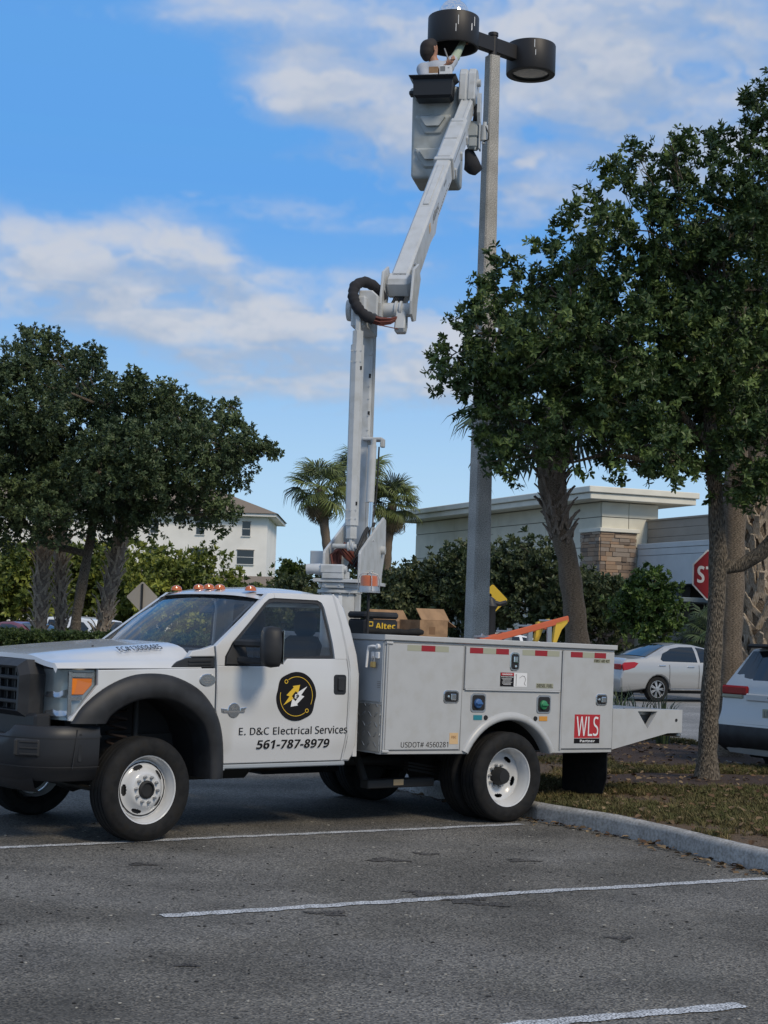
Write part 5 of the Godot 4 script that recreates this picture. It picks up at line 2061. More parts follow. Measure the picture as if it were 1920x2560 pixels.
	# badge oval on the grille
	g = tool()
	prism(g, pts(arc(0, 1.14, 0.14, 0.06, 0, 348, 28)), 0.0, 0.02, 0.004, Transform3D(Basis(Vector3.UP, -PI * 0.5), Vector3(-0.915, 0, 0)))
	part(grille, "badge", g, M.chrome)
	g = tool()
	box(g, Vector3(-0.80, 0.85, 0), Vector3(0.14, 0.24, 1.72), 0.02)
	part(grille, "lower_filler", g, M.black_plastic)
	# bumper
	var b := tool()
	var plan := smooth_line([-0.40, 1.0, -0.6, 1.015, -0.78, 0.965, -0.92, 0.82, -0.99, 0.58, -1.0, 0.3, -1.0, 0.0, -1.0, -0.3, -0.99, -0.58, -0.92, -0.82, -0.78, -0.965, -0.6, -1.015, -0.40, -1.0], 4)
	var rows3 := []
	for p in plan:
		var dip := 0.075 * smoothstep(0.72, 0.60, absf(p.y))
		var top := 0.885 - dip
		var n := Vector2(p.x + 0.2, p.y).normalized()
		var row := []
		for q in [[-0.16, top - 0.01], [-0.03, top], [0.0, top - 0.012], [0.012, top - 0.09], [0.005, 0.68], [0.0, 0.60], [-0.035, 0.545], [-0.06, 0.50], [-0.09, 0.47]]:
			row.append(Vector3(p.x + n.x * q[0], q[1], p.y + n.y * q[0]))
		rows3.append(row)
	grid(b, rows3, 3)
	var bumper := part(t, "bumper", b, M.black_plastic)
	for yy in [0.795, 0.585]:
		b = tool()
		var band := []
		for p in plan:
			var n := Vector2(p.x + 0.2, p.y).normalized() * 0.0125
			band.append([Vector3(p.x + n.x, yy, p.y + n.y), Vector3(p.x + n.x, yy - 0.007, p.y + n.y)])
		grid(b, band, 1)
		part(bumper, "seam", b, M.dark)
	for s in [1.0, -1.0]:
		b = tool()
		bar(b, Vector3(-0.60, 0.86, s * 1.024), Vector3(-0.63, 0.57, s * 1.022), 0.012, 0.006, 0.0)
		prism(b, pts(rounded(-0.585, 0.62, -0.555, 0.83, 0.012)), s * 1.015, s * 1.024, 0.003)
		part(bumper, "end_trim", b, M.trim)
	for s in [1.0, -1.0]:
		var fx := Transform3D(Basis(Vector3.UP, 0.72 * s), Vector3(-0.915, 0.72, s * 0.845))
		var fl := tool()
		box(fl, Vector3.ZERO, Vector3(0.03, 0.135, 0.2), 0.012, fx)
		var fog := part(bumper, "fog_lamp_bezel", fl, M.trim)
		fl = tool()
		for y in [-0.045, 0.0, 0.045]:
			box(fl, Vector3(-0.016, y, s * 0.02), Vector3(0.012, 0.012, 0.14), 0.002, fx)
		box(fl, Vector3(-0.012, 0, s * -0.085), Vector3(0.02, 0.11, 0.025), 0.004, fx)
		part(fog, "grille_bar", fl, M.chassis)
	b = tool()
	rows3 = []
	for p in plan:
		if absf(p.y) > 0.86:
			continue
		rows3.append([Vector3(p.x + 0.07, 0.50, p.y), Vector3(p.x + 0.1, 0.42, p.y * 0.98), Vector3(p.x + 0.16, 0.38, p.y * 0.96)])
	grid(b, rows3, 1)
	part(bumper, "air_dam", b, M.black_plastic)


func gz(p: Vector2, x: float) -> Vector3:
	return Vector3(x, p.y, p.x)


func curve_shift(d: float) -> Curve:
	var c := cab_curve.duplicate() as Curve
	for i in c.point_count:
		c.set_point_value(i, c.get_point_position(i).y + d)
	return c


func smooth_line(flat: Array, n: int) -> PackedVector2Array:
	var p := pts(flat)
	var out := PackedVector2Array()
	for i in p.size() - 1:
		for k in n:
			out.append(p[i].cubic_interpolate(p[i + 1], p[maxi(i - 1, 0)], p[mini(i + 2, p.size() - 1)], float(k) / n))
	out.append(p[-1])
	return out


func headlight(t: Node3D, s: float) -> void:
	var shell := func(inward: float) -> Array:
		var rows := []
		for i in 9:
			var y := lerpf(0.925, 1.30, i / 8.0)
			var back := -0.445 if y > 1.19 else lerpf(-0.67, -0.445, (y - 0.925) / 0.265)
			var line := smooth_line([back, 0.993, lerpf(back, -0.68, 0.6), 0.975, -0.72, 0.915, -0.755, 0.82, -0.77, 0.725], 4)
			var row := []
			for p in line:
				row.append(Vector3(p.x + inward * 0.8, y, s * (p.y - inward)))
			rows.append(row)
		return rows
	var st := tool()
	grid(st, shell.call(0.04), 1)
	var lamp := part(t, "headlight", st, M.lamp_silver)
	# bright reflector steps inside
	for y in [1.105, 0.965]:
		st = tool()
		var rows := []
		for q in [[-0.66, 0.945], [-0.70, 0.91], [-0.735, 0.85], [-0.75, 0.76]]:
			rows.append([Vector3(q[0], y - 0.012, s * q[1]), Vector3(q[0] + 0.012, y + 0.006, s * (q[1] - 0.012)), Vector3(q[0] + 0.03, y + 0.05, s * (q[1] - 0.03))])
		grid(st, rows, 1)
		part(lamp, "reflector", st, M.chrome)
	st = tool()
	bar(st, Vector3(-0.648, 0.935, s * 0.968), Vector3(-0.648, 1.29, s * 0.968), 0.014, 0.03, 0.003)
	bar(st, Vector3(-0.648, 1.265, s * 0.968), Vector3(-0.455, 1.265, s * 0.972), 0.02, 0.035, 0.004)
	bar(st, Vector3(-0.648, 1.09, s * 0.968), Vector3(-0.55, 1.09, s * 0.968), 0.02, 0.03, 0.004)
	part(lamp, "bezel", st, M.chrome)
	st = tool()
	prism(st, pts([-0.635, 1.115, -0.535, 1.115, -0.465, 1.19, -0.465, 1.238, -0.635, 1.238]), s * 0.93, s * 0.968, 0.006)
	part(lamp, "side_marker", st, M.amber)
	st = tool()
	grid(st, shell.call(0.004), 1)
	part(lamp, "lens", st, M.lens)


func cab(t: Node3D) -> void:
	for s in [1.0, -1.0]:
		var st := tool()
		panel(st, pts([0.694, 0.57, 1.883, 0.57, 1.912, 0.8, 1.917, 1.30, 1.905, 1.415, 1.30, 1.41, 1.26, 1.37, 1.2, 1.345, 0.62, 1.345, 0.618, 1.2, 0.62, 1.0, 0.655, 0.8]), cab_curve, s, 0.05, cab_rows, 0.006)
		panel(st, pts([0.62, 1.345, 0.69, 1.345, 0.70, 1.42, 0.78, 1.53, 1.14, 1.86, 1.19, 1.893, 1.25, 1.905, 1.25, 1.948, 1.19, 1.942, 0.62, 1.50]), cab_curve, s, 0.05, cab_rows, 0.004)
		panel(st, pts([1.25, 1.905, 1.68, 1.90, 1.72, 1.88, 1.845, 1.948, 1.25, 1.948]), cab_curve, s, 0.05, cab_rows, 0.0)
		panel(st, pts([1.782, 1.415, 1.905, 1.415, 1.90, 1.5, 1.845, 1.948, 1.72, 1.88, 1.737, 1.84, 1.775, 1.55]), cab_curve, s, 0.05, cab_rows, 0.0)
		var door := part(t, "door", st, M.white)
		# black window surround and the pane
		st = tool()
		var win := [0.70, 1.352, 1.2, 1.352, 1.27, 1.40, 1.775, 1.42, 1.768, 1.55, 1.73, 1.84, 1.70, 1.885, 1.64, 1.894, 1.25, 1.897, 1.19, 1.885, 1.14, 1.852, 0.79, 1.53, 0.71, 1.42]
		rim_of(st, pts(win), s, 0.022)
		part(door, "window_seal", st, M.black_plastic)
		st = tool()
		panel(st, pts(win), curve_shift(-0.02), s, 0.002, cab_rows, 0.0)
		part(door, "window", st, M.glass)
		# handle in its black bowl
		st = tool()
		prism(st, pts(rounded(1.762, 1.117, 1.89, 1.285, 0.025)), s * 0.985, s * 1.009, 0.004)
		var h := part(door, "handle", st, M.black_plastic)
		st = tool()
		prism(st, pts(rounded(1.80, 1.15, 1.865, 1.262, 0.012)), s * 1.0, s * 1.022, 0.006)
		part(h, "grip", st, M.trim)
		mirror(door, s)
		if s > 0:
			door_signs(door)
		else:
			pass
		# cab corner behind the door
		st = tool()
		panel(st, pts([1.893, 0.565, 1.973, 0.563, 2.0, 0.61, 2.018, 0.70, 2.03, 1.0, 2.032, 1.28, 2.02, 1.45, 1.985, 1.66, 1.94, 1.85, 1.91, 1.92, 1.87, 1.958, 1.853, 1.955, 1.91, 1.48, 1.926, 1.3, 1.921, 0.8]), cab_curve, s, 0.12, cab_rows, 0.012)
		part(t, "cab_corner", st, M.white)
		st = tool()
		box(st, Vector3(1.29, 0.545, s * 0.93), Vector3(1.28, 0.035, 0.08), 0.008)
		box(st, Vector3(0.69, 0.53, s * 0.945), Vector3(0.1, 0.03, 0.06), 0.006)
		part(t, "sill", st, M.grey_paint)
	# oval badge on the fender and the chrome emblem on the door sit on the near side
	var oval := tool()
	prism(oval, pts(arc(0.527, 1.233, 0.075, 0.05, 0, 348, 28)), 1.0, 1.012, 0.004)
	var ov := part(t, "fender_badge", oval, M.chrome)
	oval = tool()
	for k in 3:
		box(oval, Vector3(0.527, 1.25 - k * 0.018, 1.0125), Vector3(0.09 - 0.03 * absf(k - 1), 0.007, 0.003), 0.0)
	part(ov, "relief", oval, M.grey_ink)
	# roof
	var st2 := tool()
	var rows := []
	var line := smooth_line([1.12, 1.925, 1.17, 1.955, 1.30, 1.985, 1.5, 2.0, 1.72, 1.992, 1.85, 1.965, 1.92, 1.90], 4)
	for p in line:
		var row := []
		for k in 17:
			var v := -1.0 + k / 8.0
			var a := absf(v)
			var fall := 0.05 * pow(a, 4.0) + 0.012 * a * a
			var bow := -0.1 * (1.0 - a * a) * smoothstep(1.6, 1.12, p.x)
			row.append(Vector3(p.x + bow, p.y - fall * smoothstep(0.0, 0.06, p.y - 1.89), v * lerpf(0.80, 0.838, smoothstep(2.0, 1.9, p.y))))
		rows.append(row)
	grid(st2, rows, 1)
	var roof := part(t, "roof", st2, M.white)
	for z in [0.60, 0.17, 0.0, -0.17, -0.60]:
		var l := tool()
		var x := Transform3D(Basis().scaled(Vector3(1.25, 1, 0.9)), Vector3(1.2 - 0.07 * (1.0 - z * z * 1.4), 1.972 - 0.02 * absf(z), z))
		lathe(l, [Vector2(0.043, 0.0), Vector2(0.041, 0.016), Vector2(0.033, 0.034), Vector2(0.016, 0.044), Vector2(0, 0.046)], x, 14)
		part(roof, "clearance_lamp", l, M.amber_dome)
	# windscreen, curved in plan
	st2 = tool()
	rows = []
	for i in 9:
		var u := i / 8.0
		var row := []
		for k in 13:
			var v := -1.0 + k / 6.0
			var half := lerpf(0.90, 0.765, u)
			var x := lerpf(0.50, 1.075, u) + v * v * lerpf(0.12, 0.085, u) - 0.03 * sin(u * PI)
			row.append(Vector3(x, lerpf(1.47, 1.94, u) - 0.022 * v * v * (0.3 + u), v * half))
		rows.append(row)
	grid(st2, rows, 1)
	var ws := part(t, "windscreen", st2, M.glass)
	st2 = tool()
	for e in [0, 8]:
		for k in 12:
			var p: Vector3 = rows[e][k]
			var q: Vector3 = rows[e][k + 1]
			var inw: Vector3 = Vector3(0.02, 0.035, 0) * (1 if e == 0 else -1.3)
			quad(st2, p + Vector3(0.004, -0.004, 0), q + Vector3(0.004, -0.004, 0), q + inw + Vector3(0.004, -0.004, 0), p + inw + Vector3(0.004, -0.004, 0))
	for i in 8:
		for e in [0, 12]:
			var sg := 1 if e == 0 else -1
			quad(st2, rows[i][e] + Vector3(0.004, -0.004, 0), rows[i + 1][e] + Vector3(0.004, -0.004, 0), rows[i + 1][e] + Vector3(0, 0, 0.035 * sg), rows[i][e] + Vector3(0, 0, 0.035 * sg))
	part(ws, "seal", st2, M.black_plastic)
	# rear wall with its window
	st2 = tool()
	for r in [[0.6, 1.30, -0.98, 0.98], [1.84, 1.95, -0.82, 0.82]]:
		box(st2, Vector3(lerpf(2.02, 1.93, (r[0] + r[1] - 1.9) / 2.0), (r[0] + r[1]) * 0.5, 0), Vector3(0.04, r[1] - r[0], r[3] - r[2]), 0.0)
	for s in [1, -1]:
		quad(st2, Vector3(2.02, 1.30, s * 0.97), Vector3(2.02, 1.30, s * 0.70), Vector3(1.94, 1.86, s * 0.62), Vector3(1.94, 1.86, s * 0.85))
	part(t, "rear_wall", st2, M.white)
	st2 = tool()
	box(st2, Vector3(1.985, 0.95, 0), Vector3(0.012, 0.7, 1.9), 0.0)
	for s in [1, -1]:
		quad(st2, Vector3(1.985, 1.30, s * 0.95), Vector3(1.985, 1.30, s * 0.72), Vector3(1.91, 1.86, s * 0.64), Vector3(1.91, 1.86, s * 0.82))
	box(st2, Vector3(1.5, 1.93, 0), Vector3(0.66, 0.01, 1.5), 0.0)
	part(t, "cab_lining", st2, M.seat)
	st2 = tool()
	quad(st2, Vector3(2.01, 1.30, 0.70), Vector3(2.01, 1.30, -0.70), Vector3(1.94, 1.85, -0.62), Vector3(1.94, 1.85, 0.62))
	part(t, "rear_window", st2, M.glass)
	interior(t)


# a band that follows a polygon on the cab's side
func rim_of(st: SurfaceTool, poly: PackedVector2Array, s: float, w: float) -> void:
	var inner := inset(poly, w)
	st.set_smooth_group(-1)
	for i in poly.size():
		var j := (i + 1) % poly.size()
		var z := func(p: Vector2) -> float: return s * (cab_z(p.y) - 0.012)
		var a := poly[i]
		var b := poly[j]
		var c := inner[j]
		var d := inner[i]
		quad(st, Vector3(a.x, a.y, z.call(a)), Vector3(b.x, b.y, z.call(b)), Vector3(c.x, c.y, z.call(c)), Vector3(d.x, d.y, z.call(d)))


func mirror(door: Node3D, s: float) -> void:
	var st := tool()
	# sail panel, arms and the tall head
	panel(st, pts([0.705, 1.358, 0.93, 1.358, 0.90, 1.5, 0.83, 1.55, 0.79, 1.528, 0.715, 1.42]), curve_shift(0.003), s, 0.02, cab_rows, 0.004)
	bar(st, Vector3(0.80, 1.53, s * 0.96), Vector3(0.92, 1.53, s * 1.2), 0.055, 0.06, 0.015)
	bar(st, Vector3(0.82, 1.40, s * 0.97), Vector3(0.94, 1.39, s * 1.2), 0.045, 0.05, 0.012)
	var m := part(door, "mirror", st, M.trim)
	st = tool()
	# head: lofted rounded box, turned a little outwards
	var x := Transform3D(Basis(Vector3.UP, -0.5 * s), Vector3(0.935 if s > 0 else 1.06, 1.51, s * 1.28))
	if s < 0:
		x.basis = x.basis.scaled(Vector3.ONE * 0.8)
	var rows := []
	for i in 9:
		var a := -PI * 0.5 + PI * i / 8.0
		var y := sin(a) * 0.165
		var w := 0.165 * pow(maxf(cos(a), 0.0), 0.22)
		var d := 0.085 * pow(maxf(cos(a), 0.0), 0.3)
		var row := []
		for k in 17:
			var b := TAU * k / 16
			row.append(x * Vector3(signf(sin(b)) * pow(absf(sin(b)), 0.5) * d, y, signf(cos(b)) * pow(absf(cos(b)), 0.5) * w))
		rows.append(row)
	grid(st, rows, 1)
	part(m, "head", st, M.trim)
	st = tool()
	box(st, Vector3(0.086, 0, 0), Vector3(0.006, 0.27, 0.26), 0.002, x)
	part(m, "glass", st, M.mirror)


func door_signs(door: Node3D) -> void:
	var z := 1.0075
	# round badge with bumps at two corners
	var c := Vector2(1.384, 1.105)
	var blob := PackedVector2Array()
	for i in 72:
		var a := TAU * i / 72
		var r := 0.2
		r += 0.012 * exp(-pow(angle_difference(a, deg_to_rad(137)) / 0.22, 2)) + 0.012 * exp(-pow(angle_difference(a, deg_to_rad(-43)) / 0.22, 2))
		r -= 0.008 * exp(-pow(angle_difference(a, deg_to_rad(165)) / 0.2, 2)) + 0.008 * exp(-pow(angle_difference(a, deg_to_rad(-15)) / 0.2, 2))
		blob.append(c + Vector2(cos(a), sin(a)) * r)
	var st := tool()
	prism(st, blob, z - 0.004, z)
	var logo := part(door, "company_badge", st, M.black_ink)
	logo.set_meta("label", "round black badge with yellow and white lightning arrows")
	z += 0.0015
	st = tool()
	for q in [[-38.0, 122.0], [168.0, 304.0]]:
		var prev := Vector2.ZERO
		for i in 33:
			var a := deg_to_rad(lerpf(q[0] + 14, q[1], i / 32.0) if q[0] < 0 else lerpf(q[0], q[1], i / 32.0))
			var d := Vector2(cos(a), sin(a))
			if i > 0:
				prism(st, PackedVector2Array([c + prev * 0.158, c + prev * 0.1625, c + d * 0.1625, c + d * 0.158]), z - 0.001, z)
			prev = d
	for a in [deg_to_rad(131.0), deg_to_rad(-47.0)]:
		var o := c + Vector2(cos(a), sin(a)) * 0.16
		for i in 16:
			var d := Vector2.from_angle(TAU * i / 16)
			var e := Vector2.from_angle(TAU * (i + 1) / 16)
			prism(st, PackedVector2Array([o + d * 0.012, o + d * 0.0175, o + e * 0.0175, o + e * 0.012]), z - 0.001, z)
	part(logo, "ring", st, M.yellow_ink)
	var bolt := [-0.105, -0.085, -0.035, 0.015, -0.075, 0.005, -0.015, 0.072, -0.035, 0.066, -0.018, 0.068, -0.03, 0.078, 0.042, 0.085, 0.018, 0.018, 0.008, 0.042, -0.04, -0.002, -0.005, -0.02]
	bolt = [-0.115, -0.08, -0.056, -0.008, -0.088, 0.002, -0.018, 0.064, -0.028, 0.076, 0.044, 0.086, 0.028, 0.016, 0.014, 0.03, -0.034, -0.008, -0.006, -0.02, -0.03, -0.036]
	for k in 2:
		var poly := PackedVector2Array()
		for i in range(0, bolt.size(), 2):
			var p := Vector2(bolt[i], bolt[i + 1])
			if k:
				p = Vector2(-bolt[i], -bolt[i + 1]) + Vector2(0.002, -0.006)
			poly.append(c + p + Vector2(-0.012, 0.008))
		st = tool()
		prism(st, poly, z - 0.001, z)
		part(logo, "arrow", st, M.yellow_ink if k == 0 else M.white_ink)
	st = tool()
	prism(st, PackedVector2Array([c + Vector2(-0.045, 0.003), c + Vector2(-0.01, -0.04), c + Vector2(0.028, 0.003), c + Vector2(-0.01, 0.042)]), z, z + 0.001)
	part(logo, "diamond", st, M.black_ink)
	lettering(logo, "E", c.x - 0.02, c.x + 0.004, c.y - 0.016, 0.034, z + 0.0015, M.white_ink, 1.2, 0.12)
	lettering(door, "E. D&C Electrical", 0.842, 1.552, 0.797, 0.062, 1.004, M.black_ink, 0.0)
	lettering(door, "Services", 1.588, 1.918, 0.797, 0.064, 1.004, M.black_ink, 0.0)
	lettering(door, "561-787-8979", 1.012, 1.73, 0.683, 0.072, 0.998, M.black_ink, 1.3, 0.18)
	# chrome emblem
	st = tool()
	prism(st, pts(arc(0.783, 0.995, 0.06, 0.06, 0, 345, 23)), 1.0, 1.012, 0.004)
	prism(st, pts([0.668, 0.978, 0.72, 0.975, 0.725, 1.005, 0.66, 1.012]), 1.0, 1.011, 0.003)
	prism(st, pts([0.84, 0.982, 0.885, 0.99, 0.905, 1.02, 0.842, 1.012]), 1.0, 1.011, 0.003)
	var em := part(door, "engine_emblem", st, M.chrome)
	lettering(em, "6.7", 0.752, 0.816, 1.002, 0.03, 1.0135, M.grey_ink, 0.8, 0.15)
	st = tool()
	box(st, Vector3(0.783, 0.985, 1.0135), Vector3(0.2, 0.012, 0.003), 0.0)
	part(em, "relief", st, M.grey_ink)


func interior(t: Node3D) -> void:
	for z in [0.40, -0.40]:
		var st := tool()
		box(st, Vector3(1.55, 1.02, z), Vector3(0.52, 0.16, 0.52), 0.05)
		var x := Transform3D(Basis(Vector3.BACK, -0.22), Vector3(1.80, 1.3, z))
		box(st, Vector3.ZERO, Vector3(0.15, 0.6, 0.5), 0.06, x)
		var seat := part(t, "seat", st, M.seat)
		st = tool()
		var rows := []
		for i in 9:
			var a := -PI * 0.5 + PI * i / 8.0
			var row := []
			for k in 13:
				var b := TAU * k / 12
				var w := pow(maxf(cos(a), 0), 0.45)
				row.append(Vector3(1.875 + sin(b) * 0.07 * w, 1.70 + sin(a) * 0.115, z + signf(cos(b)) * pow(absf(cos(b)), 0.6) * 0.14 * w))
			rows.append(row)
		grid(st, rows, 1)
		part(seat, "headrest", st, M.seat)
	var d := tool()
	box(d, Vector3(0.78, 1.3, 0), Vector3(0.34, 0.3, 1.76), 0.07)
	var dash := part(t, "dashboard", d, M.seat)
	d = tool()
	var ring := []
	var wx := Transform3D(Basis(Vector3.BACK, 1.05), Vector3(1.06, 1.36, 0.42))
	for i in 25:
		var a := TAU * i / 24
		ring.append(wx * Vector3(cos(a) * 0.19, 0, sin(a) * 0.19))
	pipe(d, ring, [0.016], 8, false)
	bar(d, wx * Vector3(-0.18, -0.01, 0), wx * Vector3(0.18, -0.01, 0), 0.05, 0.02, 0.005)
	tube(d, wx * Vector3.ZERO, Vector3(0.85, 1.26, 0.42), 0.035, 0.03, 10)
	part(dash, "steering_wheel", d, M.black_plastic)
	d = tool()
	box(d, Vector3(1.3, 0.62, 0), Vector3(1.3, 0.06, 1.8), 0.01)
	box(d, Vector3(0.62, 0.95, 0), Vector3(0.05, 0.7, 1.75), 0.01)
	part(t, "cab_floor", d, M.dark)
	d = tool()
	box(d, Vector3(1.12, 1.80, 0), Vector3(0.02, 0.07, 0.24), 0.01)
	part(t, "inner_mirror", d, M.black_plastic)


func tyre(parent: Node3D, at: Vector3, r: float, w: float, side: float, turn := 0.0) -> MeshInstance3D:
	var x := Transform3D(Basis(Vector3.UP, turn) * Basis(Vector3.RIGHT, PI * 0.5 * side), at)
	var h := w * 0.5
	var prof := [Vector2(0.255, h * 0.6), Vector2(0.262, h * 0.92), Vector2(0.275, h * 0.99), Vector2(0.30, h * 1.06), Vector2(0.34, h * 1.08), Vector2(0.345, h * 1.06), Vector2(0.375, h * 1.0), Vector2(r - 0.012, h * 0.9), Vector2(r - 0.003, h * 0.8)]
	var groove := [0.62, 0.22, -0.22, -0.62]
	for g in groove:
		prof.append_array([Vector2(r, h * (g + 0.045)), Vector2(r - 0.012, h * (g + 0.035)), Vector2(r - 0.012, h * (g - 0.035)), Vector2(r, h * (g - 0.045))])
	prof.append_array([Vector2(r - 0.003, -h * 0.8), Vector2(r - 0.012, -h * 0.9), Vector2(0.375, -h), Vector2(0.30, -h * 1.05), Vector2(0.255, -h * 0.6)])
	var st := tool()
	lathe(st, prof, x, 48)
	return part(parent, "tyre", st, M.rubber)


# a disc with five hand holes: ring sectors between the holes, each hole with a turned-in lip
func wheel_disc(st: SurfaceTool, x: Transform3D, shape: Callable, r0: float, r1: float, r2: float, r3: float, n_holes: int, twist: float) -> void:
	var n := 130
	st.set_smooth_group(2)
	var in_hole := func(a: float, r: float) -> float:
		var best := 9.0
		for k in n_holes:
			var da := angle_difference(a, twist + TAU * k / n_holes)
			var c := (r1 + r2) * 0.5
			best = minf(best, Vector2(da * c / 0.046, (r - c) / ((r2 - r1) * 0.5)).length())
		return best
	var radii := []
	for i in 31:
		radii.append(lerpf(r0, r3, i / 30.0))
	for i in 30:
		for k in n * 2:
			var a0 := TAU * k / (n * 2)
			var a1 := TAU * (k + 1) / (n * 2)
			var ra: float = radii[i]
			var rb: float = radii[i + 1]
			if in_hole.call((a0 + a1) * 0.5, (ra + rb) * 0.5) < 1.0:
				continue
			quad(st, x * Vector3(cos(a0) * ra, shape.call(ra), sin(a0) * ra), x * Vector3(cos(a1) * ra, shape.call(ra), sin(a1) * ra), x * Vector3(cos(a1) * rb, shape.call(rb), sin(a1) * rb), x * Vector3(cos(a0) * rb, shape.call(rb), sin(a0) * rb))


func wheel(t: Node3D, at: Vector3, side: float, deep: bool, turn := 0.0) -> void:
	# at is the middle of the tyre; y of the turned axis points outwards
	var ty := tyre(t, at, 0.398, 0.225, side, turn)
	ty.name = "wheel"
	var x := Transform3D(Basis(Vector3.UP, turn) * Basis(Vector3.RIGHT, PI * 0.5 * side), at)
	var st := tool()
	# barrel of the rim
	lathe(st, [Vector2(0.263, 0.088), Vector2(0.268, 0.094), Vector2(0.262, 0.1), Vector2(0.252, 0.095), Vector2(0.247, 0.075), Vector2(0.235, 0.06), Vector2(0.232, 0.03), Vector2(0.222, 0.015), Vector2(0.218, -0.05), Vector2(0.24, -0.1)], x, 48)
	var hub_y := -0.055 if deep else 0.085
	var edge_y := -0.02 if deep else 0.03
	var shape := func(r: float) -> float:
		if deep:
			return lerpf(hub_y, edge_y, smoothstep(0.125, 0.215, r))
		return lerpf(hub_y, edge_y, smoothstep(0.118, 0.19, r)) - 0.012 * smoothstep(0.18, 0.22, r)
	wheel_disc(st, x, shape, 0.07, 0.158, 0.192, 0.221, 5, 0.3 if deep else 0.62)
	part(ty, "rim", st, M.white)
	st = tool()
	lathe(st, [Vector2(0.21, hub_y - 0.06), Vector2(0.0, hub_y - 0.06)], x, 20)
	part(ty, "brake_drum", st, M.dark)
	st = tool()
	if deep:
		lathe(st, [Vector2(0.085, hub_y - 0.01), Vector2(0.08, hub_y + 0.05), Vector2(0.066, hub_y + 0.09), Vector2(0.06, hub_y + 0.105), Vector2(0, hub_y + 0.108)], x, 12)
	else:
		lathe(st, [Vector2(0.072, hub_y - 0.02), Vector2(0.07, hub_y + 0.012), Vector2(0.055, hub_y + 0.02), Vector2(0.05, hub_y + 0.005), Vector2(0, hub_y)], x, 12)
	part(ty, "hub_cap", st, M.dark)
	for k in 10:
		var a := TAU * k / 10 + 0.1
		var l := tool()
		var p := Vector3(cos(a) * 0.098, hub_y, sin(a) * 0.098)
		tube(l, x * (p + Vector3(0, -0.004, 0)), x * (p + Vector3(0, 0.02, 0)), 0.0135, 0.0125, 6)
		tube(l, x * (p + Vector3(0, 0.02, 0)), x * (p + Vector3(0, 0.034, 0)), 0.007, 0.006, 6)
		part(ty, "lug_nut", l, M.steel)


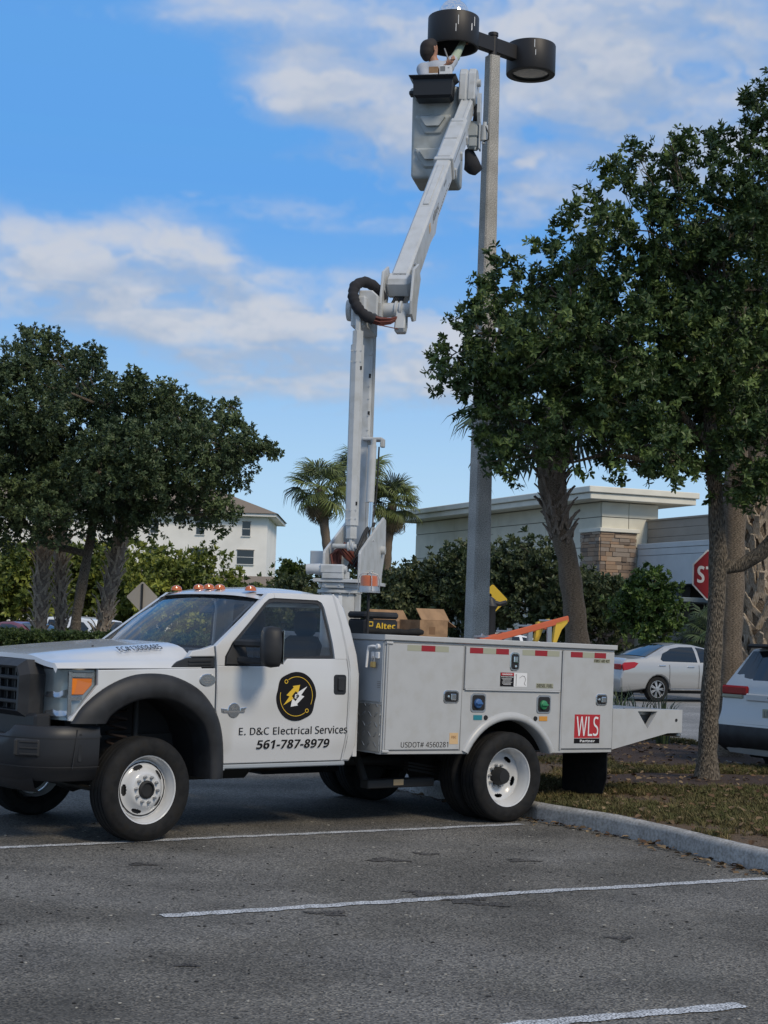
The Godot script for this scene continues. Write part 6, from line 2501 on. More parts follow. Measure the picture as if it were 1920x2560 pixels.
func chassis(t: Node3D) -> void:
	for s in [1.0, -1.0]:
		wheel(t, Vector3(0, 0.398, s * 0.94), s, false, 0.07)
		wheel(t, Vector3(3.58, 0.398, s * 1.095), s, true)
		var inner := tyre(t, Vector3(3.58, 0.398, s * 0.80), 0.398, 0.225, s)
		inner.name = "wheel"
		var r := tool()
		lathe(r, [Vector2(0.255, 0.07), Vector2(0.225, 0.02), Vector2(0.0, 0.02)], Transform3D(Basis(Vector3.RIGHT, PI * 0.5 * s), Vector3(3.58, 0.398, s * 0.80)), 24)
		part(inner, "rim", r, M.dark)
		var st := tool()
		bar(st, Vector3(-0.8, 0.68, s * 0.43), Vector3(5.75, 0.72, s * 0.43), 0.09, 0.2, 0.01)
		part(t, "frame_rail", st, M.chassis)
		# front coil spring and shock absorber
		st = tool()
		var coil := []
		for i in 60:
			var a := i * 0.55
			coil.append(Vector3(-0.05 + cos(a) * 0.075, 0.62 + i * 0.0062, s * (0.62 + sin(a) * 0.075)))
		pipe(st, coil, [0.012], 6, false)
		part(t, "coil_spring", st, M.rust)
		st = tool()
		tube(st, Vector3(0.1, 0.5, s * 0.64), Vector3(0.13, 1.05, s * 0.6), 0.024, 0.03, 10)
		part(t, "shock_absorber", st, M.chassis)
		st = tool()
		pipe(st, [Vector3(-0.25, 0.98, s * 0.62), Vector3(-0.29, 1.0, s * 0.68), Vector3(-0.32, 0.95, s * 0.72), Vector3(-0.29, 0.86, s * 0.74), Vector3(-0.26, 0.78, s * 0.76)], [0.009], 6, false)
		part(t, "brake_hose", st, M.black_hose)
		# mud flap behind the rear wheels
		st = tool()
		prism(st, pts([0.58, 0.62, 1.17, 0.62, 1.17, 0.35, 1.12, 0.2, 0.7, 0.16, 0.58, 0.2]), -0.006, 0.006, 0.0, Transform3D(Basis(Vector3(0, 0, s), Vector3.UP, Vector3(1, 0, 0)), Vector3(4.84, 0, 0)))
		part(t, "mud_flap", st, M.rubber)
		# fixings and step under the box
		st = tool()
		box(st, Vector3(2.7, 0.335, s * 0.72), Vector3(0.74, 0.075, 0.12), 0.008)
		bar(st, Vector3(2.36, 0.34, s * 0.7), Vector3(2.36, 0.66, s * 0.5), 0.05, 0.05, 0.006)
		var step := part(t, "side_step", st, M.chassis)
		if s > 0:
			st = tool()
			box(st, Vector3(2.66, 0.345, 0.783), Vector3(0.11, 0.05, 0.004), 0.0)
			part(step, "label_plate", st, M.tan_ink)
		st = tool()
		for y in [0.33, 0.36, 0.39]:
			bar(st, Vector3(2.95, y + 0.1, s * 0.52), Vector3(3.58, y, s * 0.52), 0.07, 0.02, 0.003)
			bar(st, Vector3(3.58, y, s * 0.52), Vector3(4.25, y + 0.1, s * 0.52), 0.07, 0.02, 0.003)
		part(t, "leaf_spring", st, M.chassis)
	var a := tool()
	tube(a, Vector3(0, 0.40, -0.85), Vector3(0, 0.40, 0.85), 0.055, 0.055, 12)
	bar(a, Vector3(-0.18, 0.36, -0.8), Vector3(-0.18, 0.36, 0.8), 0.035, 0.035, 0.01)
	lathe(a, [Vector2(0, -0.16), Vector2(0.13, -0.11), Vector2(0.17, 0), Vector2(0.13, 0.11), Vector2(0, 0.16)], Transform3D(Basis(), Vector3(0.02, 0.42, -0.2)), 16)
	part(t, "front_axle", a, M.chassis)
	a = tool()
	tube(a, Vector3(3.58, 0.40, -1.0), Vector3(3.58, 0.40, 1.0), 0.07, 0.07, 12)
	lathe(a, [Vector2(0, -0.2), Vector2(0.15, -0.14), Vector2(0.21, 0), Vector2(0.15, 0.14), Vector2(0, 0.2)], Transform3D(Basis(), Vector3(3.6, 0.42, 0)), 16)
	part(t, "rear_axle", a, M.chassis)
	a = tool()
	box(a, Vector3(0.1, 0.72, 0), Vector3(0.9, 0.5, 0.62), 0.1)
	box(a, Vector3(1.0, 0.52, 0.05), Vector3(1.0, 0.3, 0.5), 0.08)
	tube(a, Vector3(1.4, 0.5, 0.05), Vector3(3.5, 0.45, 0), 0.045, 0.045, 10)
	part(t, "drivetrain", a, M.chassis)
	a = tool()
	box(a, Vector3(2.45, 0.48, -0.68), Vector3(0.8, 0.34, 0.42), 0.06)
	part(t, "fuel_tank", a, M.black_plastic)
	a = tool()
	pipe(a, [Vector3(0.9, 0.42, -0.35), Vector3(2.0, 0.40, -0.35), Vector3(3.0, 0.46, -0.4), Vector3(3.5, 0.62, -0.42), Vector3(4.3, 0.5, -0.5), Vector3(5.0, 0.46, -0.6)], [0.045], 10)
	part(t, "exhaust_pipe", a, M.rust)
	a = tool()
	for x in [-0.55, 1.9, 2.9, 4.3, 5.6]:
		bar(a, Vector3(x, 0.7, -0.42), Vector3(x, 0.7, 0.42), 0.1, 0.12, 0.01)
	part(t, "cross_member", a, M.chassis)

func service_body(t: Node3D) -> void:
	var pivot := Vector3(2.13, 0.631, 0)
	var tilt := Transform3D(Basis(), pivot) * Transform3D(Basis(Vector3.BACK, deg_to_rad(-0.86)), Vector3.ZERO) * Transform3D(Basis(), -pivot)
	var st := tool()
	var arch := arc(3.58, 0.37, 0.56, 0.56, 152.5, 27.5, 22)
	for s in [1.0, -1.0]:
		# outer skin with the wheel opening, compartment box behind it
		prism(st, pts([2.13, 0.631] + arch + [4.875, 0.631, 4.875, 1.585, 2.13, 1.585]), s * 1.12, s * 1.19, 0.004)
		box(st, Vector3(2.6, 1.11, s * 0.93), Vector3(0.935, 0.95, 0.376), 0.0)
		box(st, Vector3(4.47, 1.11, s * 0.93), Vector3(0.80, 0.95, 0.376), 0.0)
		box(st, Vector3(3.57, 1.27, s * 0.93), Vector3(0.996, 0.62, 0.376), 0.0)
		# rolled lid edge
		prism(st, pts([2.11, 1.586, 4.893, 1.586, 4.893, 1.632, 2.11, 1.632]), s * 0.72, s * 1.215, 0.006)
	# bed floor and bulkheads
	box(st, Vector3(3.5, 0.93, 0), Vector3(2.74, 0.05, 1.48), 0.0)
	box(st, Vector3(2.15, 1.2, 0), Vector3(0.04, 0.6, 1.47), 0.0)
	var body := part(t, "service_body", st, M.box_white)
	body.transform = tilt
	for s in [1.0, -1.0]:
		var z0: float = s * 1.191
		var z1: float = s * 1.204
		var a := tool()
		prism(a, pts([2.165, 0.668, 2.985, 0.668, 2.995, 1.562, 2.165, 1.562]), z0, z1, 0.004)
		var d1 := part(body, "compartment_door", a, M.box_white)
		a = tool()
		prism(a, pts([3.022, 1.192, 4.178, 1.192, 4.178, 1.562, 3.022, 1.562]), z0, z1, 0.004)
		var d2 := part(body, "compartment_door", a, M.box_white)
		a = tool()
		prism(a, pts([4.206, 0.668, 4.862, 0.668, 4.862, 1.562, 4.206, 1.562]), z0, z1, 0.004)
		var d3 := part(body, "compartment_door", a, M.box_white)
		# shadow gap frames are real grooves: dark gasket set back round each door
		for r in [[2.155, 0.658, 3.003, 1.57], [3.012, 1.182, 4.188, 1.57], [4.196, 0.658, 4.87, 1.57]]:
			a = tool()
			for e in [[r[0], r[1], r[0] + 0.008, r[3]], [r[2] - 0.008, r[1], r[2], r[3]], [r[0], r[1], r[2], r[1] + 0.008], [r[0], r[3] - 0.008, r[2], r[3]]]:
				box(a, Vector3((e[0] + e[2]) * 0.5, (e[1] + e[3]) * 0.5, s * 1.1905), Vector3(e[2] - e[0], e[3] - e[1], 0.003), 0.0)
			part(body, "door_seal", a, M.grey_ink)
		# hinge rods with knuckles
		a = tool()
		tube(a, Vector3(2.15, 0.66, s * 1.2), Vector3(2.15, 1.56, s * 1.2), 0.009, 0.009, 8)
		for y in [0.655, 1.563]:
			tube(a, Vector3(2.135, y, s * 1.2), Vector3(2.2, y, s * 1.205), 0.014, 0.014, 8)
		tube(a, Vector3(3.03, 1.186, s * 1.2), Vector3(4.17, 1.186, s * 1.2), 0.008, 0.008, 8)
		tube(a, Vector3(4.197, 0.66, s * 1.2), Vector3(4.197, 1.56, s * 1.2), 0.008, 0.008, 8)
		part(body, "hinge", a, M.box_white)
		# wheel-opening trim
		a = tool()
		var rows := []
		for i in range(0, arch.size(), 2):
			var d := Vector2(arch[i] - 3.58, arch[i + 1] - 0.37).normalized()
			var row := []
			for q in [[0.065, 1.19], [0.055, 1.205], [0.025, 1.218], [0.0, 1.21], [-0.008, 1.19], [-0.008, 1.08]]:
				row.append(Vector3(3.58 + d.x * (0.56 + q[0]), 0.37 + d.y * (0.56 + q[0]), s * q[1]))
			rows.append(row)
		grid(a, rows, 1)
		part(body, "wheel_arch_trim", a, M.box_white)
		# dark inside of the wheel box
		a = tool()
		rows = []
		for i in range(0, arch.size(), 2):
			rows.append([Vector3(arch[i], arch[i + 1], s * 1.12), Vector3(arch[i], arch[i + 1], s * 0.6)])
		grid(a, rows, 1)
		part(body, "wheel_box", a, M.dark)
		# latches: wide bowls on the tall doors, an upright one on the lid door
		latch(d1, 2.78, 2.955, 1.065, 1.178, s, false)
		latch(d2, 3.538, 3.652, 1.362, 1.527, s, true)
		latch(d3, 4.63, 4.778, 1.066, 1.174, s, false)
		# diesel and fluid fillers behind their covers
		for f in [[3.105, 3.283, 0.99, 1.157, M.teal_ink, mat(lin(0.04, 0.12, 0.3), 0.5)], [3.893, 4.069, 0.985, 1.152, M.orange_ink, mat(lin(0.03, 0.22, 0.09), 0.5)]]:
			filler(body, f, s)
		# reflective tape in separate lengths
		for tp in [[2.363, "wrw", d1], [3.063, "rwr", d2], [3.686, "wrw", d2], [4.288, "rwr", d3]]:
			for k in 3:
				var b := tool()
				box(b, Vector3(tp[0] + 0.0765 + k * 0.153, 1.529, s * 1.2048), Vector3(0.152, 0.05, 0.0016), 0.0)
				part(tp[2], "reflective_tape", b, M.tape_red if tp[1][k] == "r" else M.tape_white)
		# tail shelf
		a = tool()
		prism(a, pts([4.877, 0.657, 5.353, 0.753, 5.353, 0.853, 5.213, 1.017, 4.877, 1.017]), s * 1.13, s * 1.19, 0.0)
		prism(a, pts([5.353, 0.753, 5.64, 0.81, 5.84, 0.815, 5.84, 1.017, 5.487, 1.017, 5.353, 0.853]), s * 1.13, s * 1.19, 0.0)
		prism(a, pts([4.877, 1.017, 5.84, 1.017, 5.84, 1.036, 4.877, 1.036]), s * 1.1, s * 1.19, 0.0)
		var tail := part(body, "tail_side", a, M.box_white)
		a = tool()
		box(a, Vector3(5.35, 0.94, s * 1.05), Vector3(0.36, 0.2, 0.02), 0.0)
		part(tail, "backing", a, M.grey_ink)
		a = tool()
		tube(a, Vector3(5.754, 0.935, s * 1.189), Vector3(5.754, 0.935, s * 1.194), 0.016, 0.016, 12)
		part(tail, "bolt_hole", a, M.dark)
	# tail deck
	var deck := tool()
	box(deck, Vector3(5.36, 1.0, 0), Vector3(0.95, 0.05, 2.18), 0.005)
	box(deck, Vector3(5.85, 0.9, 0), Vector3(0.06, 0.26, 2.3), 0.01)
	part(body, "tail_deck", deck, M.tread_plate)
	# front wall of the near compartment
	var fw := tool()
	box(fw, Vector3(2.124, 1.32, 0.965), Vector3(0.01, 0.51, 0.43), 0.002)
	var front := part(body, "front_panel", fw, M.grey_paint)
	fw = tool()
	box(fw, Vector3(2.122, 0.85, 0.965), Vector3(0.012, 0.40, 0.43), 0.002)
	part(front, "stone_guard", fw, M.tread_plate)
	fw = tool()
	pipe(fw, [Vector3(2.1, 1.53, 1.125), Vector3(2.08, 1.53, 1.08), Vector3(2.075, 1.525, 1.04), Vector3(2.075, 1.49, 1.03), Vector3(2.075, 1.35, 1.02)], [0.011], 8)
	lathe(fw, [Vector2(0, -0.02), Vector2(0.022, -0.015), Vector2(0.022, 0.015), Vector2(0, 0.02)], Transform3D(Basis(Vector3.BACK, PI * 0.5), Vector3(2.105, 1.53, 1.13)), 10)
	for z in [1.06, 1.12]:
		box(fw, Vector3(2.112, 1.455, z), Vector3(0.02, 0.055, 0.045), 0.004)
	part(front, "latch_rod", fw, M.white_ink)
	fw = tool()
	box(fw, Vector3(2.09, 1.375, 1.09), Vector3(0.025, 0.05, 0.055), 0.005)
	part(front, "padlock", fw, M.brass)
	fw = tool()
	for z in [1.076, 1.104]:
		tube(fw, Vector3(2.09, 1.39, z), Vector3(2.09, 1.445, z), 0.005, 0.005, 6)
	part(front, "shackle", fw, M.steel)
	fw = tool()
	for k in 4:
		box(fw, Vector3(2.1178, 1.235 - k * 0.016, 1.145), Vector3(0.001, 0.006, 0.045), 0.0)
	part(front, "sticker_print", fw, M.grey_ink)
	# lettering and decals on the near side
	var z := 1.2045
	lettering(body, "USDOT# 4560281", 2.335, 2.857, 0.688, 0.046, z, M.black_ink, 0.1)
	decal(body, 2.868, 2.966, 0.715, 0.812, z, M.tan_ink, "sticker")
	lettering(body, "FSC", 2.89, 2.944, 0.765, 0.022, z + 0.003, mat(lin(0.4, 0.22, 0.1), 0.6), 0.5)
	decal(body, 3.43, 3.592, 1.222, 1.345, z, M.black_ink, "danger_decal")
	decal(body, 3.594, 3.752, 1.222, 1.345, z, M.white_ink, "danger_decal")
	decal(body, 3.433, 3.589, 1.318, 1.343, z + 0.002, M.red_ink, "decal_band")
	lettering(body, "DANGER", 3.452, 3.57, 1.323, 0.014, z + 0.0045, M.white_ink, 0.5)
	lettering(body, "ELECTROCUTION", 3.44, 3.584, 1.303, 0.009, z + 0.003, M.white_ink, 0.4)
	var lines := tool()
	for k in 6:
		box(lines, Vector3(3.505 + 0.006 * (k % 2), 1.292 - k * 0.0105, z + 0.0025), Vector3(0.12 - 0.014 * (k % 3), 0.003, 0.001), 0.0)
	part(body, "small_print", lines, M.white_ink)
	lines = tool()
	pipe(lines, [Vector3(3.62, 1.23, z + 0.003), Vector3(3.62, 1.335, z + 0.003), Vector3(3.61, 1.325, z + 0.003)], [0.003], 4)
	pipe(lines, [Vector3(3.66, 1.3, z + 0.003), Vector3(3.69, 1.32, z + 0.003), Vector3(3.72, 1.315, z + 0.003), Vector3(3.735, 1.29, z + 0.003), Vector3(3.72, 1.25, z + 0.003), Vector3(3.735, 1.236, z + 0.003)], [0.0022], 4)
	part(body, "diagram", lines, M.grey_ink)
	decal(body, 3.868, 4.08, 1.214, 1.258, z, M.tape_white, "sticker")
	lettering(body, "DIESEL FUEL", 3.876, 4.072, 1.221, 0.03, z + 0.003, M.black_ink, 0.2)
	decal(body, 4.588, 4.80, 1.462, 1.498, z, M.tape_white, "sticker")
	lettering(body, "FIRST AID KIT", 4.595, 4.794, 1.468, 0.024, z + 0.003, M.black_ink, 0.1)
	decal(body, 4.366, 4.694, 0.765, 0.982, z, M.red_ink, "partner_decal")
	decal(body, 4.366, 4.694, 0.717, 0.763, z, M.black_ink, "partner_decal")
	decal(body, 4.366, 4.694, 0.763, 0.7655, z + 0.001, M.white_ink, "decal_band")
	lettering(body, "WLS", 4.39, 4.672, 0.785, 0.178, z + 0.003, M.white_ink, 0.15)
	lettering(body, "Partner", 4.44, 4.632, 0.727, 0.024, z + 0.003, M.white_ink, 0.5)
	# amber beacon on its mast
	var b := tool()
	tube(b, Vector3(2.29, 1.63, 0.75), Vector3(2.29, 1.99, 0.75), 0.013, 0.013, 10)
	var mast := part(t, "beacon", b, M.dark)
	mast.set_meta("label", "amber warning beacon in a wire cage on a thin mast")
	b = tool()
	var bx := Transform3D(Basis(), Vector3(2.29, 1.985, 0.75))
	lathe(b, [Vector2(0, 0), Vector2(0.1, 0.002), Vector2(0.1, 0.012), Vector2(0.092, 0.018), Vector2(0.088, 0.055), Vector2(0.08, 0.06), Vector2(0, 0.06)], bx, 24)
	part(mast, "base", b, M.steel)
	b = tool()
	lathe(b, [Vector2(0.078, 0.06), Vector2(0.076, 0.13), Vector2(0.07, 0.148), Vector2(0.055, 0.153), Vector2(0, 0.155)], bx, 24)
	part(mast, "dome", b, M.amber_dome)
	b = tool()
	for k in 4:
		var d := Vector3(cos(k * PI / 2 + 0.4), 0, sin(k * PI / 2 + 0.4))
		pipe(b, [bx * (d * 0.096 + Vector3(0, 0.01, 0)), bx * (d * 0.094 + Vector3(0, 0.12, 0)), bx * (d * 0.08 + Vector3(0, 0.158, 0)), bx * (d * 0.04 + Vector3(0, 0.172, 0)), bx * Vector3(0, 0.175, 0)], [0.004], 5)
	part(mast, "cage", b, M.steel)


func latch(door: Node3D, x0: float, x1: float, y0: float, y1: float, s: float, tall: bool) -> void:
	var st := tool()
	prism(st, pts(rounded(x0, y0, x1, y1, minf(x1 - x0, y1 - y0) * 0.28)), s * 1.198, s * 1.212, 0.004)
	var l := part(door, "latch", st, M.chrome)
	st = tool()
	var i := 0.014
	prism(st, pts(rounded(x0 + i, y0 + i, x1 - i, y1 - i, minf(x1 - x0, y1 - y0) * 0.22)), s * 1.2125, s * 1.2135, 0.0)
	part(l, "bowl", st, M.dark)
	st = tool()
	var cx := (x0 + x1) * 0.5
	var cy := (y0 + y1) * 0.5
	if tall:
		box(st, Vector3(cx, cy + 0.02, s * 1.219), Vector3(0.05, 0.055, 0.018), 0.006)
	else:
		box(st, Vector3(cx + 0.015, cy, s * 1.22), Vector3(0.06, 0.055, 0.018), 0.006)
	part(l, "paddle", st, M.chrome)
	st = tool()
	var lock := Vector3(cx, cy - 0.045, s * 1.213) if tall else Vector3(cx - 0.042, cy, s * 1.213)
	lathe(st, [Vector2(0.015, 0), Vector2(0.013, 0.012), Vector2(0, 0.013)], Transform3D(Basis(Vector3.RIGHT, PI * 0.5 * s), lock), 12)
	part(l, "lock", st, M.chrome)


func filler(body: Node3D, f: Array, s: float) -> void:
	var st := tool()
	prism(st, pts(rounded(f[0], f[2], f[1], f[3], 0.03)), s * 1.188, s * 1.196, 0.003)
	var p := part(body, "fuel_filler", st, M.steel)
	st = tool()
	prism(st, pts(rounded(f[0] + 0.016, f[2] + 0.016, f[1] - 0.016, f[3] - 0.016, 0.024)), s * 1.1965, s * 1.1975, 0.0)
	part(p, "recess", st, M.dark)
	st = tool()
	var c := Vector3((f[0] + f[1]) * 0.5 - 0.012, (f[2] + f[3]) * 0.5 - 0.005, s * 1.198)
	lathe(st, [Vector2(0.042, 0), Vector2(0.04, 0.018), Vector2(0.034, 0.022), Vector2(0, 0.022)], Transform3D(Basis(Vector3.RIGHT, PI * 0.5 * s), c), 16)
	box(st, c + Vector3(0, 0, s * 0.03), Vector3(0.07, 0.018, 0.018), 0.004, Transform3D(Basis(), Vector3.ZERO))
	part(p, "cap", st, f[5])
	st = tool()
	box(st, Vector3(c.x + 0.012, f[2] - 0.045, s * 1.1925), Vector3(0.1, 0.042, 0.003), 0.0)
	part(p, "label_plate", st, f[4])
	st = tool()
	lathe(st, [Vector2(0.022, 0), Vector2(0.02, 0.01), Vector2(0, 0.011)], Transform3D(Basis(Vector3.RIGHT, PI * 0.5 * s), Vector3(c.x + (0.105 if f[0] < 3.5 else -0.085), f[2] - 0.045, s * 1.19)), 12)
	part(p, "drain_plug", st, M.dark)


func decal(parent: Node3D, x0: float, x1: float, y0: float, y1: float, z: float, m: Material, called: String) -> MeshInstance3D:
	var st := tool()
	box(st, Vector3((x0 + x1) * 0.5, (y0 + y1) * 0.5, z), Vector3(x1 - x0, y1 - y0, 0.0024), 0.0)
	return part(parent, called, st, m)


# ---------------------------------------------------------------- boom, in its own axes: x across, z towards the camera
var boom_at: Transform3D


func bp(parent: Node3D, called: String, st: SurfaceTool, m: Material) -> MeshInstance3D:
	var o := part(parent, called, st, m)
	o.transform = boom_at if parent.name == "bucket_truck" else Transform3D()
	return o


func bolts(parent: Node3D, spots: Array, dir: Vector3, r := 0.012) -> void:
	var st := tool()
	for p in spots:
		tube(st, p, p + dir * r * 0.9, r, r * 0.9, 6)
	bp(parent, "bolt", st, M.boom_white)


func lift(t: Node3D) -> void:
	boom_at = Transform3D(Basis(Vector3.UP, deg_to_rad(-10.5) - TRUCK_TURN), Vector3(2.53, 0, 0))
	var W: Material = M.boom_white
	var st := tool()
	# pedestal with flanges
	lathe(st, [Vector2(0.2, 0.95), Vector2(0.19, 1.0), Vector2(0.172, 1.05), Vector2(0.17, 1.985), Vector2(0.205, 1.99), Vector2(0.205, 2.015), Vector2(0.175, 2.02), Vector2(0.172, 2.035), Vector2(0.2, 2.04), Vector2(0.2, 2.075), Vector2(0, 2.08)], Transform3D(), 32)
	box(st, Vector3(0.18, 1.78, 0.05), Vector3(0.05, 0.4, 0.05), 0.004)
	var ped := bp(t, "pedestal", st, W)
	var ring := []
	for k in 14:
		var a := TAU * k / 14
		ring.append(Vector3(cos(a) * 0.188, 1.988, sin(a) * 0.188))
	bolts(ped, ring, Vector3.DOWN)
	# turntable: plate, gear motor, side plates, valve box
	st = tool()
	prism(st, pts([-0.2, 0.24, 0.2, 0.24, 0.235, 0.16, 0.235, -1.02, -0.17, -1.02, -0.22, 0.16]), -0.016, 0.016, 0.003, Transform3D(Basis(Vector3.RIGHT, Vector3.BACK, Vector3.UP), Vector3(0, 2.097, 0)))
	box(st, Vector3(-0.02, 2.055, 0.2), Vector3(0.2, 0.05, 0.03), 0.004)
	var tt := bp(t, "turntable", st, W)
	bolts(tt, [Vector3(-0.09, 2.055, 0.216), Vector3(0.04, 2.055, 0.216)], Vector3.BACK, 0.01)
	st = tool()
	box(st, Vector3(-0.03, 2.2, 0.2), Vector3(0.22, 0.085, 0.12), 0.012)
	box(st, Vector3(-0.02, 2.14, 0.2), Vector3(0.2, 0.06, 0.11), 0.008)
	tube(st, Vector3(-0.14, 2.2, 0.2), Vector3(-0.27, 2.195, 0.2), 0.048, 0.046, 16)
	tube(st, Vector3(0.08, 2.2, 0.2), Vector3(0.1, 2.2, 0.2), 0.03, 0.03, 12)
	box(st, Vector3(0.1, 2.145, 0.18), Vector3(0.04, 0.06, 0.04), 0.004)
	bp(t, "swing_motor", st, W)
	for s in [-1.0, 1.0]:
		st = tool()
		var x := Transform3D(Basis(Vector3.BACK, Vector3.UP, Vector3.LEFT), Vector3(0.03 + s * 0.165, 0, 0))
		prism(st, pts([0.12, 2.115, 0.12, 2.345, 0.09, 2.375, -1.0, 2.755, -1.1, 2.735, -1.12, 2.45, -0.96, 2.18, -0.96, 2.115]), -0.012, 0.012, 0.004, x)
		var plate := bp(t, "turret_plate", st, W)
		bolts(plate, [Vector3(0.03 + s * 0.177, 2.5, -0.45), Vector3(0.03 + s * 0.177, 2.2, -0.25), Vector3(0.03 + s * 0.177, 2.21, -0.45)], Vector3.RIGHT, 0.011)
		st = tool()
		tube(st, Vector3(0.03 + s * 0.165, 2.43, -0.9), Vector3(0.03 + s * 0.215, 2.43, -0.9), 0.045, 0.04, 14)
		bp(plate, "pivot_pin", st, W)
	st = tool()
	prism(st, pts([-0.30, 2.16, -0.1, 2.16, -0.1, 2.385, -0.36, 2.385, -0.36, 2.21]), -0.62, -0.3, 0.01)
	bp(t, "valve_box", st, W)
	# hoses bunched in the turret
	st = tool()
	var r := RandomNumberGenerator.new()
	r.seed = 12
	for k in 9:
		var o := Vector3(r.randf_range(-0.025, 0.025), r.randf_range(-0.02, 0.02), r.randf_range(-0.06, 0.06))
		pipe(st, [Vector3(-0.06, 2.24, -0.1) + o, Vector3(-0.075, 2.36, -0.12) + o * 1.4, Vector3(-0.03, 2.43 + o.x, -0.16) + o, Vector3(0.03, 2.36, -0.2) + o * 1.5, Vector3(0.08, 2.29, -0.25) + o, Vector3(0.12, 2.22, -0.5) + o], [0.012], 6, false)
	bp(t, "hose", st, M.hose)
	st = tool()
	for k in 5:
		var o := Vector3(k * 0.022, r.randf_range(-0.03, 0.03), 0)
		var high := 3.4 if k == 4 else 2.66
		pipe(st, smooth3([Vector3(0.0, 2.2, -0.2) + o, Vector3(0.08, 2.42, -0.3) + o, Vector3(0.13, 2.6, -0.42) + o * 0.6, Vector3(0.16, lerpf(2.6, high, 0.4), -0.5) + o * 0.6, Vector3(0.17, high, -0.52) + o * 0.6], 4), [0.008], 6, false)
	bp(t, "hose", st, M.black_hose)
	# levelling link: eight-sided tube in front
	st = tool()
	var c := Vector3(0.085, 0, -0.02)
	pipe(st, [c + Vector3(0, 2.61, 0), c + Vector3(0, 4.28, 0)], [0.063, 0.063], 8, true, -1)
	pipe(st, [c + Vector3(0, 2.49, 0), c + Vector3(0, 4.41, 0)], [0.05, 0.05], 8, true, -1)
	box(st, c + Vector3(0, 2.45, 0.0), Vector3(0.03, 0.14, 0.07), 0.01)
	box(st, c + Vector3(0, 4.45, 0.0), Vector3(0.05, 0.2, 0.07), 0.01)
	for s in [-1.0, 1.0]:
		lathe(st, [Vector2(0.0, 0.03), Vector2(0.045, 0.03), Vector2(0.045, 0.012), Vector2(0, 0.012)], Transform3D(Basis(Vector3.BACK, PI * 0.5 * s), c + Vector3(0, 2.42, 0)), 16)
	tube(st, c + Vector3(-0.17, 2.42, 0), c + Vector3(0.05, 2.42, 0), 0.022, 0.022, 10)
	var link := bp(t, "levelling_link", st, W)
	var spots := []
	for y in [2.67, 2.75, 4.12, 4.22]:
		for a in [1, 2, 3]:
			var d := Vector3(cos(a * PI / 4 + 0.0), 0, sin(a * PI / 4))
			spots.append(c + Vector3(0, y, 0) + d * 0.06)
	bolts(link, spots, Vector3.BACK, 0.01)
	st = tool()
	box(st, c + Vector3(0.045, 2.81, 0.045), Vector3(0.022, 0.035, 0.004), 0, Transform3D())
	box(st, c + Vector3(0.045, 4.06, 0.045), Vector3(0.022, 0.035, 0.004), 0, Transform3D())
	bp(link, "sticker", st, M.dark)
	# lower boom
	st = tool()
	box(st, Vector3(0.048, 3.6, -0.68), Vector3(0.135, 2.3, 0.2), 0.02)
	for s in [-1.0, 1.0]:
		prism(st, pts([-0.72, 2.3, -0.98, 2.35, -1.0, 2.6, -0.78, 3.0, -0.58, 3.0, -0.58, 2.6]), -0.008, 0.008, 0.0, Transform3D(Basis(Vector3.BACK, Vector3.UP, Vector3.LEFT), Vector3(0.048 + s * 0.064, 0, 0)))
	box(st, Vector3(0.15, 3.47, -0.6), Vector3(0.2, 0.03, 0.16), 0.008)
	box(st, Vector3(0.25, 3.43, -0.55), Vector3(0.04, 0.08, 0.06), 0.006)
	var low := bp(t, "lower_boom", st, W)
	spots = []
	for y in [3.56, 3.7, 3.86, 3.98, 4.2, 4.3]:
		spots.append(Vector3(0.095, y, -0.58))
	bolts(low, [Vector3(0.01, 4.3, -0.58), Vector3(0.1, 4.29, -0.58), Vector3(0.0, 3.52, -0.58), Vector3(0.1, 3.5, -0.58)], Vector3.BACK, 0.018)
	bolts(low, spots, Vector3.BACK, 0.008)
	st = tool()
	for y in [3.72, 4.08]:
		box(st, Vector3(0.1, y, -0.579), Vector3(0.02, 0.04, 0.003), 0.0)
	bp(low, "sticker", st, M.dark)
	st = tool()
	tube(st, Vector3(0.165, 2.86, -0.45), Vector3(0.165, 3.4, -0.48), 0.04, 0.04, 18)
	tube(st, Vector3(0.175, 3.38, -0.48), Vector3(0.175, 3.46, -0.48), 0.026, 0.026, 12)
	var cyl := bp(t, "lift_cylinder", st, W)
	st = tool()
	tube(st, Vector3(0.175, 2.4, -0.43), Vector3(0.175, 2.87, -0.45), 0.02, 0.02, 12)
	bp(cyl, "piston_rod", st, M.chrome)
	# elbow
	st = tool()
	var ax := Transform3D(Basis(Vector3.BACK, -PI * 0.5), Vector3(0, 4.66, -0.3))
	lathe(st, [Vector2(0, -0.085), Vector2(0.1, -0.08), Vector2(0.105, -0.06), Vector2(0.105, -0.04), Vector2(0.07, -0.03), Vector2(0.068, 0.1), Vector2(0, 0.1)], ax, 28)
	prism(st, pts([0.06, 4.58, 0.24, 4.58, 0.245, 4.76, 0.19, 4.81, 0.06, 4.81]), -0.42, -0.1, 0.012)
	box(st, Vector3(0.075, 4.6, -0.35), Vector3(0.14, 0.3, 0.62), 0.02)
	lathe(st, [Vector2(0, 0.24), Vector2(0.095, 0.24), Vector2(0.1, 0.25), Vector2(0.1, 0.265), Vector2(0.068, 0.27), Vector2(0.068, 0.375), Vector2(0.085, 0.38), Vector2(0.085, 0.40), Vector2(0.07, 0.405), Vector2(0.07, 0.42), Vector2(0.085, 0.425), Vector2(0.085, 0.445), Vector2(0.066, 0.45), Vector2(0.066, 0.535), Vector2(0, 0.535)], ax, 28)
	var elbow := bp(t, "elbow", st, W)
	st = tool()
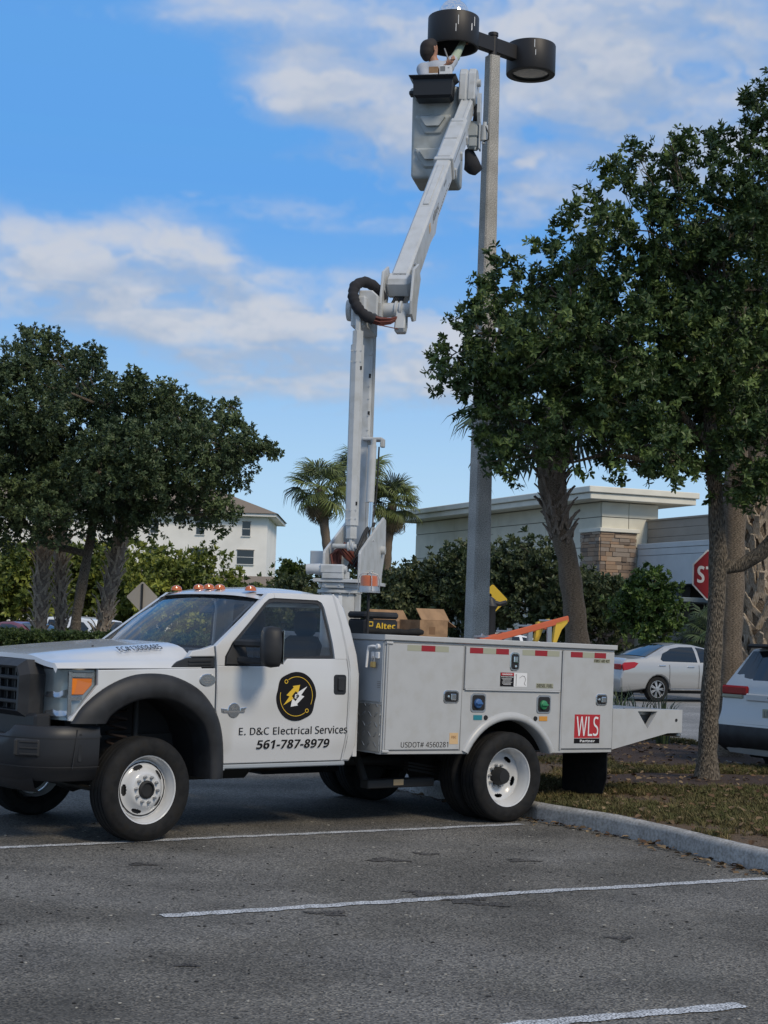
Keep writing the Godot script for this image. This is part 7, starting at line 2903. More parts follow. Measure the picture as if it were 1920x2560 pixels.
	for s in [[0.255, 0.0], [0.545, 0.02]]:
		prism(st, pts([-0.42, 4.56, -0.3, 4.53, -0.18, 4.58, -0.16, 4.7, -0.26, 5.02, -0.5, 5.12, -0.62, 5.0, -0.48, 4.75]), -0.012, 0.012, 0.004, Transform3D(Basis(Vector3.BACK, Vector3.UP, Vector3.LEFT), Vector3(s[0], s[1], 0)))
	bp(elbow, "clevis_plate", st, W)
	st = tool()
	prism(st, pts([-0.24, 4.66, -0.18, 4.47, -0.21, 4.435, -0.3, 4.43, -0.36, 4.5, -0.36, 4.66]), -0.05, 0.05, 0.012, Transform3D(Basis(Vector3.BACK, Vector3.UP, Vector3.LEFT), Vector3(0.44, 0, 0)))
	bp(elbow, "crank", st, W)
	st = tool()
	for k in 5:
		pipe(st, [Vector3(0.3 + k * 0.02, 4.62, -0.35), Vector3(0.33 + k * 0.02, 4.75, -0.4), Vector3(0.38 + k * 0.015, 4.85, -0.42), Vector3(0.42, 5.0, -0.5)], [0.014], 6, false)
	bp(elbow, "hose", st, M.black_hose)
	# black hose sleeve and the red hoses that leave it
	st = tool()
	var bend := smooth3([Vector3(0.24, 4.78, -0.35), Vector3(0.2, 4.86, -0.25), Vector3(0.11, 4.89, -0.12), Vector3(0.045, 4.84, -0.04), Vector3(0.03, 4.76, 0.0), Vector3(0.05, 4.68, 0.02), Vector3(0.09, 4.61, 0.02), Vector3(0.15, 4.555, 0.0), Vector3(0.22, 4.52, -0.04)], 5)
	var wrinkle := []
	for i in bend.size():
		wrinkle.append(0.05 + 0.004 * sin(i * 2.1) + 0.003 * sin(i * 0.9))
	pipe(st, bend, wrinkle, 14)
	bp(t, "hose_sleeve", st, M.sleeve)
	st = tool()
	for k in 7:
		var o := Vector3(0, (k - 3) * 0.011, (k % 3) * 0.014)
		pipe(st, [Vector3(0.19, 4.53, -0.03) + o, Vector3(0.28, 4.51, -0.08) + o, Vector3(0.36, 4.53, -0.16) + o * 0.7, Vector3(0.42, 4.58, -0.25) + o * 0.3], [0.009], 6, false)
	pipe(st, [Vector3(0.26, 4.475, -0.05), Vector3(0.44, 4.46, -0.2)], [0.005], 5, false)
	bp(t, "hose", st, M.hose)
	upper_boom(t)


func upper_boom(t: Node3D) -> void:
	var W: Material = M.boom_white
	var p0 := Vector3(0.385, 5.0, -0.37)
	var p1 := Vector3(0.465, 8.195, -4.45)
	var z := (p1 - p0).normalized()
	var x := Vector3.RIGHT
	x = (x - z * x.dot(z)).normalized()
	var y := z.cross(x)
	if y.y < 0:
		y = -y
	var len := (p1 - p0).length()
	var f := Transform3D(Basis(x, y, z), p0)
	var st := tool()
	# outer section: flat-topped box whose belly tapers
	for s in [[0.0, 0.555, 0.17, 0.24, -0.12]]:
		box(st, Vector3(0, s[4], len * (s[0] + s[1]) * 0.5), Vector3(s[2], s[3], len * (s[1] - s[0])), 0.02, f)
	prism(st, pts([0.02, -0.23, len * 0.36, -0.23, len * 0.32, -0.32, len * 0.26, -0.28, 0.3, -0.3, 0.02, -0.27]), -0.078, 0.078, 0.0, f * Transform3D(Basis(Vector3.BACK, Vector3.UP, Vector3.LEFT), Vector3.ZERO))
	box(st, Vector3(0.0, -0.1, 0.0), Vector3(0.26, 0.2, 0.2), 0.04, f)
	box(st, Vector3(0, -0.235, 0.12), Vector3(0.14, 0.1, 0.3), 0.01, f)
	box(st, Vector3(0, 0.006, len * 0.42), Vector3(0.06, 0.012, len * 0.2), 0.003, f)
	var up := bp(t, "upper_boom", st, W)
	# maker's name along the right side
	var words := lettering(up, "Altec", 0.0, 0.4, 0.0, 0.085, 0.0, M.grey_ink, 0.9, 0.2)
	words.transform = f * Transform3D(Basis(z_only(), y_only(), Vector3.RIGHT), Vector3(0.0865, -0.15, len * 0.29)) * words.transform
	var sq := tool()
	box(sq, Vector3(0.0865, -0.11, len * 0.255), Vector3(0.002, 0.085, 0.085), 0.0, f)
	bp(up, "emblem", sq, M.tan_ink)
	var small := tool()
	var r := RandomNumberGenerator.new()
	r.seed = 8
	for k in 12:
		box(small, Vector3(0.0865, -0.2 + r.randf() * 0.02, len * (0.36 + 0.014 * k)), Vector3(0.002, 0.012, 0.03), 0.0, f)
	box(small, Vector3(0.0865, -0.07, len * 0.46), Vector3(0.002, 0.03, 0.16), 0.0, f)
	bp(up, "small_print", small, M.grey_ink)
	for k in 5:
		var bolt_st := tool()
		tube(bolt_st, f * Vector3(0.085, -0.05 - 0.04 * (k % 2), len * (0.02 + 0.012 * k)), f * Vector3(0.1, -0.05 - 0.04 * (k % 2), len * (0.02 + 0.012 * k)), 0.014, 0.014, 6)
		bp(up, "bolt", bolt_st, M.steel)
	# insulating cover with ribs
	st = tool()
	box(st, Vector3(0, -0.12, len * 0.67), Vector3(0.2, 0.27, len * 0.235), 0.025, f)
	for k in 3:
		box(st, Vector3(0.0, 0.016, len * (0.565 + 0.1 * k)), Vector3(0.15, 0.022, 0.03), 0.01, f)
		box(st, Vector3(0.102, -0.2, len * (0.575 + 0.09 * k)), Vector3(0.03, 0.1, 0.05), 0.01, f)
	box(st, Vector3(0, -0.11, len * 0.556), Vector3(0.215, 0.26, 0.06), 0.012, f)
	var cover := bp(t, "boom_cover", st, W)
	st = tool()
	for k in 26:
		box(st, Vector3(0.1006, -0.075, len * (0.575 + 0.0066 * k)), Vector3(0.0015, 0.025, 0.012), 0.0, f)
	bp(cover, "small_print", st, M.grey_ink)
	# inner section with raised edges
	st = tool()
	box(st, Vector3(0, -0.1, len * 0.86), Vector3(0.15, 0.19, len * 0.2), 0.015, f)
	for s in [-1, 1]:
		box(st, Vector3(s * 0.05, 0.0, len * 0.865), Vector3(0.02, 0.012, len * 0.16), 0.003, f)
	bp(t, "inner_boom", st, W)
	# tip: rounded head with a pin
	st = tool()
	var head := [-4.05, 7.9, -4.08, 8.1, -4.1, 8.22, -4.17, 8.3, -4.3, 8.33, -4.42, 8.28, -4.48, 8.18, -4.46, 7.95, -4.4, 7.8, -4.2, 7.82]
	for s in [0.405, 0.51]:
		prism(st, pts(head), -0.045, 0.045, 0.012, Transform3D(Basis(Vector3.BACK, Vector3.UP, Vector3.LEFT), Vector3(s, 0, 0)))
	prism(st, pts(head), -0.02, 0.02, 0.0, Transform3D(Basis(Vector3.BACK, Vector3.UP, Vector3.LEFT).scaled(Vector3.ONE), Vector3(0.457, -0.015, -0.01)))
	tube(st, Vector3(0.38, 8.16, -4.28), Vector3(0.595, 8.16, -4.28), 0.045, 0.045, 16)
	var tip := bp(t, "boom_tip", st, W)
	st = tool()
	# lever plate, jib cylinder and control block below the tip
	prism(st, pts([-4.22, 8.02, -4.12, 7.98, -4.1, 7.75, -4.17, 7.62, -4.22, 7.6, -4.27, 7.8]), -0.02, 0.02, 0.004, Transform3D(Basis(Vector3.BACK, Vector3.UP, Vector3.LEFT), Vector3(0.60, 0, 0)))
	tube(st, Vector3(0.665, 7.62, -4.2), Vector3(0.66, 7.44, -4.2), 0.04, 0.04, 14)
	tube(st, Vector3(0.665, 7.66, -4.2), Vector3(0.66, 7.40, -4.2), 0.025, 0.025, 10)
	box(st, Vector3(0.61, 7.5, -4.22), Vector3(0.02, 0.34, 0.12), 0.006)
	bp(tip, "levelling_cylinder", st, W)
	st = tool()
	box(st, Vector3(0.525, 7.58, -4.25), Vector3(0.14, 0.2, 0.16), 0.02)
	box(st, Vector3(0.53, 7.42, -4.25), Vector3(0.14, 0.15, 0.15), 0.03)
	tube(st, Vector3(0.56, 7.36, -4.2), Vector3(0.56, 7.33, -4.2), 0.02, 0.015, 10)
	bp(tip, "valve_block", st, M.bucket_grey)
	st = tool()
	pipe(st, [Vector3(0.66, 7.42, -4.18), Vector3(0.72, 7.44, -4.16), Vector3(0.715, 7.52, -4.16), Vector3(0.68, 7.6, -4.17)], [0.008], 6, false)
	pipe(st, [Vector3(0.55, 7.68, -4.2), Vector3(0.57, 7.78, -4.16), Vector3(0.55, 7.86, -4.2)], [0.03], 8, false)
	bp(tip, "hose", st, M.black_hose)
	# black cloth bag that hangs below
	st = tool()
	pipe(st, [Vector3(0.47, 7.36, -4.3), Vector3(0.51, 7.22, -4.28), Vector3(0.535, 7.12, -4.26), Vector3(0.52, 7.06, -4.26)], [0.05, 0.085, 0.11, 0.05], 12)
	bp(tip, "hose_sleeve", st, M.sleeve)
	bucket(t)


func smooth3(p: Array, n: int) -> Array:
	var out := []
	for i in p.size() - 1:
		for k in n:
			out.append(p[i].cubic_interpolate(p[i + 1], p[maxi(i - 1, 0)], p[mini(i + 2, p.size() - 1)], float(k) / n))
	out.append(p[-1])
	return out


func z_only() -> Vector3:
	return Vector3(0, 0, 1)


func y_only() -> Vector3:
	return Vector3(0, 1, 0)


func bucket(t: Node3D) -> void:
	# open tub with drafted walls, in boom axes; the inside is real
	var st := tool()
	var ring := func(y: float, grow: float, rr: float) -> Array:
		var out := []
		var x0 := -0.196 - grow
		var x1 := 0.34 + grow
		var z0 := -4.76 - grow
		var z1 := -4.15 + grow
		for q in [[x1 - rr, z1 - rr, 0], [x0 + rr, z1 - rr, 90], [x0 + rr, z0 + rr, 180], [x1 - rr, z0 + rr, 270]]:
			for k in 5:
				var a := deg_to_rad(q[2] + k * 22.5)
				out.append(Vector3(q[0] + cos(a) * rr, y, q[1] + sin(a) * rr))
		out.append(out[0])
		return out
	grid(st, [ring.call(6.99, -0.03, 0.02), ring.call(7.0, -0.015, 0.03), ring.call(7.03, -0.002, 0.03), ring.call(7.14, 0.0, 0.04), ring.call(8.0, 0.012, 0.07), ring.call(8.03, 0.035, 0.08), ring.call(8.07, 0.038, 0.08), ring.call(8.08, 0.025, 0.08)], 1)
	grid(st, [ring.call(8.08, 0.025, 0.08), ring.call(8.05, -0.008, 0.07), ring.call(7.06, -0.02, 0.05)], 2)
	st.set_smooth_group(-1)
	for yy in [6.99, 7.06]:
		var base: Array = ring.call(yy, -0.03 if yy < 7.0 else -0.02, 0.02)
		for k in range(1, base.size() - 2):
			tri(st, base[0], base[k], base[k + 1])
	var tub := bp(t, "bucket", st, M.bucket_grey)
	tub.set_meta("label", "grey lift bucket with two moulded steps")
	# moulded steps on the front and right sides
	for y in [7.60, 7.20]:
		var s := tool()
		step_boss(s, Transform3D(Basis().scaled(Vector3(1.3, 1.35, 1.1)), Vector3(0.06, y + 0.015, -4.146)))
		bp(tub, "step", s, M.bucket_grey)
	# black tool tray hooked on the rim
	st = tool()
	var tray := func(y: float, g: float) -> Array:
		var x0 := -0.15 - g
		var x1 := 0.315 + g
		return [Vector3(x0, y, -4.1), Vector3(x0, y, -3.86 + g), Vector3(x1, y, -3.86 + g), Vector3(x1, y, -4.1), Vector3(x0, y, -4.1)]
	grid(st, [tray.call(7.87, -0.04), tray.call(7.90, -0.01), tray.call(8.08, 0.0), tray.call(8.115, 0.045), tray.call(8.125, 0.045)], -1)
	grid(st, [tray.call(8.125, 0.045), tray.call(8.085, -0.012), tray.call(7.89, -0.03)], -1)
	for yy in [7.87, 7.89]:
		var q: Array = tray.call(yy, -0.04)
		quad(st, q[0], q[1], q[2], q[3])
	box(st, Vector3(-0.17, 7.98, -4.07), Vector3(0.1, 0.05, 0.12), 0.01)
	bp(tub, "tool_tray", st, M.black_plastic)


func step_boss(st: SurfaceTool, x: Transform3D) -> void:
	st.set_smooth_group(-1)
	var out := [Vector2(-0.165, 0.1), Vector2(0.165, 0.1), Vector2(0.17, 0.07), Vector2(0.08, -0.075), Vector2(0.06, -0.085), Vector2(-0.06, -0.085), Vector2(-0.08, -0.075), Vector2(-0.17, 0.07)]
	var mid := [Vector2(-0.145, 0.085), Vector2(0.145, 0.085), Vector2(0.148, 0.07), Vector2(0.07, -0.06), Vector2(0.055, -0.068), Vector2(-0.055, -0.068), Vector2(-0.07, -0.06), Vector2(-0.148, 0.07)]
	var top := [Vector2(-0.11, 0.07), Vector2(0.11, 0.07), Vector2(0.112, 0.06), Vector2(0.062, -0.01), Vector2(0.05, -0.014), Vector2(-0.05, -0.014), Vector2(-0.062, -0.01), Vector2(-0.112, 0.06)]
	var e := func(a: Array, z: float) -> Array:
		var o := []
		for p in a:
			o.append(x * Vector3(p.x, p.y, z))
		o.append(o[0])
		return o
	grid(st, [e.call(out, -0.003), e.call(mid, 0.022), e.call(mid.map(func(p): return p * 0.93), 0.024)], -1)
	var rim: Array = e.call(mid.map(func(p): return p * 0.93), 0.024)
	var face: Array = e.call(top, 0.07)
	grid(st, [rim, e.call(top.map(func(p): return p * 1.02), 0.03), face], -1)
	for k in range(1, 7):
		tri(st, face[0], face[k], face[k + 1])


# things that lie in the truck's bed
func cargo() -> void:
	var base := Transform3D(Basis(Vector3.UP, TRUCK_TURN), TRUCK_AT)
	var c := thing("tool_case", "black case with yellow printing behind the cab", "case", base * Vector3(2.57, 0.96, 0.46), TRUCK_TURN)
	var st := tool()
	box(st, Vector3(0, 0.4, 0), Vector3(0.38, 0.8, 0.26), 0.02)
	part(c, "body", st, M.black_plastic)
	st = tool()
	box(st, Vector3(0, 0.835, 0), Vector3(0.39, 0.06, 0.27), 0.02)
	part(c, "lid", st, M.trim)
	st = tool()
	for e in [[-0.125, 0.72, 0.045, 0.008], [-0.125, 0.755, 0.045, 0.008], [-0.1465, 0.737, 0.008, 0.04], [-0.1035, 0.737, 0.008, 0.04]]:
		box(st, Vector3(e[0], e[1] + 0.02, 0.1315), Vector3(e[2], e[3], 0.002), 0.0)
	part(c, "emblem", st, M.yellow_ink)
	lettering(c, "Altec", -0.07, 0.15, 0.715, 0.055, 0.132, M.yellow_ink, 0.8)
	# rolled rubber mat along the lid
	var mat_roll := thing("rolled_mat", "long black rolled mat lying on the box lid behind the cab", "mat", base * Vector3(2.6, 1.655, 0.70), TRUCK_TURN)
	st = tool()
	var line := []
	for i in 13:
		line.append(Vector3(-0.28 + i * 0.053, 0.004 * sin(i * 1.3), 0.02 * sin(i * 0.5)))
	pipe(st, line, [0.024, 0.027, 0.026, 0.027, 0.026, 0.027, 0.026, 0.027, 0.026, 0.027, 0.03, 0.034, 0.02], 10)
	part(mat_roll, "roll", st, M.rubber)
	carton("open brown carton on the truck bed, its lit side flap raised", base * Vector3(3.53, 1.33, 0.0), 0.34, 0.44, 0.30, true)
	carton("shadowed brown carton left of the open carton on the truck bed", base * Vector3(3.33, 1.33, -0.42), 0.42, 0.42, 0.30, true)
	carton("large brown carton under the open carton on the truck bed", base * Vector3(3.45, 0.957, -0.12), 0.8, 0.37, 0.95, false)
	# cross chest and the step ladder leaning on it
	var ch := thing("chest", "aluminium chest across the rear of the truck bed", "chest", base * Vector3(4.4, 0.94, 0.0), TRUCK_TURN)
	st = tool()
	box(st, Vector3(0, 0.27, 0), Vector3(0.8, 0.54, 1.3), 0.01)
	part(ch, "body", st, M.tread_plate)
	var l := thing("step_ladder", "orange step ladder with yellow end lying over the truck's tail", "ladder", base * Vector3(4.0, 1.5, 0.05), TRUCK_TURN)
	for z in [0.0, -0.36]:
		st = tool()
		bar(st, Vector3(0.0, 0.03 + z * 0.1, z), Vector3(1.38, 0.335 + z * 0.2, z * 0.75), 0.03, 0.062, 0.006)
		part(l, "rail", st, M.ladder_orange)
		st = tool()
		prism(st, pts([1.2, 0.29, 1.37, 0.33, 1.36, 0.29, 1.28, 0.22, 1.2, 0.06, 1.16, 0.06]), z * 0.75 - 0.02, z * 0.75 + 0.015, 0.003)
		part(l, "end_guard", st, M.ladder_yellow)
		st = tool()
		bar(st, Vector3(0.5, 0.02, z), Vector3(0.56, 0.15, z), 0.02, 0.05, 0.003, Vector3.RIGHT)
		bar(st, Vector3(0.86, 0.02, z * 0.85), Vector3(0.86, 0.22, z * 0.85), 0.02, 0.06, 0.003, Vector3.RIGHT)
		bar(st, Vector3(1.12, 0.04, z * 0.8), Vector3(1.12, 0.27, z * 0.8), 0.02, 0.06, 0.003, Vector3.RIGHT)
		part(l, "brace", st, M.steel)
	for k in 5:
		st = tool()
		var t := 0.12 + k * 0.2
		bar(st, Vector3(1.38 * t, 0.03 + 0.305 * t, 0.0), Vector3(1.38 * t, 0.03 + 0.305 * t, -0.36 * (1 - 0.25 * t)), 0.07, 0.02, 0.003)
		part(l, "rung", st, M.steel)


func carton(label: String, at: Vector3, w: float, h: float, d: float, open: bool) -> void:
	var c := thing("carton", label, "box", at, TRUCK_TURN)
	var st := tool()
	var k := 0.006
	box(st, Vector3(0, h * 0.5, d * 0.5), Vector3(w, h, k), 0.0)
	box(st, Vector3(0, h * 0.5, -d * 0.5), Vector3(w, h, k), 0.0)
	box(st, Vector3(w * 0.5 - k, h * 0.5, 0), Vector3(k, h, d - k), 0.0)
	box(st, Vector3(-w * 0.5 + k, h * 0.5, 0), Vector3(k, h, d - k), 0.0)
	box(st, Vector3(0, k, 0), Vector3(w - k, k, d - k), 0.0)
	part(c, "body", st, M.cardboard)
	st = tool()
	if open:
		box(st, Vector3(0, 0.07, 0), Vector3(w, 0.14, k), 0.0, Transform3D(Basis(Vector3.RIGHT, -0.7), Vector3(0.02, h, d * 0.5)))
		part(c, "flap", st, M.cardboard)
		st = tool()
		box(st, Vector3(0.06, 0, 0), Vector3(0.12, k, d), 0.0, Transform3D(Basis(Vector3.BACK, -0.5), Vector3(w * 0.5, h, 0)))
		part(c, "flap", st, M.cardboard)
	else:
		box(st, Vector3(0, h, 0), Vector3(w, k, d), 0.0)
		part(c, "lid", st, M.cardboard)
	st = tool()
	box(st, Vector3(0.0, h * 0.45, d * 0.5 + 0.004), Vector3(0.16, 0.03, 0.002), 0.0)
	box(st, Vector3(-0.02, h * 0.78, d * 0.5 + 0.004), Vector3(0.07, 0.07, 0.002), 0.0)
	part(c, "print", st, mat(lin(0.2, 0.11, 0.055), 0.8))

# ---------------------------------------------------------------- the worker
# smooth union of tapered capsules meshed as surface nets
func blend_mesh(st: SurfaceTool, bones: Array, cell: float, k: float) -> void:
	var lo := Vector3.ONE * 99
	var hi := Vector3.ONE * -99
	for b in bones:
		var r: float = maxf(b[2], b[3]) + k + cell * 2
		lo = lo.min(b[0] - Vector3.ONE * r).min(b[1] - Vector3.ONE * r)
		hi = hi.max(b[0] + Vector3.ONE * r).max(b[1] + Vector3.ONE * r)
	var n := Vector3i(((hi - lo) / cell).ceil()) + Vector3i.ONE
	var f := PackedFloat32Array()
	f.resize(n.x * n.y * n.z)
	f.fill(1.0)
	for b in bones:
		var r: float = maxf(b[2], b[3]) + k + cell * 2
		var a := Vector3i(((b[0].min(b[1]) - Vector3.ONE * r - lo) / cell).floor()).clamp(Vector3i.ZERO, n - Vector3i.ONE)
		var e := Vector3i(((b[0].max(b[1]) + Vector3.ONE * r - lo) / cell).ceil()).clamp(Vector3i.ZERO, n - Vector3i.ONE)
		var ab: Vector3 = b[1] - b[0]
		var l2 := maxf(ab.length_squared(), 1e-8)
		for z in range(a.z, e.z + 1):
			for y in range(a.y, e.y + 1):
				for x in range(a.x, e.x + 1):
					var p := lo + Vector3(x, y, z) * cell
					var t := clampf((p - b[0]).dot(ab) / l2, 0, 1)
					var d: float = (p - (b[0] + ab * t)).length() - lerpf(b[2], b[3], t)
					var i := (z * n.y + y) * n.x + x
					var h := clampf(0.5 + 0.5 * (f[i] - d) / k, 0, 1)
					f[i] = lerpf(f[i], d, h) - k * h * (1.0 - h)
	var vid := {}
	var pos := []
	var corner := [Vector3i(0, 0, 0), Vector3i(1, 0, 0), Vector3i(0, 1, 0), Vector3i(1, 1, 0), Vector3i(0, 0, 1), Vector3i(1, 0, 1), Vector3i(0, 1, 1), Vector3i(1, 1, 1)]
	var edges := [[0, 1], [2, 3], [4, 5], [6, 7], [0, 2], [1, 3], [4, 6], [5, 7], [0, 4], [1, 5], [2, 6], [3, 7]]
	for z in n.z - 1:
		for y in n.y - 1:
			for x in n.x - 1:
				var base := (z * n.y + y) * n.x + x
				var v := [f[base], f[base + 1], f[base + n.x], f[base + n.x + 1], f[base + n.x * n.y], f[base + n.x * n.y + 1], f[base + n.x * n.y + n.x], f[base + n.x * n.y + n.x + 1]]
				var neg := 0
				for q in v:
					if q < 0:
						neg += 1
				if neg == 0 or neg == 8:
					continue
				var sum := Vector3.ZERO
				var c := 0
				for ed in edges:
					var p: float = v[ed[0]]
					var q: float = v[ed[1]]
					if (p < 0) != (q < 0):
						sum += Vector3(corner[ed[0]]).lerp(Vector3(corner[ed[1]]), p / (p - q))
						c += 1
				vid[base] = pos.size()
				pos.append(lo + (Vector3(x, y, z) + sum / c) * cell)
	st.set_smooth_group(0)
	var step := [1, n.x, n.x * n.y]
	for key in vid:
		for ax in 3:
			var u: int = step[(ax + 1) % 3]
			var w: int = step[(ax + 2) % 3]
			var a: float = f[key]
			var b2: float = f[key + step[ax]]
			if (a < 0) == (b2 < 0):
				continue
			if not (vid.has(key - u) and vid.has(key - w) and vid.has(key - u - w)):
				continue
			var q := [pos[vid[key]], pos[vid[key - u]], pos[vid[key - u - w]], pos[vid[key - w]]]
			if a < 0:
				quad(st, q[3], q[2], q[1], q[0])
			else:
				quad(st, q[0], q[1], q[2], q[3])


func people() -> void:
	M.skin = mat(lin(0.42, 0.21, 0.13), 0.55)
	M.skin.subsurf_scatter_enabled = true
	M.skin.subsurf_scatter_strength = 0.1
	M.shirt = mat(lin(0.40, 0.43, 0.48), 0.9)
	M.trousers = mat(lin(0.03, 0.035, 0.05), 0.9)
	M.hair = mat(lin(0.022, 0.016, 0.014), 0.75)
	M.glove = mat(lin(0.40, 0.47, 0.36), 0.85)
	# boom axes in the world
	var w := Transform3D(Basis(Vector3.UP, TRUCK_TURN), TRUCK_AT) * boom_at
	var foot := w * Vector3(0.05, 7.06, -4.42)
	var p := thing("person", "worker in a grey shirt in the raised bucket, reaching into the lamp", "person", foot, deg_to_rad(-10.5))
	var o := Vector3(0.05, 7.06, -4.42)
	var j := func(x: float, y: float, z: float) -> Vector3: return Vector3(x, y, z) - o
	# skin: head, neck, arms and hands, one surface with the body below the clothes
	var st := tool()
	var head: Vector3 = j.call(-0.06, 8.635, -4.40)
	var neck: Vector3 = j.call(0.01, 8.46, -4.43)
	var chest: Vector3 = j.call(0.03, 8.32, -4.43)
	var hip: Vector3 = j.call(0.05, 7.95, -4.43)
	var sr: Vector3 = j.call(0.16, 8.43, -4.47)
	var er: Vector3 = j.call(0.225, 8.62, -4.66)
	var hr: Vector3 = j.call(0.285, 8.83, -4.78)
	var sl: Vector3 = j.call(-0.12, 8.38, -4.38)
	var el: Vector3 = j.call(-0.06, 8.17, -4.24)
	var hl: Vector3 = j.call(0.20, 8.33, -4.12)
	var look := Vector3(0.55, 0.55, -0.62).normalized()
	var bones := [
		[neck, head, 0.055, 0.06], [head, head + look * 0.025, 0.095, 0.088], [head + look * 0.05 + Vector3(0, -0.05, 0), head + look * 0.06 + Vector3(0.01, -0.07, 0), 0.055, 0.05],
		[head + look * 0.1, head + look * 0.118 + Vector3(0, -0.02, 0), 0.014, 0.017],
		[chest, neck, 0.10, 0.06], [chest, hip, 0.13, 0.13], [sl, sr, 0.06, 0.06],
		[hip, j.call(-0.05, 7.55, -4.42), 0.1, 0.075], [j.call(-0.05, 7.55, -4.42), j.call(-0.06, 7.12, -4.44), 0.07, 0.05], [hip, j.call(0.14, 7.55, -4.42), 0.1, 0.075], [j.call(0.14, 7.55, -4.42), j.call(0.15, 7.12, -4.44), 0.07, 0.05],
		[j.call(-0.06, 7.11, -4.46), j.call(-0.08, 7.10, -4.32), 0.045, 0.04], [j.call(0.15, 7.11, -4.46), j.call(0.16, 7.10, -4.32), 0.045, 0.04],
		[sr, er, 0.052, 0.042], [er, hr, 0.04, 0.028], [sl, el, 0.052, 0.042], [el, hl, 0.04, 0.028],
	]
	blend_mesh(st, bones, 0.014, 0.03)
	for s in [[hl, (hl - el).normalized(), Vector3(0, 1, 0.25)], [hr, (hr - er).normalized(), Vector3(0.5, 0, 0.7)]]:
		hand(st, s[0], s[1], s[2])
	# the ear that shows
	var er_at: Vector3 = head + Vector3(0.075, -0.02, 0.062)
	blend_mesh(st, [[er_at + Vector3(0, 0.022, 0), er_at + Vector3(0.004, -0.02, 0), 0.016, 0.011]], 0.006, 0.006)
	var body := part(p, "body", st, M.skin)
	# hair: a close cap over the back and crown
	st = tool()
	var back := -look
	blend_mesh(st, [[head + back * 0.02 + Vector3(0, 0.02, 0), head + back * 0.03 + Vector3(0, -0.02, 0.0), 0.097, 0.092], [head + Vector3(0, 0.03, 0), head + look * 0.035 + Vector3(0, 0.045, 0), 0.09, 0.075], [head + back * 0.05 + Vector3(0, -0.06, 0), head + back * 0.045 + Vector3(0, -0.085, 0.0), 0.058, 0.05]], 0.011, 0.03)
	part(body, "hair", st, M.hair)
	# shirt with short sleeves and a chest that follows the body
	st = tool()
	blend_mesh(st, [[chest + Vector3(0, 0.03, 0), hip + Vector3(0, 0.05, 0), 0.148, 0.15], [chest + Vector3(0, 0.07, 0), neck + Vector3(0.01, -0.05, 0), 0.11, 0.075], [sl, sr, 0.075, 0.075], [sr, sr.lerp(er, 0.62), 0.072, 0.068], [sl, sl.lerp(el, 0.65), 0.072, 0.068], [hip + Vector3(0, 0.06, 0), hip + Vector3(0, -0.06, 0), 0.15, 0.15]], 0.014, 0.035)
	part(body, "shirt", st, M.shirt)
	st = tool()
	blend_mesh(st, [[hip + Vector3(0, 0.0, 0), j.call(-0.05, 7.55, -4.42), 0.118, 0.09], [j.call(-0.05, 7.55, -4.42), j.call(-0.06, 7.15, -4.44), 0.09, 0.075], [hip, j.call(0.14, 7.55, -4.42), 0.118, 0.09], [j.call(0.14, 7.55, -4.42), j.call(0.15, 7.15, -4.44), 0.09, 0.075]], 0.02, 0.03)
	part(body, "trousers", st, M.trousers)
	# pale glove sleeve on the raised arm
	st = tool()
	blend_mesh(st, [[sr.lerp(er, 0.7), er, 0.054, 0.052], [er, hr + (hr - er).normalized() * 0.03, 0.052, 0.04]], 0.012, 0.02)
	part(body, "glove", st, M.glove)
	# screwdriver in the lower hand
	var tw := thing("screwdriver", "grey screwdriver held up in the worker's lower hand", "tool", w * Vector3(0.235, 8.37, -4.10), deg_to_rad(-10.5))
	st = tool()
	tube(st, Vector3(0.015, -0.05, 0), Vector3(-0.02, 0.05, 0), 0.013, 0.015, 10)
	part(tw, "handle", st, M.grey_ink)
	st = tool()
	tube(st, Vector3(-0.02, 0.05, 0), Vector3(-0.062, 0.16, 0), 0.01, 0.008, 8)
	part(tw, "shaft", st, M.grey_ink)
	# two small boxes on the tray
	var b1 := thing("small_carton", "small tan carton standing on the black tool tray", "box", w * Vector3(0.075, 7.93, -4.0), deg_to_rad(-10.5))
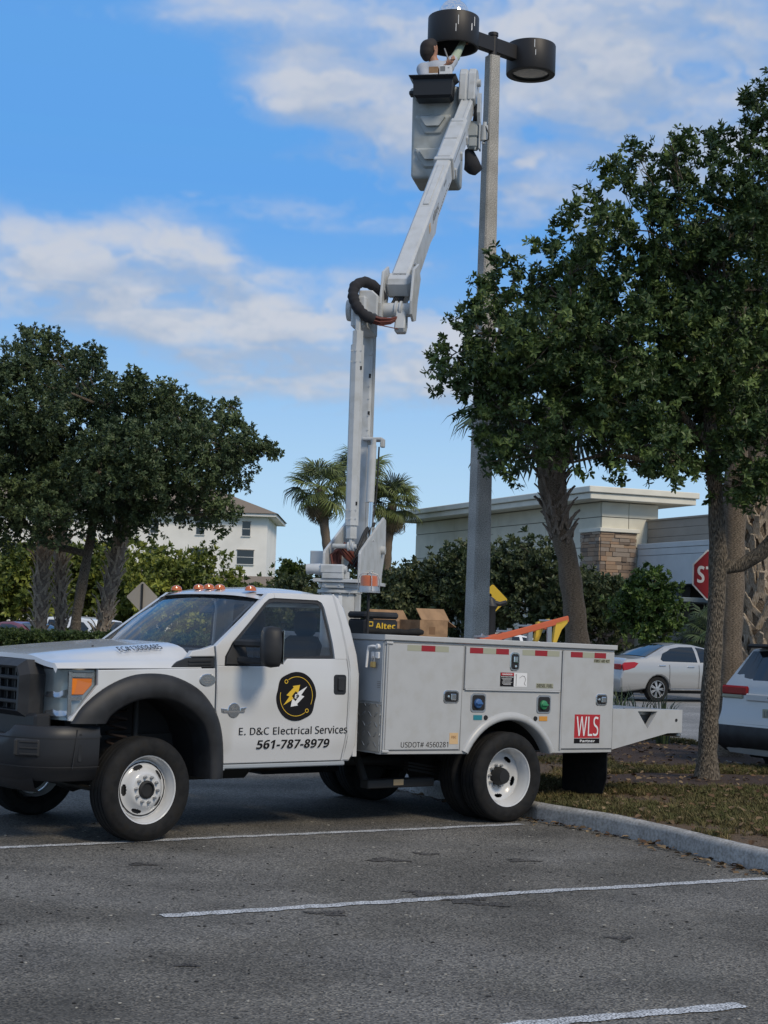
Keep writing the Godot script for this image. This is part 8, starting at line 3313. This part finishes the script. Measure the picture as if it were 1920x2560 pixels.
	st = tool()
	box(st, Vector3(0, 0.165, 0), Vector3(0.11, 0.33, 0.12), 0.003)
	part(b1, "body", st, M.cardboard)
	st = tool()
	box(st, Vector3(0, 0.235, 0.061), Vector3(0.112, 0.03, 0.003), 0.0)
	part(b1, "label_strip", st, M.white_ink)
	var b2 := thing("small_carton", "small white printed box right of the tan carton on the tray", "box", w * Vector3(0.215, 7.93, -4.0), deg_to_rad(-10.5))
	st = tool()
	box(st, Vector3(0, 0.17, 0), Vector3(0.14, 0.34, 0.12), 0.003)
	part(b2, "body", st, M.white_ink)
	st = tool()
	box(st, Vector3(-0.03, 0.3, 0.0605), Vector3(0.06, 0.06, 0.002), 0.0)
	box(st, Vector3(0.04, 0.31, 0.0605), Vector3(0.02, 0.01, 0.002), 0.0, Transform3D(Basis(), Vector3.ZERO))
	part(b2, "print", st, M.grey_ink)


# palm and five bent fingers closing along dir
func hand(st: SurfaceTool, at: Vector3, dir: Vector3, palm_up: Vector3) -> void:
	var side := dir.cross(palm_up).normalized()
	var up := side.cross(dir).normalized()
	var bones := [[at, at + dir * 0.075, 0.024, 0.028], [at + side * 0.02, at + dir * 0.07 + side * 0.026, 0.017, 0.016], [at - side * 0.02, at + dir * 0.07 - side * 0.026, 0.017, 0.016]]
	for i in 4:
		var b := at + dir * 0.08 + side * (i - 1.5) * 0.019
		var l: float = [0.036, 0.042, 0.04, 0.03][i]
		var m := b + dir * l + up * 0.006
		var e := m + (dir * 0.4 + up * 0.9).normalized() * l * 0.8
		bones.append([b, m, 0.0095, 0.009])
		bones.append([m, e, 0.009, 0.0075])
	var tb := at + dir * 0.025 + side * 0.03
	bones.append([tb, tb + (dir * 0.6 + side * 0.7 + up * 0.3).normalized() * 0.035, 0.012, 0.01])
	bones.append([tb + (dir * 0.6 + side * 0.7 + up * 0.3).normalized() * 0.035, tb + (dir * 0.9 + side * 0.35 + up * 0.5).normalized() * 0.065, 0.01, 0.008])
	blend_mesh(st, bones, 0.0055, 0.006)
